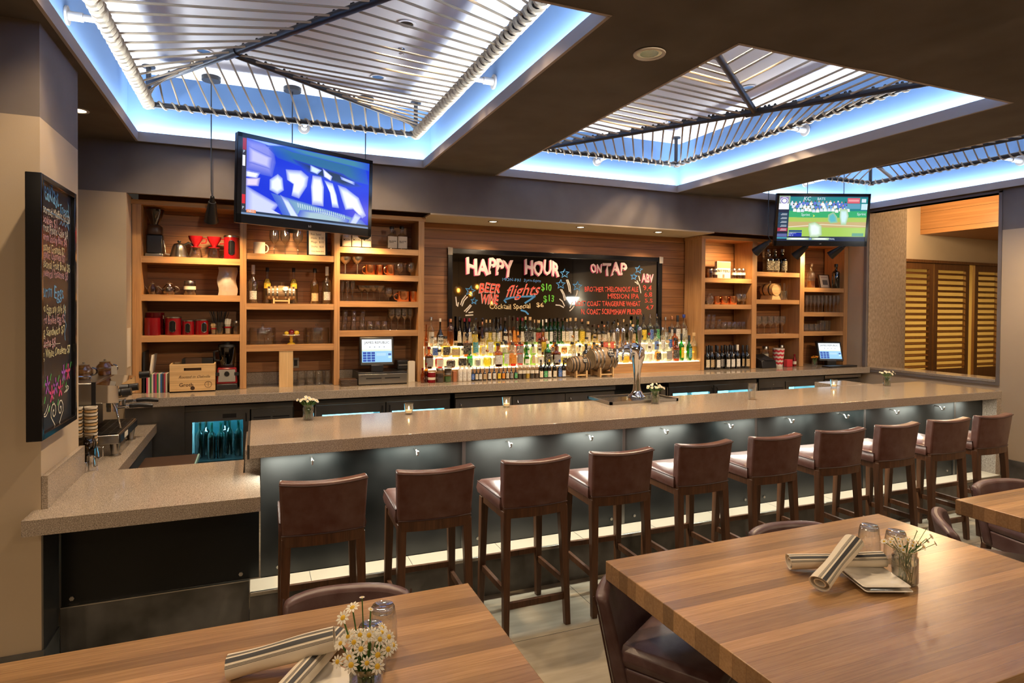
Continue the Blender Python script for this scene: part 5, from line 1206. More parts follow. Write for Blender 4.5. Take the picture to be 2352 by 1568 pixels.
# point of sale terminal
def terminal(label, cx, Y, z, yaw, w=.30, h=.26, lean=.25, base=True):
    t = thing('till_screen', label, 'till', (0, 0, 0))
    q = lambda x, b, d: (x, -d+b*math.sin(lean), b*math.cos(lean)+.06)
    def slab(x0, x1, b0, b1, d0, d1, nm, mt, bev=0, par=t): return MB().hexa([q(x0,b0,d1), q(x1,b0,d1), q(x1,b0,d0), q(x0,b0,d0), q(x0,b1,d1), q(x1,b1,d1), q(x1,b1,d0), q(x0,b1,d0)]).build(nm, mt, par, bevel=bev)
    slab(-w/2, w/2, 0, h, -.07, 0, 'housing', 'black_plastic', .012)
    m = MB(); P_ = lambda u, v, k: q(-w/2+.022+(w-.044)*u, h-.025-(h-.06)*v, .0012+k*.0004)
    bx = lambda a, b, c, d, col, k=1: m.poly([P_(a, c, k), P_(a, d, k), P_(b, d, k), P_(b, c, k)], col)
    bx(0, 1, 0, 1, (.8,.86,.9), 0); bx(0, 1, .5, 1, (.28,.55,.8), 1); bx(0, 1, .44, .52, (.7,.75,.6), 1)
    for i in range(3):
        for j in range(4): bx(.03+i*.14, .15+i*.14, .55+j*.11, .64+j*.11, (.02,.06,.32), 2)
    bx(.48, .8, .6, .72, (.4,.62,.85), 2)
    for i in range(4): bx(.25+i*.16, .28+i*.16, .32, .35, (.05,.05,.1), 2)
    bx(.88, .98, .62, .7, (.03,.08,.3), 2); bx(.88, .98, .74, .82, (.5,.75,.7), 2)
    s_ = m.build('screen', 'screen', t)
    text('JAMES REPUBLIC', s_, 'grey_cabinet', P_(.08, .22, 3), EX, Vector((0, math.sin(lean), math.cos(lean))), w=(w-.044)*.84)
    MB().box(-.06, .06, -.01, .1, .0, .07).build('stand', 'black_plastic', t, bevel=.006)
    t.location = (cx, Y, z); t.rotation_euler = (0, 0, yaw)
    return t
z = ZB
a, b = at(823, 885, Y=6.10), at(936, 880, Y=6.10)
t = thing('cash_drawer', 'steel fronted cash drawer on the worktop under the left till screen', 'cash drawer', ((a.x+b.x)/2, 6.3, z))
MB().box(a.x, b.x, 6.12, 6.5, z, z+.125).build('case', 'black_plastic', t, bevel=.004); fp = MB().box(a.x+.003, b.x-.003, 6.108, 6.12, z+.012, z+.108).build('drawer_front', 'stainless', t, bevel=.002)
for xx in (a.x+.15, b.x-.15): MB().box(xx-.075, xx+.075, 6.105, 6.109, z+.062, z+.072).build('slot', 'black_plastic', fp)
MB().cyl(((a.x+b.x)/2, 6.109, z+.035), ((a.x+b.x)/2, 6.1, z+.035), .01, 12).build('lock', 'stainless', fp); text('VIBOX', fp, 'black_ink', (a.x+.02, 6.106, z+.088), EX, EZ, w=.05)
terminal('lit till screen with a blue keypad, standing on the cash drawer', at(867, 820, Y=6.14).x, 6.15, z+.126, -.05, .335, .288, .2)
a, b = at(781, 884, Y=6.15), at(820, 884, Y=6.15)
for i in range(5): tag(MB().box(a.x+.004*(i%2), b.x-.004, 6.1, 6.24, z+.001+i*.013, z+.012+i*.013).build('bill_folder', 'bark_brown', loc=(a.x, 6.17, z), bevel=.003), f'brown bill folder stacked left of the cash drawer, {["bottom", "second", "third", "fourth", "top"][i]} of the pile', 'bill folder', 'pile of bill folders')
tag(MB().box(at(936, 870, Y=6.3).x, at(951, 870, Y=6.3).x, 6.26, 6.34, z, z+.21).build('carton', 'paper', loc=(1.5, 6.3, z)), 'tall pale carton right of the cash drawer', 'carton')
t = thing('receipt_printer', 'dark receipt printer right of the left till screen', 'printer', (1.36, 6.36, z+.126)); p = at(926, 830, Y=6.36)
MB().box(p.x-.075, p.x+.05, 6.3, 6.46, z+.126, z+.22).build('body', 'black_plastic', t, bevel=.008); MB().box(p.x-.06, p.x+.035, 6.295, 6.3, z+.17, z+.175).build('slot', 'grey_pipe', t)
# --- right hand unit
C1, C2, C3 = ZR
z = C1[0]
for i, (u0, u1) in enumerate(((1626, 1636), (1638, 1647), (1681, 1690), (1691, 1702), (1702, 1711))): jar(f'small clear jar with a silver lid beside the bitters box, {nth(i, 5)} of five', u0, u1, 617, 6.34, z, 'clear_glass', 'stainless', 'liquid_brown', group='small lidded jars', lab='paper' if i else None)
a, b = at(1649, 600, Y=6.33), at(1680, 600, Y=6.33); H = at(1660, 600, Y=6.33).z-z
t = thing('display_box', 'printed box reading bitters, standing among small jars', 'box', (a.x, 6.36, z))
m = MB(); m.box(a.x, b.x, 6.345, 6.39, z+.001, z+H, (.62,.58,.5)); m.quad((a.x+.003, 6.344, z+H*.62), (b.x-.003, 6.344, z+H*.62), (b.x-.003, 6.344, z+H*.97), (a.x+.003, 6.344, z+H*.97), (.2,.17,.12)); m.quad((a.x+.02, 6.343, z+H*.66), (a.x+.07, 6.343, z+H*.66), (a.x+.07, 6.343, z+H*.95), (a.x+.02, 6.343, z+H*.95), (.6,.5,.12)); m.quad((a.x+.09, 6.343, z+H*.05), (a.x+.12, 6.343, z+H*.05), (a.x+.12, 6.343, z+H*.25), (a.x+.09, 6.343, z+H*.25), (.55,.12,.1)); m.quad((a.x+.01, 6.343, z+H*.03), (a.x+.05, 6.343, z+H*.03), (a.x+.05, 6.343, z+H*.26), (a.x+.01, 6.343, z+H*.26), (.3,.33,.4))
m.build('carton', 'painted', t); text('BITTERS', t, 'black_ink', (a.x+.012, 6.342, z+H*.38), EX, EZ, w=b.x-a.x-.024, h=H*.14, bold=.02)
z = C1[1]
shared(('coupe2',), 'glass_skull', 'chunky cut glass decanter at the left of the copper mugs on the right', 'decanter', lambda: MB().lathe([(.03, 0), (.045, .02), (.05, .07), (.035, .11), (.02, .12), (.022, .14), (0, .14)], n=10), 'clear_glass', (at(1631, 690, Y=6.34).x, 6.34, z+.001))
for i, (u0, u1) in enumerate(((1638, 1652), (1651, 1671), (1670, 1690))): mug('copper_mug', f'copper mug on the right hand shelves, {nth(i, 3)} of three', 'mug', u0, u1, 680, 6.33, z, 'copper', 'copper mugs on the right shelves', -1, i > 0)
glasses('snifter_glass', (1697, 1708), 6.32, z, 675, 'brandy snifter beside the copper mugs on the right, # of two', 'snifters on the right shelves')
z = C1[2]; g = 'stacked tumblers on the right shelves'
for lev, us in enumerate(((1624, 1636, 1650), (1626, 1638, 1652), (1627, 1639))):
    for u in us: p = at(u, 740, Y=6.34); shared(('inv', 1), 'tumbler', 'stacked upside down tumbler in the heap above the row of wine bottles', 'glass', g_inv, 'clear_glass', (p.x, 6.34, z+.001+lev*.063), g, .72)
for i, u in enumerate((1663, 1674, 1685, 1696, 1707)): p = at(u, 740, Y=6.34); shared(('inv', 1), 'tumbler', f'upside down tumbler right of the tumbler heap, {nth(i, 5)} of five', 'glass', g_inv, 'clear_glass', (p.x, 6.34, z+.001), g, 1.05)
z = ZB; wl = ['cream', 'tan', 'white', 'grey', 'white', 'white', 'white', 'tan', 'tan']
for i, (u, Y) in enumerate(((1624, 6.3), (1635, 6.3), (1648.5, 6.26), (1658, 6.34), (1671, 6.28), (1682, 6.28), (1694, 6.27), (1706.5, 6.3), (1716, 6.26))):
    p = at(u, 787, Y=Y); bottle('bordeaux', .037, .3 if i not in (6,) else .31, 'dark_glass', 'dark', wl[i], 'black' if i != 6 else 'white', p.x, Y, z, f'dark wine bottle with {"an oval" if i == 5 else "a"} {wl[i]} label, {nth(i, 9)} in the row under the right shelves', 'wine bottles under the right shelves', lz=(.1, .42), name='wine_bottle', rz=0)
for i, u in enumerate((1629, 1645, 1665, 1677, 1688)):
    p = at(u, 787, Y=6.42); bottle('bordeaux', .036, .3, 'dark_glass', 'dark', None, 'black', p.x, 6.42, z, 'unlabelled dark wine bottle in the back row under the right shelves', 'back row of wine bottles', name='wine_bottle')
z = C2[0]
for i, (u0, u1, s_, gl) in enumerate(((1757, 1772, 'square', 'clear_bottle'), (1772, 1786, 'square', 'smoke_glass'), (1788, 1805, 'round', 'dark_glass'))): shelf_bottle(s_, u0, u1, 572, 6.38, z, gl, 'dark', 'black', 'silver', f'shadowy square bottle behind the hanging spotlight, {nth(i, 3)} of three', 'shadowed bottles right of the mirror', lz=(.1, .5))
z = C2[1]; cx = at(1769, 670, Y=6.38).x
t = thing('oak_barrel', 'small barrel seen end-on on a wooden stand, on the right hand shelves', 'barrel', (cx, 6.38, z)); o = (cx, 6.38, z+.135)
MB().lathe([(0, -.1), (.07, -.1), (.078, -.11), (.09, 0), (.078, .11), (0, .11)], o, 22, axis='y').build('staves', 'pine', t)
for q in (-.1, -.05, .05, .1): MB().lathe([(.094-.16*abs(q)*1.0, q-.01), (.094-.16*abs(q)*1.0, q+.01)], o, 22, axis='y', open='both').build('hoop', 'pipe_steel', t)
MB().lathe([(.008, 0), (.01, .03), (0, .03)], (cx, 6.38, z+.222), 8).build('bung', 'pine', t); MB().hexa([(cx-.08, 6.27, z+.001), (cx+.08, 6.27, z+.001), (cx+.08, 6.48, z+.001), (cx-.08, 6.48, z+.001), (cx-.055, 6.28, z+.06), (cx+.055, 6.28, z+.06), (cx+.055, 6.48, z+.06), (cx-.055, 6.48, z+.06)]).build('cradle', 'pine', t)
sticks('glass of clear stirring rods right of the end-on barrel', 'stirrer_glass', 'glass of stirrers', 1792, 1806, 650, 668, z, 6.36, 'clear_glass', 'clear_glass', 8, .4)
z = C2[2]
glasses('wine_glass', (1743, 1756, 1770, 1783, 1797), 6.34, z, 726, 'large wine glass above the receipt printer on the right, # of five', 'wine glasses on the right shelves')
z = ZB; a, b = at(1743, 843, Y=6.2)+Vector((.045,0,0)), at(1779, 843, Y=6.2)+Vector((.02,0,0))
t = thing('receipt_printer', 'grey receipt printer with a sloping front under the wine glasses on the right', 'printer', (a.x, 6.25, z))
MB().hexa([(a.x, 6.18, z), (b.x, 6.18, z), (b.x, 6.42, z), (a.x, 6.42, z), (a.x, 6.2, z+.1), (b.x, 6.2, z+.1), (b.x, 6.42, z+.17), (a.x, 6.42, z+.17)]).build('body', 'pipe_steel', t, bevel=.008); MB().box(a.x+.05, b.x-.03, 6.19, 6.3, z+.1, z+.112).build('paper_slot', 'black_plastic', t)
jar('lidded jar of sugar behind the grey receipt printer', 1752, 1764, 795, 6.44, z, 'clear_glass', 'stainless', 'paper')
jar('lidded jar behind the red patterned cup', 1789, 1800, 792, 6.46, z, 'clear_glass', 'stainless', 'bark_brown')
a, b = at(1778, 800, Y=6.33), at(1798, 800, Y=6.33); r = (b.x-a.x)/2; cx = (a.x+b.x)/2; H = a.z-z
m = MB(); N = 16
for j in range(9):
    for i in range(N):
        q0, q1 = 2*PI*i/N, 2*PI*(i+1)/N; zz = lambda i_, j_: z+.001+H*(j_/9)+(H*.05 if i_%2 else 0)*(0 if j_ in (0, 9) else 1); rr = lambda j_: r*(.7+.3*j_/9)
        m.add([(cx+rr(j)*math.cos(q0), 6.33+rr(j)*math.sin(q0), zz(i, j)), (cx+rr(j)*math.cos(q1), 6.33+rr(j)*math.sin(q1), zz(i+1, j)), (cx+rr(j+1)*math.cos(q1), 6.33+rr(j+1)*math.sin(q1), zz(i+1, j+1)), (cx+rr(j+1)*math.cos(q0), 6.33+rr(j+1)*math.sin(q0), zz(i, j+1))], [(0,1,2,3)], False, (.6,.03,.05) if j%2 else (.75,.7,.65))
tag(m.build('paper_cup', 'painted', loc=(cx, 6.33, z)), 'tall paper cup with a red and white zigzag pattern', 'cup')
for i, u in enumerate((1826, 1834)):
    p = at(u, 840, Y=6.26); o = (p.x, 6.27, z+.001)
    t = thing('sauce_bottle', f'red sauce bottle with a red cap by the black racks, {"left" if i == 0 else "right"} one', 'bottle', o, 'red sauce bottles'); MB().lathe([(.022, 0), (.024, .01), (.024, .09), (.01, .13), (.01, .14)], o, 12).build('bottle', 'red_enamel', t); MB().lathe([(.012, .14), (.011, .165), (0, .167)], o, 10).build('cap', 'red_enamel', t); MB().lathe([(.0245, .03), (.0245, .07)], o, 12, open='both').build('paper_label', 'paper', t)
for i, (u, zz) in enumerate(((1808, 0),)): tag(MB().box(at(1805, 840, Y=6.24).x, at(1818, 840, Y=6.24).x, 6.22, 6.28, z, z+.1, (.5,.03,.04)).build('tin', 'painted', loc=(6.6, 6.25, z), bevel=.006), 'small red tin beside the red sauce bottles', 'tin')
for i in range(6): tag(MB().box(at(1815, 800, Y=6.45).x, at(1832, 800, Y=6.45).x, 6.38, 6.5, z+.001+i*.042, z+.036+i*.042).build('tray', 'black_plastic', loc=(6.7, 6.44, z), bevel=.004), f'black plastic tray in the pile behind the sauce bottles, {["bottom", "second", "third", "fourth", "fifth", "top"][i]} one', 'tray', 'pile of black trays')
z = C3[0]
shelf_bottle('round', 1857, 1870, 605, 6.36, z, 'clear_bottle', 'amber', None, 'brown', 'half full whiskey bottle at the left of the framed picture', None, fill=.33)
shelf_bottle('tall', 1914, 1927, 606, 6.28, z, 'dark_glass', 'dark', None, 'black', 'black bottle at the right of the framed picture', None)
a, b = at(1884, 630, Y=6.36), at(1909, 660, Y=6.36); H = a.z-z
t = thing('framed_picture', 'small dark framed picture with a pale mount, between two bottles', 'picture', (a.x, 6.36, z)); S = lambda u, v, d: (a.x+(b.x-a.x)*u, 6.36-d+.04*v, z+.002+H*v)
MB().hexa([S(0,0,0), S(1,0,0), S(1,0,-.014), S(0,0,-.014), S(0,1,0), S(1,1,0), S(1,1,-.014), S(0,1,-.014)]).build('frame', 'bark_brown', t); m = MB(); m.poly([S(.1,.06,.002), S(.9,.06,.002), S(.9,.94,.002), S(.1,.94,.002)], (.62,.52,.42)); m.poly([S(.3,.25,.003), S(.75,.25,.003), S(.75,.6,.003), S(.3,.6,.003)], (.12,.1,.09)); m.poly([S(.2,.78,.003), S(.8,.78,.003), S(.8,.81,.003), S(.2,.81,.003)], (.25,.1,.08)); m.build('print', 'painted', t)
z = C3[1]
glasses('flute_glass', [1854+i*8.8 for i in range(9)], 6.30, z, 678, 'slim flute in the row under the framed picture, # of nine', 'flutes on the right shelves')
z = C3[2]
glasses('tumbler', (1852, 1864, 1876), 6.34, z, 744, 'low clear tumbler above the right till screen, # of three', 'low tumblers on the right')
glasses('tumbler', (1887, 1897), 6.36, z, 736, 'taller tumbler at the right above the till screen, # of two', 'tall tumblers on the right')
z = ZB
terminal('lit till screen angled to the left, in the right corner of the worktop', at(1910, 830, Y=6.2).x, 6.2, z, -.5, .33, .29, .42)
p = at(1871, 836, Y=6.15); o = (p.x, 6.15, z+.001)
t = thing('flower_glass', 'small glass of orange flowers in front of the angled till screen', 'vase', o); MB().lathe([(.026, 0), (.03, .005), (.035, .09)], o, 14).build('glass', 'clear_glass', t); m = MB(); st = MB()
for k in range(12): q = k*2.4; st.tube([(p.x, 6.15, z+.02), (p.x+.035*math.cos(q), 6.15+.03*math.sin(q), z+.115+.01*(k%3))], .002, 4); m.lathe([(.004, 0), (.016, .008), (0, .012)], (p.x+.038*math.cos(q), 6.15+.03*math.sin(q), z+.112+.01*(k%3)), 8)
m.build('petals', 'orange_petal', t); st.build('stems', 'leaf', t)
tag(MB().box(at(1896, 845, Y=6.02).x, at(1960, 845, Y=6.02).x, 5.96, 6.08, z, z+.02).build('keyboard', 'black_plastic', loc=(7.3, 6, z), bevel=.004), 'black keyboard below the angled till screen', 'keyboard')
tag(MB().ball((0,0,.02), .045, 12, 1.3, .8, .45).build('computer_mouse', 'black_plastic'), 'black computer mouse right of the keyboard', 'mouse').location = (*at(1968, 836, Z=z)[:2], z)
# ================================================================ liquor on the glowing steps
# (left u, right u, top v, outline, glass, liquor, label, cap)
BACK = [(982,998,728,'round','clear_bottle','pink','cream','silver'),(1002,1020,731,'bulb','dark_glass','dark','white','white'),(1026,1044,732,'tall','amber_glass','yellow',None,'gold'),(1048,1062,727,'cone','dark_glass','dark','cream','black'),
 (1060,1073,731,'cone','dark_glass','dark','tan','red'),(1070,1086,731,'cone','blue_glass','dark','cream','red'),(1081,1099,742,'tall','clear_bottle','yellow','yellow','none'),(1101,1114,739,'bulb','amber_glass','brown','tan','gold'),
 (1112,1122,734,'round','clear_bottle','gold','cream','cork'),(1121,1130,734,'round','clear_bottle','gold','yellow','cork'),(1129,1139,733,'round','clear_bottle','yellow','cream','black'),(1138,1150,733,'round','clear_bottle','yellow','white','black'),
 (1146,1154,729,'bordeaux','dark_glass','dark','tan','brown'),(1153,1167,729,'burgundy','dark_glass','dark','cream','brown'),(1165,1176,725,'cone','clear_bottle','orange','tan','none'),(1175,1186,725,'cone','clear_bottle','orange','orange','none'),
 (1184,1194,729,'cone','clear_bottle','amber','orange','red'),(1193,1206,730,'cone','clear_bottle','amber','cream','red'),(1202,1212,727,'square','green_glass',None,'black','cork'),(1211,1224,728,'square','clear_bottle','clear','black','cork'),
 (1224,1231,734,'round','clear_bottle','lime','white','cork'),(1230,1244,735,'square','clear_bottle','lime','red','cork'),(1243,1250,734,'bordeaux','clear_bottle','clear','white','white'),(1249,1260,733,'round','green_glass',None,'cream','white'),
 (1260,1270,732,'round','green_glass',None,'white','black'),(1269,1280,731,'round','green_glass',None,'black','black'),(1279,1288,732,'round','green_glass',None,'black','brown'),(1288,1298,730,'round','green_glass',None,'cream','brown'),
 (1298,1306,732,'square','clear_bottle','gold','cream','cork'),(1304,1316,730,'round','clear_bottle','gold','white','cork'),(1316,1328,730,'round','clear_bottle','gold','white','cork'),(1329,1343,732,'round','clear_bottle','yellow','yellow','gold'),
 (1344,1357,738,'round','clear_bottle','gold','cream','cork'),(1359,1370,745,'tall','clear_bottle','yellow','tan','brown'),(1370,1379,747,'square','clear_bottle','gold','cream','gold'),(1382,1393,746,'square','clear_bottle','amber','cream','gold'),
 (1391,1402,738,'cone','clear_bottle','pink','cream','black'),(1403,1417,738,'cone','clear_bottle','pink','white','black'),(1416,1423,741,'round','clear_bottle','gold','tan','cork'),(1423,1429,736,'tall','clear_bottle','amber','orange','brown'),
 (1429,1436,733,'tall','clear_bottle','clear','cream','cork'),(1445,1452,736,'tall','clear_bottle','clear','white','cork'),(1447,1460,745,'tall','clear_bottle','pink','tan','cork'),(1456,1473,726,'burgundy','green_glass',None,None,'black'),
 (1472,1485,727,'round','clear_bottle','clear','yellow','black'),(1485,1502,725,'round','clear_bottle','clear','blue','pour'),(1502,1515,724,'round','clear_bottle','clear','green','pour'),(1522,1535,728,'bulb','clear_bottle','clear','white','silver'),
 (1538,1549,726,'round','clear_bottle','pink','white','gold'),(1550,1563,724,'bordeaux','clear_bottle','clear','white','black'),(1563,1579,722,'round','clear_bottle','clear','white','blue')]
MID = [(974,984,745,'burgundy','amber_glass','amber','tan','none'),(990,1008,775,'round','clear_bottle','clear','blue','white'),(1012,1033,772,'square','clear_bottle','gold','black','black'),(1034,1058,783,'square','clear_bottle','yellow','tan','cork'),
 (1062,1083,766,'square','clear_bottle','orange','black','black'),(1084,1100,752,'round','clear_bottle','yellow','teal','black'),(1101,1116,772,'round','clear_bottle','gold','cream','black'),(1117,1134,752,'round','clear_bottle','yellow','white','black'),
 (1135,1150,757,'round','clear_bottle','yellow','yellow','black'),(1150,1164,780,'round','clear_bottle','clear','cream','black'),(1166,1180,765,'square','clear_bottle','orange','tan','brown'),(1181,1203,770,'square','clear_bottle','red','grey','brown'),
 (1203,1217,780,'burgundy','green_glass','green','white','silver'),(1217,1231,774,'cone','clear_bottle','lime','cream','black'),(1233,1248,777,'round','clear_bottle','pink','white','black'),(1236,1258,755,'square','amber_glass','brown','yellow','brown'),
 (1262,1284,782,'square','amber_glass','brown','grey','black'),(1290,1302,785,'flask','clear_bottle','orange','orange','cork'),(1309,1322,770,'round','clear_bottle','gold','tan','gold'),(1324,1333,788,'round','clear_bottle','pink','cream','black'),
 (1337,1357,774,'square','clear_bottle','gold','cream','black'),(1357,1376,772,'round','clear_bottle','amber','black','black'),(1377,1395,760,'square','clear_bottle','orange','red','black'),(1396,1410,758,'round','clear_bottle','pink','red','black'),
 (1412,1424,766,'square','clear_bottle','amber','tan','cork'),(1424,1440,755,'bulb','amber_glass','brown','yellow','cork'),(1443,1460,762,'round','clear_bottle','amber','orange','black'),(1466,1482,770,'round','clear_bottle','clear','white','black'),
 (1484,1498,764,'round','clear_bottle','clear','white','red'),(1500,1513,758,'round','clear_bottle','clear','blue','black'),(1516,1528,752,'round','clear_bottle','clear','white','silver'),(1532,1544,750,'bordeaux','clear_bottle','clear','blue','black'),(1543,1557,752,'bordeaux','amber_glass','amber','black','black'),(1570,1582,752,'tall','clear_bottle','clear','white','pour')]
FRONT = [(974,997,796,'round','amber_glass','dark','grey','red'),(998,1020,803,'round','clear_bottle','red','red','black'),(1024,1047,812,'flask','clear_bottle','brown','black','cork'),(1051,1073,800,'flask','clear_bottle','pink','black','pour'),
 (1072,1086,800,'round','green_glass','brown','green','black'),(1090,1104,813,'round','clear_bottle','clear','grey','white'),(1106,1132,803,'flask','clear_bottle','yellow',None,'gold'),(1134,1153,788,'square','amber_glass','dark','white','black'),
 (1153,1170,782,'round','clear_bottle','lime','white','black'),(1169,1185,786,'square','clear_bottle','red','orange','brown'),(1187,1201,785,'square','clear_bottle','red','grey','brown'),(1203,1216,792,'burgundy','green_glass','green','white','silver'),
 (1217,1231,790,'cone','clear_bottle','lime','tan','black'),(1233,1247,800,'square','clear_bottle','pink','white','black'),(1249,1267,783,'round','green_glass','dark','black','white'),(1268,1286,790,'square','amber_glass','dark','grey','black'),
 (1289,1303,806,'round','clear_bottle','yellow','black','cork'),(1305,1324,785,'round','clear_bottle','clear','white','black'),(1326,1338,792,'round','clear_bottle','pink','cream','black'),(1338,1354,790,'round','dark_glass','dark','tan','black'),
 (1357,1372,786,'round','clear_bottle','gold','tan','black'),(1375,1390,784,'round','clear_bottle','amber','cream','black'),(1424,1443,806,'square','clear_bottle','gold','yellow','cork'),(1443,1455,800,'round','clear_bottle','orange','orange','cork'),
 (1486,1498,795,'tall','clear_bottle','clear','cream','brown'),(1500,1522,790,'flask','clear_bottle','amber','black','brown'),(1525,1542,782,'square','clear_bottle','clear','grey','cork'),(1544,1558,776,'square','amber_glass','amber','black','black'),
 (1560,1571,766,'bordeaux','green_glass','green','yellow','black'),(1577,1589,770,'bordeaux','green_glass','green','teal','black'),(1590,1604,764,'round','clear_bottle','gold',None,'cork')]
GLN = {'clear_bottle': 'clear', 'green_glass': 'green', 'dark_glass': 'dark', 'blue_glass': 'blue black', 'amber_glass': 'amber'}
WORDS = {('B', 0): 'CAMP', ('M', 20): 'KNOB', ('F', 1): 'VEEV'}
def rowof(lst, k, Y, z, tier, gk):
    n = len(lst)
    for i, (u0, u1, vt, s_, gl, lq, lb, cap) in enumerate(lst):
        a, b = at(u0, vt, Y=Y), at(u1, vt, Y=Y); h = max(a.z-z, .16); r = min((b.x-a.x)/2*.95, .0465)
        if s_ == 'flask': r *= 1.05
        nm = f'{GLN[gl]} {SHAPE[s_]} bottle' + (f' of {lq} liquor' if lq and lq not in ('clear', 'dark') and gl == 'clear_bottle' else '') + (f' with {lb} label' if lb else ', no label') + f', {nth(i, n)} on the {tier} lit step'
        wd = WORDS.get((k, i))
        bottle(s_, r, h, gl, lq, lb, cap, min(max((a.x+b.x)/2, 1.605+r), 5.127-r), Y, z, nm, f'liquor bottles on the {tier} lit step', fill=random.uniform(.5, .66) if lq else 0, lz=(.12, .5) if s_ != 'bulb' else (.1, .4), word=wd, rz=0 if wd else None, wcol='petal' if wd == 'VEEV' else 'black_ink')
rowof(BACK, 'B', 6.497, STEPZ[2], 'top', 0); rowof(MID, 'M', 6.3985, STEPZ[1], 'middle', 0); rowof(FRONT, 'F', 6.2985, STEPZ[0], 'bottom', 0)
# front row on the worktop: jars, tins and bitters
z = ZB; Y = 6.13
t = thing('sauce_bottle', 'brown sauce bottle with a red cap, leftmost in front of the lit steps', 'bottle', (at(971, 860, Y=Y).x, Y, z+.001)); o = tuple(t.location)
MB().lathe([(.022, 0), (.024, .006), (.024, .08), (.011, .11), (.011, .13)], o, 12).build('glass', 'amber_glass', t); MB().lathe([(.013, .13), (.012, .15), (0, .151)], o, 10).build('cap', 'red_enamel', t)
shelf_bottle('tall', 974, 984, 833, 6.16, z, 'amber_glass', 'brown', None, 'red', 'slim brown bottle between the sauce bottle and the red tin', None, name='sauce_bottle')
a, b = at(983, 848, Y=Y), at(1000, 848, Y=Y); r = (b.x-a.x)/2; o = ((a.x+b.x)/2, Y, z+.001); t = thing('round_tin', 'round dark red tin with a white label, in front of the lit steps', 'tin', o)
MB().lathe([(r, 0), (r, .1), (r*.95, .105), (0, .105)], o, 18).build('body', 'red_enamel', t); MB().lathe([(r*1.01, .03), (r*1.01, .055)], o, 24, open='both').build('paper_label', 'paper', t)
jar('jar of brown preserve with a silver lid, right of the red tin', 1001, 1019, 846, Y, z, 'clear_glass', 'stainless', 'bark_brown')
jar('squat jar of green olives, bottom of a stack of two jars', 1020, 1037, 857, Y, z, 'clear_glass', 'stainless', 'leaf'); zz = at(1028, 857, Y=Y).z
jar('squat dark jar stacked on the jar of green olives', 1020, 1038, 841, Y, zz+.002, 'clear_glass', 'stainless', 'bark_brown')
tag(MB().box(at(1040, 850, Y=Y).x, at(1048, 850, Y=Y).x, Y-.02, Y+.02, z, z+.11, (.4,.14,.06)).build('spice_tin', 'painted', loc=(2, Y, z), bevel=.003), 'tall copper coloured spice tin beside the white bottles', 'tin')
for i, u in enumerate((1057, 1067, 1077.5)): shelf_bottle('tall', u-5, u+5, 834, Y, z, 'white_ceramic', None, 'white', 'black', f'opaque white syrup bottle, {nth(i, 3)} of three', 'white syrup bottles', lz=(.1, .5), name='syrup_bottle')
bl = ['blue','cream','white','tan','white','white','yellow','orange','cream','grey','green']
for i, u in enumerate((1086, 1094.5, 1103, 1113, 1124, 1135, 1146, 1156, 1165, 1174.5, 1184.5)):
    shelf_bottle('dropper', u-4.3, u+4.3, 843-(2 if i in (4, 5) else 0)+(i > 5)*-1, Y, z, 'blue_glass' if i in (4, 5) else 'dark_glass', 'dark', bl[i], 'black', f'small dropper bottle with a {bl[i]} label, {nth(i, 11)} of eleven before the lit steps', 'dropper bottles on the worktop', lz=(.1, .5), name='dropper_bottle', rz=0)
for i, (u, c) in enumerate(((1194, 'bark_brown'), (1203, 'bark_brown'), (1212, 'flower_centre'), (1222, 'black_plastic'), (1232, 'bark_brown'))): jar(f'small jar with a white cap label, {nth(i, 5)} of five right of the dropper bottles', u-4.5, u+4.5, 838, Y, z, 'clear_glass', 'white_ceramic', c, group='small capped jars', lab='paper')
bb = [('cream','white','black'),('green','white','black'),('white','yellow','yellow'),('cream','white','silver'),('blue','blue','blue'),('white','white','brown')]
for i, (u, (l_, _, cp)) in enumerate(zip((1242.5, 1252.5, 1261.5, 1273.5, 1285.5, 1294.5), bb)): shelf_bottle('round', u-5, u+5, 826, Y, z, 'dark_glass' if i != 4 else 'clear_bottle', 'dark', l_, cp, f'bitters bottle with an oversized {l_} paper wrap and {cp} cap, {nth(i, 6)} of six', 'bitters bottles left of the barrels', lz=(.05, .62), name='bitters_bottle', rz=0)
pa = at(1329, 855, Y=6.1); barrel('smaller oak cask with dark hoops and a chalk tag, in front of the lit steps', pa.x+.0, 6.1, ZB, .235, .095, ['Boulevardier', 'aged', 'cask'], stand=.045, hoop='pipe_steel')
pa = at(1383, 855, Y=6.1); barrel('larger oak cask with steel hoops and a chalk tag, behind the beer tower', pa.x, 6.1, ZB, .30, .135, ['Barrel aged', 'rye', 'cocktail'], stand=.06)

# ================================================================ beer tower and the things on the bar
p = at(1463, 910, Z=1.085); bx_, by_ = p.x, p.y
t = thing('drip_tray', 'shallow steel drip tray with a grated floor under the beer tower', 'drip tray', (3.0, 4.45, 1.07))
x0, x1, y0, y1 = 2.66, 3.33, 4.32, 4.70
m = MB(); m.box(x0, x1, y0, y0+.02, 1.071, 1.093); m.box(x0, x1, y1-.02, y1, 1.071, 1.093); m.box(x0, x0+.02, y0, y1, 1.071, 1.093); m.box(x1-.02, x1, y0, y1, 1.071, 1.093); m.build('rim', 'stainless', t)
MB().box(x0+.02, x1-.02, y0+.02, y1-.02, 1.071, 1.075).build('pan', 'dark_stainless', t); m = MB()
for i in range(24): xx = x0+.03+i*.026; m.box(xx, xx+.006, y0+.022, y1-.022, 1.08, 1.084)
m.build('grate', 'chrome', t)
t = thing('beer_tower', 'curved chrome beer tower with four tap handles', 'beer tower', (bx_, by_, 1.0845))
MB().lathe([(0, 0), (.08, 0), (.079, .008), (.055, .024), (.04, .05)], (bx_, by_, 1.0845), 28).build('foot', 'chrome', t)
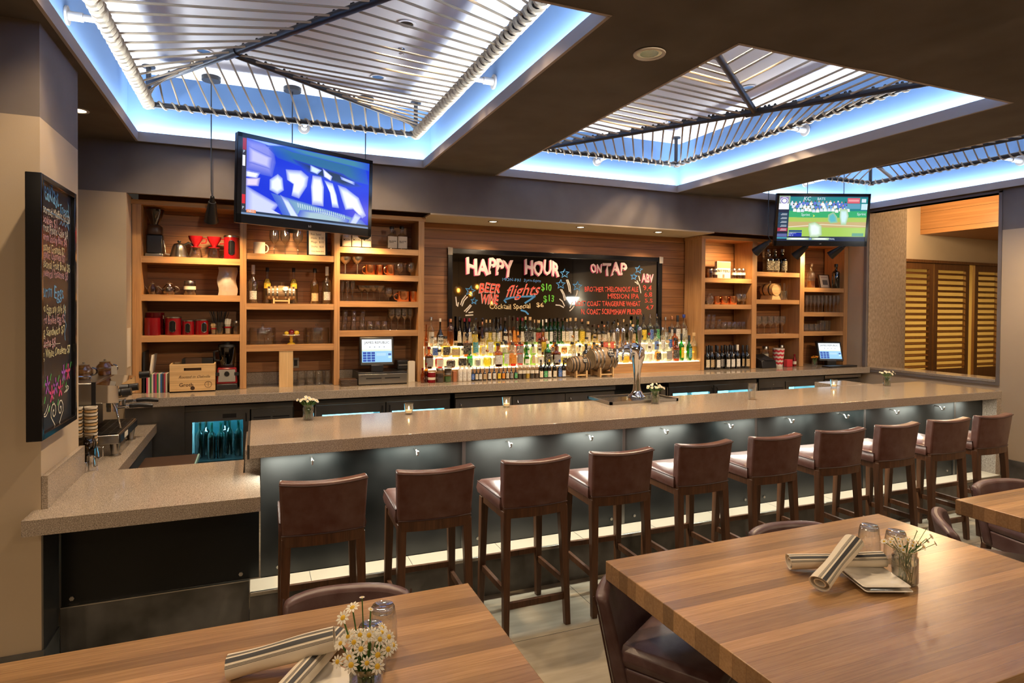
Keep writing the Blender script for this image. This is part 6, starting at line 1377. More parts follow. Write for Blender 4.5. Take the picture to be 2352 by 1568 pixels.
P_ = [(0,.045), (-.002,.1), (-.003,.18), (-.002,.25), (.001,.31), (.004,.355), (-.002,.395), (-.035,.42), (-.085,.427), (-.135,.42), (-.175,.415)]
R_ = [.04, .031, .03, .037, .05, .062, .065, .058, .043, .029, .02]
MB().tube([(bx_+a, by_, 1.0845+b) for a, b in P_], R_, 20).build('column', 'chrome', t)
MB().cyl((bx_-.275, by_-.06, 1.5), (bx_-.14, by_, 1.5), .016, 12).cyl((bx_-.21, by_-.07, 1.5), (bx_-.15, by_, 1.5), .014, 10).build('manifold', 'chrome', t)
for i, dx in enumerate((-.255, -.19, -.105, -.005)):
    tx, ty, tz = bx_+dx, by_-.075+.012*i, 1.535 if i < 2 else 1.545
    f = MB().tube([(tx+.02, by_, 1.5), (tx, ty, 1.505), (tx-.008, ty-.02, 1.485), (tx-.02, ty-.03, 1.415)], [.013, .016, .011, .008], 8).cyl((tx, ty, 1.51), (tx, ty, tz), .011, 8); f.build('faucet', 'chrome', t)
    MB().lathe([(.009, 0), (.014, .01), (.016, .05), (.021, .11), (.018, .14), (.01, .152), (0, .154)], (tx, ty, tz), 12).build('tap_handle', 'chrome', t)
def daisy(m_p, m_c, c, n, r, k=10):
    n = Vector(n).normalized(); u = n.cross(Vector((.3,.9,.2))).normalized(); v = n.cross(u); c = Vector(c)
    for i in range(k):
        q = 2*PI*i/k; d = u*math.cos(q)+v*math.sin(q); e = n.cross(d)
        a = [c+d*r*.25-e*r*.07, c+d*r*.7-e*r*.17+n*r*.06, c+d*r, c+d*r*.7+e*r*.17+n*r*.06, c+d*r*.25+e*r*.07]
        m_p.add(a, [(0,1,2,3,4)], False)
    m_c.add([c+n*r*.24]+[c+(u*math.cos(2*PI*j/8)+v*math.sin(2*PI*j/8))*r*.34+n*r*.04 for j in range(8)], [(0, 1+j, 1+(j+1)%8) for j in range(8)], True)
def flower_vase(label, x, y, z, R, H, spread, top, n, seed, fr=.012, glassy='clear_glass', lean=(0, 0), stray=()):
    rnd = random.Random(seed); t = thing('flower_vase', label, 'vase', (x, y, z+.001)); o = (x, y, z+.001)
    MB().lathe([(R*.9, 0), (R, H*.05), (R, H*.78), (R*.86, H*.86), (R*.9, H*.9), (R*.9, H), (R*.85, H), (R*.82, H*.87), (R*.95, H*.77), (R*.94, H*.06), (0, H*.06)], o, 20).build('jar', glassy, t)
    MB().lathe([(R*.9, H*.07), (R*.92, H*.6), (0, H*.6)], o, 16).build('water', 'clear_bottle', t)
    lf = MB(); heads = []
    for k in range(n):
        q = k*2.399; rr = spread*math.sqrt((k+.6)/n); h = z+H+(top-H)*(1-.45*(rr/spread)**2)*rnd.uniform(.5, 1)
        heads.append((x+lean[0]+rr*math.cos(q), y+lean[1]+rr*math.sin(q), h))
    heads += [(x+a, y+b, z+c) for a, b, c in stray]
    for k, (hx, hy, h) in enumerate(heads):
        q = k*1.7; b0 = (x+R*.5*math.cos(q), y+R*.5*math.sin(q), z+H*.1); mid = (x+(hx-x)*.35, y+(hy-y)*.35, z+H*.9)
        st = MB().tube([b0, mid, (hx, hy, h)], .0013*fr/.012, 4).build('stem', 'leaf', t); mp, mc = MB(), MB()
        nn = Vector((hx-x, hy-y-spread*.9, spread*.9)); daisy(mp, mc, (hx, hy, h+.001), nn, fr*rnd.uniform(.8, 1.1)*(.45 if k >= n and k%2 else 1))
        mp.build('petals', 'petal', st); mc.build('flower_centre', 'flower_centre', st)
    for k in range(int(n*2.2)):
        q = rnd.uniform(0, 2*PI); rr = R*rnd.uniform(.1, 1.05); hh = z+H*rnd.uniform(.25, 1.15); l = fr*rnd.uniform(.9, 1.7); rr = min(rr, R*.85) if hh < z+H else rr
        c = Vector((x+rr*math.cos(q), y+rr*math.sin(q), hh)); d = Vector((rnd.uniform(-1,1), rnd.uniform(-1,1), rnd.uniform(.1,1))).normalized(); e = d.cross(Vector((rnd.random(), .3, .8))).normalized()
        if hh < z+H: l *= .6
        lf.add([c, c+d*l*.5+e*l*.2, c+d*l, c+d*l*.5-e*l*.2], [(0,1,2,3)], False)
    lf.build('leaves', 'leaf', t)['kind'] = 'stuff'
    return t
for (u, v), lb, sd in (((708, 964), 'glass of white daisies at the near end of the bar', 1), ((1489, 922), 'glass of white daisies on the drip tray beside the beer tower', 2), ((2037, 886), 'glass of white daisies at the far end of the bar', 3)):
    p = at(u, v, Z=1.07); p.y = max(p.y, 3.9); zt = 1.07 if sd != 2 else 1.07
    if sd == 2: p = Vector((3.06, 4.275, 0))
    flower_vase(lb, p.x, p.y, zt, .036, .105, .075, .165, 20, sd, .013)
for (u, v), lb in (((939, 951), 'lit candle in a small glass on the bar, nearest the left vase'), ((1163, 935), 'lit candle in a small glass on the bar, left of the drip tray'), ((1915, 890), 'lit candle in a small glass near the far end of the bar')):
    p = at(u, v, Z=1.07); t = thing('candle_glass', lb, 'candle', (p.x, p.y, 1.071), 'candles on the bar'); o = (p.x, p.y, 1.071)
    MB().lathe([(.026, 0), (.027, .006), (.034, .075), (.035, .08), (.032, .08), (.026, .012), (0, .012)], o, 18).build('glass', 'clear_glass', t); MB().lathe([(.024, .013), (.027, .03), (0, .03)], o, 14).build('wax', 'wax', t); MB().lathe([(0, .031), (.006, .04), (.004, .05), (0, .06)], o, 8).build('flame', 'flame', t)
p = at(1727, 917, Z=1.07); shared(('pint',), 'pint_glass', 'empty clear pint glass alone on the bar', 'glass', lambda: MB().lathe([(0, .012), (.026, .012), (.037, .14), (.039, .14), (.029, 0), (0, 0)], n=18), 'clear_glass', (p.x, p.y, 1.071))

# ================================================================ on the dining tables
def napkin_roll(label, a, b, r, z0=0, seed=0):
    a, b = Vector(a), Vector(b); d = (b-a); L = d.length; d.normalize(); s_ = Vector((-d.y, d.x, 0)).normalized(); up = d.cross(s_)*-1
    if up.z < 0: up = -up
    rnd = random.Random(seed); NA, NL = 28, 14; V, Cc = [], []
    for j in range(NL+1):
        t_ = j/NL; rr = r*(1+.05*math.sin(t_*7+seed)+.1*abs(t_-.5))
        for i in range(NA):
            q = 2*PI*i/NA; k = rr*(1+.02*math.sin(3*q+5*t_))
            V.append(a+d*(L*t_)+s_*(k*1.12*math.cos(q))+up*(k*.82*math.sin(q)))
    m = MB(); dark = {5: 1, 6: 1, 9: 2, 3: 2}
    for j in range(NL):
        for i in range(NA):
            f = (j*NA+i, j*NA+(i+1)%NA, (j+1)*NA+(i+1)%NA, (j+1)*NA+i)
            m.f.append(f); m.c.append((.72,.65,.54)); m.smooth.append(True)
    m.v = [tuple(v) for v in V]
    for ring, e in ((0, a), (NL, b)):
        for (s1, d1), (s0, d0) in zip(((1, 0), (.88, .002), (.82, .03), (.6, .03), (.58, .004), (.46, .004), (.42, .03)), ((.88, .002), (.82, .03), (.6, .03), (.58, .004), (.46, .004), (.42, .03), (0.01, .03))):
            A = len(m.v); sg = 1 if ring == 0 else -1
            for S_, dd_ in ((s1, d1), (s0, d0)): m.v += [tuple(e+(V[ring*NA+i]-e)*S_+d*(dd_*sg)) for i in range(NA)]
            for i in range(NA): m.f.append((A+i, A+(i+1)%NA, A+NA+(i+1)%NA, A+NA+i)); m.c.append((.66,.6,.5)); m.smooth.append(True)
    t = thing('rolled_napkin', label, 'napkin', tuple((a+b)/2), 'rolled striped napkins'); m.build('cloth', 'painted_linen', t)
    # woven stripes
    sg_ = 1 if s_.y > 0 else -1
    for q0, q1 in ((.30, .42), (.48, .493), (.51, .523), (.54, .553), (.225, .238), (.195, .208), (.165, .178)):
        sm = MB(); W_ = []
        for j in range(NL+1):
            t_ = j/NL; rr = r*(1+.05*math.sin(t_*7+seed)+.1*abs(t_-.5))*1.02
            for qq in (q0, (q0+q1)/2, q1):
                q = PI*(1-qq)+.12*math.sin(seed); k = rr*(1+.02*math.sin(3*q+5*t_)); W_.append(a+d*(L*t_)+s_*(sg_*k*1.12*math.cos(q))+up*(k*.82*math.sin(q)))
        sm.add(W_, [(3*j+i, 3*j+i+1, 3*j+i+4, 3*j+i+3) for j in range(NL) for i in range(2)], True).build('stripe', 'black_ink', t)
    return t
t = painted('painted_linen', .85, spec=.1)
def square_plate(label, c, ux, w, h, z):
    c = Vector((c[0], c[1], z)); u = Vector((*ux, 0)).normalized(); v = Vector((-u.y, u.x, 0)); t = thing('square_plate', label, 'plate', tuple(c), 'square white plates'); m = MB(); vs_ = []
    rings = ((.42, .0), (.8, .004), (1, .014), (.97, .017), (.8, .008), (.4, .006))
    def sq(k): return [(a*k, b*k) for a, b in ((-1,-.92),(-.92,-1),(.92,-1),(1,-.92),(1,.92),(.92,1),(-.92,1),(-1,.92))]
    for k, zz in rings: vs_ += [c+u*a*w/2+v*b*h/2+EZ*zz for a, b in sq(k)]
    fs = [(r_*8+i, r_*8+(i+1)%8, (r_+1)*8+(i+1)%8, (r_+1)*8+i) for r_ in range(5) for i in range(8)]+[tuple(range(8))[::-1], tuple(40+i for i in range(8))]
    m.add(vs_, fs, True).build('plate', 'white_ceramic', t); return t
pbr('clear_thick', (1,1,1), .02); MAT['clear_thick'].node_tree.nodes['Principled BSDF'].inputs['Transmission Weight'].default_value = 1
MAT['clear_thick'].node_tree.nodes['Principled BSDF'].inputs['IOR'].default_value = 1.45
def up_glass(label, x, y, z=.75, R=.047, H=.14):
    t = thing('water_glass', label, 'glass', (x, y, z+.001), 'upturned water glasses'); o = (x, y, z+.001)
    MB().lathe([(R*.93, .0), (R*.96, .004), (R*.98, H*.1), (R, H*.3), (R*.97, H*.62), (R*.86, H*.86), (R*.8, H*.96), (R*.72, H), (R*.55, H*.985), (0, H*.975)], o, 32).build('bowl', 'clear_glass', t)
    MB().lathe([(R*.6, H*.98), (R*.78, H*.95), (R*.76, H*.86), (R*.5, H*.82), (0, H*.81)], o, 32).build('base', 'clear_glass', t)
    return t
TZ = .75
up_glass('upturned water glass behind the daisies, nearer the right edge of the left table', .382, 2.0); up_glass('upturned water glass half hidden by the daisies on the left table', .325, 1.89)
up_glass('upturned water glass farthest back on the right front table', 2.557, 1.945); up_glass('upturned water glass behind the daisies on the right front table', 2.60, 1.85)
square_plate('upper white square plate under the napkins on the right front table', (2.31, 1.735), (.75, -.3), .19, .19, TZ+.017); square_plate('lower white square plate of the stack on the right front table', (2.312, 1.727), (.75, -.3), .19, .19, TZ+.001)
napkin_roll('striped rolled napkin lying underneath across the plates, right front table', (2.095, 1.965, TZ+.036), (2.44, 1.79, TZ+.062), .033, seed=1)
napkin_roll('striped rolled napkin laid on top of the other, right front table', (2.045, 1.765, TZ+.033), (2.345, 1.855, TZ+.128), .034, seed=2)
square_plate('white square plate under the napkins on the left front table', (.17, 1.85), (.7, .5), .19, .19, TZ+.001)
napkin_roll('striped rolled napkin on top at the left of the daisies, left front table', (-.075, 2.0, TZ+.036), (.225, 1.955, TZ+.085), .038, seed=3)
napkin_roll('striped rolled napkin underneath, partly off the bottom of the photo, left front table', (.04, 1.76, TZ+.034), (.25, 2.07, TZ+.036), .032, seed=4)
flower_vase('jar full of white daisies on the left front table', .285, 1.73, TZ, .046, .115, .085, .215, 26, 11, .021, stray=((-.03, .06, .25), (.0, .08, .265), (-.06, .03, .24), (.02, .05, .24)))
flower_vase('jar of loose small daisies on the right front table', 2.445, 1.70, TZ, .048, .135, .075, .185, 15, 12, .014, stray=((.13, .0, .205), (.16, .0, .165), (.1, .02, .19), (.14, -.03, .15), (.09, -.02, .17), (.165, .02, .14)))

# ================================================================ coffee corner
z = .861
t = thing('espresso_machine', 'chrome two group espresso machine with black handles at the far left', 'espresso machine', (-1.05, 5.0, z))
MB().box(-1.35, -.83, 4.72, 5.36, .945, 1.005).build('drip_base', 'stainless', t, bevel=.004); MB().box(-.829, -.822, 4.73, 5.35, .95, 1.0).build('front_trim', 'black_plastic', t)
MB().box(-.822, -.82, 4.86, 4.97, .958, .993).build('maker_plate', 'paper', t)
m = MB()
for i in range(20): m.box(-1.03, -.845, 4.745+i*.03, 4.757+i*.03, 1.006, 1.012)
for i in range(5): m.box(-1.03+i*.045, -1.024+i*.045, 4.74, 5.34, 1.006, 1.011)
m.build('drip_grate', 'black_plastic', t); MB().box(-1.04, -.84, 4.735, 5.345, 1.003, 1.006).build('drip_tray', 'black_gloss', t)
MB().box(-1.4, -1.04, 4.74, 5.34, 1.006, 1.19).build('body', 'dark_stainless', t); MB().box(-1.4, -.97, 4.72, 5.36, 1.19, 1.35).build('upper_body', 'stainless', t, bevel=.006)
MB().hexa([(-.97, 4.72, 1.215), (-.83, 4.72, 1.215), (-.83, 5.36, 1.215), (-.97, 5.36, 1.215), (-.97, 4.72, 1.34), (-.835, 4.72, 1.325), (-.835, 5.36, 1.325), (-.97, 5.36, 1.34)]).build('group_housing', 'chrome', t)
for xx in (-1.4, -.97): MB().box(xx-.012, xx+.012, 4.715, 4.725, 1.18, 1.355).build('side_strip', 'black_plastic', t)
for y in (4.9, 5.17):
    g = MB().cyl((-.9, y, 1.215), (-.9, y, 1.165), .036, 16).build('group_head', 'chrome', t)
    MB().cyl((-.9, y, 1.17), (-.9, y, 1.135), .034, 16).tube([(-.87, y, 1.16), (-.80, y, 1.165)], .01, 8).build('portafilter', 'chrome', t); MB().tube([(-.80, y, 1.166), (-.74, y, 1.17), (-.66, y, 1.16)], [.015, .017, .014], 10).build('handle', 'black_plastic', t)
    MB().cyl((-.83, y-.08, 1.27), (-.775, y-.08, 1.275), .026, 12).build('steam_knob', 'black_plastic', t)
MB().cyl((-.81, 5.36, 1.33), (-.74, 5.36, 1.335), .026, 12).build('steam_knob', 'black_plastic', t)
MB().tube([(-.88, 4.79, 1.215), (-.86, 4.78, 1.17), (-.84, 4.77, 1.1), (-.83, 4.77, 1.04)], .006, 8).build('steam_wand', 'chrome', t)
for x, y in ((-.86, 4.77), (-.86, 5.30), (-1.3, 4.77), (-1.3, 5.3)): MB().lathe([(.034, 0), (.034, .006), (.022, .01), (.032, .085)], (x, y, z), 14).build('foot', 'stainless', t)
rl = MB()
for y in (4.75, 5.33): rl.tube([(-1.38, y, 1.36), (-1.38, y, 1.39), (-.99, y, 1.39), (-.99, y, 1.36)], .005, 6)
rl.tube([(-1.38, 4.75, 1.39), (-1.38, 5.33, 1.39)], .005, 6); rl.build('cup_rail', 'chrome', t)
for i, (x, y, r, lb) in enumerate(((-1.18, 4.86, .045, 'tinted glass sugar jar on the espresso machine, leftmost of three'), (-1.08, 4.98, .055, 'round tinted glass teapot on top of the espresso machine, middle of three'), (-1.0, 5.2, .055, 'round tinted glass teapot with a paper tag on the espresso machine'))):
    t = thing('teapot', lb, 'teapot', (x, y, 1.352), 'tinted glass pots on the espresso machine'); o = (x, y, 1.352)
    MB().lathe([(r*.7, 0), (r, r*.6), (r*.95, r*1.2), (r*.6, r*1.6), (r*.62, r*1.75)], o, 18).build('body', 'tint_glass', t); MB().lathe([(r*.64, r*1.76), (r*.1, r*1.9), (r*.15, r*2.05), (0, r*2.1)], o, 14).build('lid', 'stainless', t)
    MB().lathe([(r*.65, r*.05), (r*.9, r*.6), (0, r*.7)], o, 14).build('tea', 'liquid_gold', t)
    if i: MB().tube([(x+r*(.9+.5*math.sin(q)), y, 1.352+r*.9+r*.5*math.cos(q)) for q in [PI*k/7 for k in range(8)]], r*.1, 6).build('handle', 'smoke_glass', t)
    if i == 2: MB().box(x+.05, x+.085, y-.06, y-.057, 1.36, 1.42).build('paper_tag', 'paper', t)
# cups, grounds jar and pitchers in front of the machine
p = at(188, 1000, Y=4.6)
for i, (x, y) in enumerate(((-1.05, 4.655), (-.972, 4.66))):
    t = thing('cup_stack', f'stack of ridged paper cups beside the espresso machine, {"left" if i == 0 else "right"} stack', 'cup stack', (x, y, z), 'stacks of paper cups'); zz = z+.08
    for k in range(13): MB().lathe([(.034, 0), (.037, .014), (.032, .014), (.03, 0)], (x, y, zz+k*.021), 14).build('paper_cup', 'pine' if k%2 else 'paper', t)
    MB().lathe([(.036, 0), (.036, .079), (0, .08)], (x, y, z), 14).build('holder', 'black_plastic', t)
p = at(180, 1035, Y=4.5); o = (-.972, 4.5, z)
t = thing('coffee_jar', 'dark jar of ground coffee partly hidden by the pillar corner', 'jar', o); MB().lathe([(.06, 0), (.062, .01), (.062, .15), (.05, .175)], o, 18).build('glass', 'smoke_glass', t); MB().lathe([(.058, .005), (.058, .1), (0, .1)], o, 16).build('coffee', 'bark_brown', t); MB().lathe([(.052, .176), (.05, .19), (0, .195)], o, 16).build('lid', 'smoke_glass', t)
for i, (u, v, r, h, lb) in enumerate(((207, 1060, .036, .1, 'steel milk pitcher with a handle on the lower counter by the espresso machine'), (190, 1078, .026, .085, 'small steel creamer nearest the end of the stone backsplash'))):
    q = at(u, v, Z=z); q.x = max(q.x, -.955) if i == 0 else -.92; q.y = q.y if i == 0 else 4.40; o = (q.x, q.y, z+.0)
    t = thing('milk_pitcher', lb, 'pitcher', o, 'steel milk pitchers'); MB().lathe([(r, 0), (r*1.02, .005), (r*.95, h*.5), (r*.75, h*.85), (r*.8, h), (r*.76, h), (r*.7, h*.85), (0, h*.8)], o, 18).build('body', 'chrome', t)
    MB().tube([(q.x+r*.75, q.y-.005, z+h*.92), (q.x+r*1.5, q.y-.008, z+h*.9), (q.x+r*1.5, q.y-.008, z+h*.3), (q.x+r*.95, q.y-.005, z+h*.2)], .004, 6).build('handle', 'chrome', t)
tag(MB().box(-.955, -.925, 4.34, 4.37, z, z+.06).build('salt_shaker', 'chrome', loc=(-.94, 4.35, z), bevel=.004), 'small steel block by the end of the stone backsplash', 'shaker')
t = thing('notice_sheet', 'paper sheet pinned to the alcove edge beside the oak shelving', 'notice', (-1.0, 6.1, 1.5)); MB().box(-1.0, -.997, 6.02, 6.16, 1.33, 1.66).build('sheet', 'paper', t)

# ================================================================ breakfast board on the pillar
XB = -.9
t = thing('breakfast_board', 'tall black framed chalkboard listing breakfast treats and farm eggs, on the pillar', 'chalkboard', (XB-.02, 3.7, 1.85))
y0, y1, z0, z1 = 3.415, 4.01, 1.232, 2.455
f = MB(); w = .028; f.box(XB-.062, XB, y0, y0+w, z0, z1); f.box(XB-.062, XB, y1-w, y1, z0, z1); f.box(XB-.062, XB, y0+w, y1-w, z0, z0+w); f.box(XB-.062, XB, y0+w, y1-w, z1-w, z1); f.build('frame', 'black_gloss', t, bevel=.003)
pn = MB().box(XB-.06, XB-.02, y0+w, y1-w, z0+w, z1-w).build('panel', 'slate', t); XP = XB-.0185
EY = Vector((0,1,0)); CH = {'b': (.18,.42,.7), 'w': (.62,.6,.52), 'p': (.62,.38,.4), 'y': (.7,.66,.4)}
for k, c in CH.items(): pbr('chalk_'+k, c, .9, spec=.1)
def bt(s_, v0, k, h, y=y0+.04, w=None, sh=0): 
    zz = at(112, v0, X=XP).z; text(s_, pn, 'chalk_'+k, (XP, y, zz), EY, EZ, w=w, h=h, shear=sh, wob=.08)
bt('Breakfast', 463, 'b', .10, w=.30); bt('Treats', 481, 'b', .055, y=y0+.36, w=.16)
for s_, v, k, w_ in (('Assorted Muffins $3.50', 497, 'w', .50), ('Cookies $1', 520, 'p', .27), ('Carrot Pound Cake $4', 538, 'w', .46), ('Warm Sticky Bun $4', 560, 'p', .44), ('Toasted Granola $7', 582, 'y', .40), ('Organic Oatmeal $7', 600, 'p', .41), ('Seasonal Fruit Bowl $5', 620, 'y', .5), ('Provencal Potatoes $3', 640, 'p', .46)): bt(s_, v, k, .05, w=w_)
bt('Farm Eggs', 694, 'b', .085, w=.38)
for s_, v, k, w_ in (('Two Eggs any style $4', 725, 'y', .42), ('Hard Boiled Egg $2', 750, 'p', .41), ('Egg Sandwich $7', 777, 'y', .40), ('Quiche $8', 802, 'p', .24), ('Egg White Omelette $7', 827, 'y', .5)): bt(s_, v, k, .055, w=w_)
nX = (1, 0, 0)
def bp(y, zz): return (XP, y, zz)
for s_, c in (([(.02, 2.31), (.5, 2.29)], CH['b']), ([(.02, 1.665), (.36, 1.66)], CH['w'])): MB().ribbon([bp(y0+a, b) for a, b in s_], .003, nX, c).build('chalk_mark', 'chalk', pn)
MB().ribbon([bp(y0+.50, 2.4), bp(y0+.52, 2.37), bp(y0+.51, 2.34), bp(y0+.535, 2.31), bp(y0+.51, 2.28), bp(y0+.52, 2.25)], .005, nX, CH['b']).build('chalk_mark', 'chalk', pn); MB().ribbon([bp(y0+.43, 1.86), bp(y0+.45, 1.82), bp(y0+.44, 1.78), bp(y0+.47, 1.75), bp(y0+.44, 1.71), bp(y0+.45, 1.67)], .006, nX, CH['b']).build('chalk_mark', 'chalk', pn)
for k in range(3): MB().ribbon([bp(y0+.36+k*.05, 2.26), bp(y0+.385+k*.05, 2.28), bp(y0+.41+k*.05, 2.26)], .005, nX, CH['b']).build('chalk_mark', 'chalk', pn)
for fy, fz, c in ((.06, 1.45, (.55,.08,.2)), (.15, 1.47, (.3,.1,.4)), (.22, 1.42, (.55,.08,.2)), (.28, 1.45, (.3,.1,.4)), (.36, 1.43, (.6,.08,.2)), (.42, 1.50, (.3,.1,.42)), (.5, 1.50, (.55,.08,.2))):
    fl = MB()
    for k in range(5): q = PI/2+2*PI*k/5; fl.ribbon([bp(y0+fy+.004*math.cos(q), fz+.004*math.sin(q)), bp(y0+fy+.04*math.cos(q), fz+.045*math.sin(q))], .014, nX, c)
    fl.build('chalk_flower', 'chalk', pn)
    MB().ribbon([bp(y0+fy+.04, fz+.02), bp(y0+fy+.06, fz+.05)], .009, nX, (.1,.4,.12)).build('chalk_mark', 'chalk', pn); MB().ribbon([bp(y0+fy-.03, fz-.05), bp(y0+fy-.05, fz-.08)], .009, nX, (.1,.4,.12)).build('chalk_mark', 'chalk', pn)
for cy0, cz0, sg in ((.25, 1.33, 1), (.36, 1.33, -1)): MB().ribbon([bp(y0+cy0+sg*(.05*k/14)*math.cos(k*.7), cz0+(.05*k/14)*math.sin(k*.7)) for k in range(15)]+[bp(y0+cy0+sg*.03, cz0-.08), bp(y0+cy0, cz0-.11)], .007, nX, CH['w']).build('chalk_mark', 'chalk', pn)
for k in range(2): MB().ribbon([bp(y0+.05+.02*k+.11*j/8, 1.36-.03*math.sin(PI*j/8)-.012*k+.02*j/8) for j in range(9)], .006, nX, CH['w']).build('chalk_mark', 'chalk', pn); MB().ribbon([bp(y0+.43+.03*k+.05*math.sin(j*.4), 1.40-.06*k*0+.03*j/2*.3) for j in range(8)], .006, nX, CH['w']).build('chalk_mark', 'chalk', pn)
# ================================================================ lettering on the mirror
YL = YM-.0015; gl = [o for o in mir.children if o.name.startswith('mirror_glass')][0]
pbr('paint_pink', (.85,.66,.66), .6); pbr('paint_magenta', (.55,.06,.16), .6); pbr('paint_blue', (.1,.33,.68), .6); pbr('paint_red', (.85,.10,.06), .6); pbr('paint_green', (.15,.6,.05), .6); pbr('paint_cream', (.85,.66,.36), .6); pbr('paint_white', (.8,.74,.66), .6)
def mt(s_, u0, v0, u1, vtop, mat, d=0, sh=0, bold=0, dx=0, dz=0, v1=None, wob=.07):
    a = at(u0, v0, Y=YL-d); b = at(u1, v1 or v0, Y=YL-d); h = at(u0, vtop, Y=YL-d).z-a.z
    r_ = Vector((b.x-a.x, 0, 0)); r_ = r_.normalized() if v1 is None else Vector((b.x-a.x, 0, b.z-a.z)).normalized()
    text(s_, gl, mat, a+Vector((dx, 0, dz)), r_, EZ, w=(b-a).length, h=h, shear=sh, bold=bold, wob=wob)
def shadow(s_, *a, **k):
    mt(s_, *a, 'paint_magenta', 0, dx=-.012, dz=-.008, **k); mt(s_, *a, 'paint_pink', .001, **k)
shadow('HAPPY', 1072, 632, 1180, 593, bold=.035, v1=634); shadow('HOUR', 1206, 633, 1286, 597, bold=.035, v1=634)
shadow('ON', 1357, 627, 1382, 606, bold=.03); shadow('TAP', 1385, 632, 1440, 603, bold=.03, v1=634); shadow('ABV', 1474, 649, 1501, 629, bold=.03)
mt('MON-FRI  3pm-6pm', 1154, 647, 1242, 638, 'paint_blue', v1=650)
for d, mm, ox in ((0, 'paint_pink', -.006), (.001, 'paint_red', 0)):
    mt('BEER', 1100, 672, 1149, 650, mm, d, .25, .02, dx=ox, dz=ox); mt('WINE', 1106, 698, 1146, 675, mm, d, .25, .02, dx=ox, dz=ox); mt('flights', 1163, 690, 1241, 655, mm, d, .4, .0, dx=ox, dz=ox, v1=684, wob=.015)
mt('$10', 1243, 670, 1267, 652, 'paint_green', bold=.02); mt('$13', 1248, 696, 1273, 678, 'paint_green', bold=.02); mt('Cocktail Special', 1124, 714, 1218, 698, 'paint_cream', bold=.01, v1=712); mt('$6', 1232, 707, 1249, 695, 'paint_cream', bold=.01)
for s_, u0, v0, u1, vt in (('BROTHER THELONIOUS ALE', 1343, 670, 1466, 658), ('MISSION IPA', 1396, 686, 1468, 674), ('LOST COAST TANGERINE WHEAT', 1322, 703, 1471, 691), ('N. COAST SCRIMSHAW PILSNER', 1335, 722, 1474, 709), ('9.4', 1477, 667, 1497, 655), ('6.8', 1480, 682, 1498, 671), ('5.5', 1481, 695, 1499, 686), ('4.7', 1483, 711, 1501, 701)): mt(s_, u0, v0, u1, vt, 'paint_red', bold=.015, v1=v0-.0, wob=.05)
nY = (0, -1, 0)
def mp_(u, v): return at(u, v, Y=YL)
BLU, WHT = (.1,.33,.68), (.8,.74,.66)
def star(u, v, r, rot=0):
    P2 = [mp_(u+(r if k%2 == 0 else r*.42)*math.sin(rot+PI*k/5), v-(r if k%2 == 0 else r*.42)*math.cos(rot+PI*k/5)) for k in range(10)]; P2 = P2+P2[:2]
    MB().ribbon(P2, .013, nY, BLU).build('painted_star', 'chalk', gl)
for s_ in ((1297, 628, 11), (1288, 653, 11), (1326, 657, 11, .1), (1467, 619, 9, .2), (1456, 635, 8, .1), (1080, 668, 12, .2), (1089, 691, 8, .1)): star(*s_)
for L in ([(1301,642),(1305,655),(1308,670)], [(1304,642),(1309,655),(1311,673)], [(1287,664),(1293,675),(1297,690)], [(1290,664),(1296,675),(1300,689)], [(1326,667),(1325,674),(1322,681)], [(1285,686),(1292,692),(1297,703)], [(1276,700),(1286,701),(1295,706)], [(1315,693),(1312,700),(1309,707)], [(1319,702),(1314,709),(1308,714)],
          [(1467,633),(1470,645)], [(1458,647),(1462,649),(1465,653)], [(1463,644),(1469,656),(1472,673)], [(1047,681),(1049,702)], [(1053,694),(1051,704)], [(1058,700),(1062,688),(1070,678)], [(1061,703),(1066,690),(1074,681)], [(1066,715),(1075,706),(1081,699)], [(1070,717),(1078,708),(1083,701)], [(1076,718),(1087,716)], [(1069,724),(1087,723)]):
    MB().ribbon([mp_(*q) for q in L], .013, nY, WHT).build('painted_streak', 'chalk', gl)
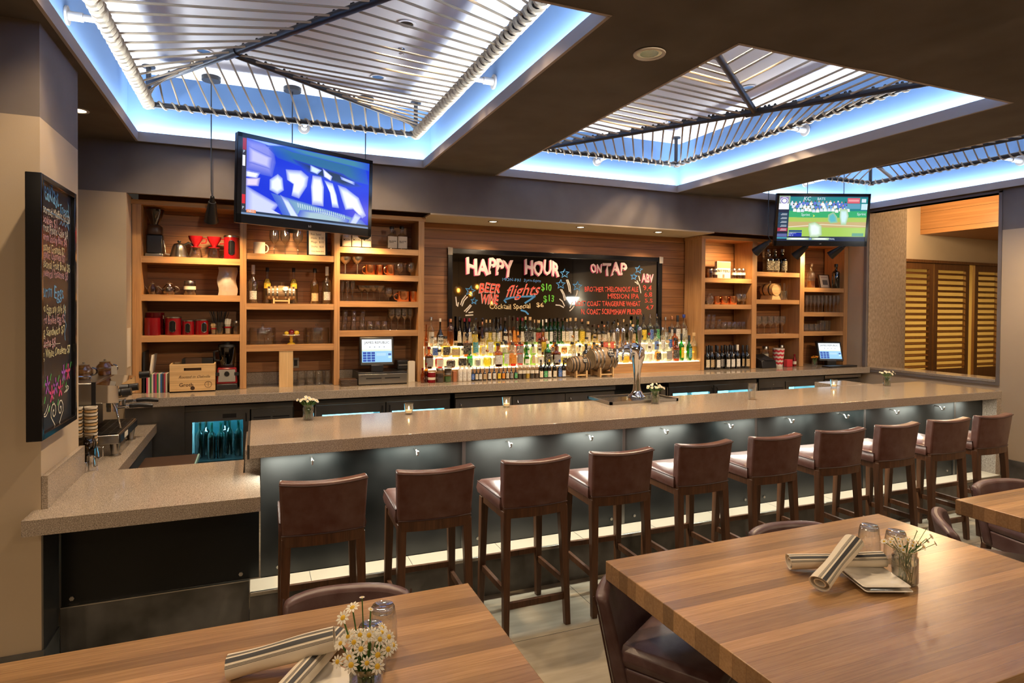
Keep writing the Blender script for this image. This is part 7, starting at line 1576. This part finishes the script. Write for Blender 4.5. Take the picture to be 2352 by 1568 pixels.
for L in ([(1160,688),(1175,683),(1200,681),(1230,680)], [(1229,680),(1218,688),(1205,696)], [(1164,684),(1158,690),(1163,695)], [(1196,712),(1207,715),(1214,722)]): MB().ribbon([mp_(*q) for q in L], .02, nY, BLU).build('painted_swash', 'chalk', gl)
# lamps in the dining room that the mirror shows
def in_mirror(u, v, far):
    q = at(u, v, Y=2*YM-far); return (q.x, far, q.z)
for i, (u, v, r) in enumerate(((1053, 668, .135), (1081, 676, .11), (1096, 660, .10), (1130, 697, .10))):
    x, y, zz = in_mirror(u, v, -2.2-.25*i); t = thing('globe_pendant', f'amber glass globe pendant behind the camera, {nth(i, 4)} in the mirror', 'pendant lamp', (x, y, zz), 'globe pendants seen in the mirror')
    MB().ball((x, y, zz), r, 16).build('globe', 'globe_amber' if 'globe_amber' in MAT else thin('globe_amber', (1,.75,.35)), t); MB().ball((x, y, zz+.02), .03, 8, 1, 1, 1.4).build('bulb', 'bulb_glow', t); MB().cyl((x, y, zz+r), (x, y, zz+r+.07), .022, 8).cyl((x, y, zz+r), (x, y, ZC-.002), .004, 6).build('cord', 'black_plastic', t)
x, y, zz = in_mirror(1315, 688, -.9); t = thing('shade_lamp', 'white glowing pendant lamp behind the camera, bright in the middle of the mirror', 'pendant lamp', (x, y, zz)); MB().lathe([(.17, .06), (.05, -.12)], (x, y, zz), 16).build('shade', 'white_shade_glow', t); MB().cyl((x, y, zz+.06), (x, y, ZC-.002), .006, 6).build('cord', 'black_plastic', t)
# bottles upright inside the left wine cooler
thin('wine_dark', (.04,.16,.13), body=.35, bodyc=(.06,.6,.5))
for i, (u, yy) in enumerate(((459, 6.2), (486, 6.12), (507, 6.12), (527, 6.25), (548, 6.18), (473, 6.32), (517, 6.34))):
    p = at(u, 1030, Y=yy); bottle('bordeaux', .036, .32, 'wine_dark', 'dark', None, 'none', p.x, yy, .488, f'dark green wine bottle upright in the lit wine cooler, {["leftmost", "second", "third", "fourth", "rightmost", "first at the back", "second at the back"][i]}', 'wine bottles in the cooler', name='wine_bottle')
finish_texts()
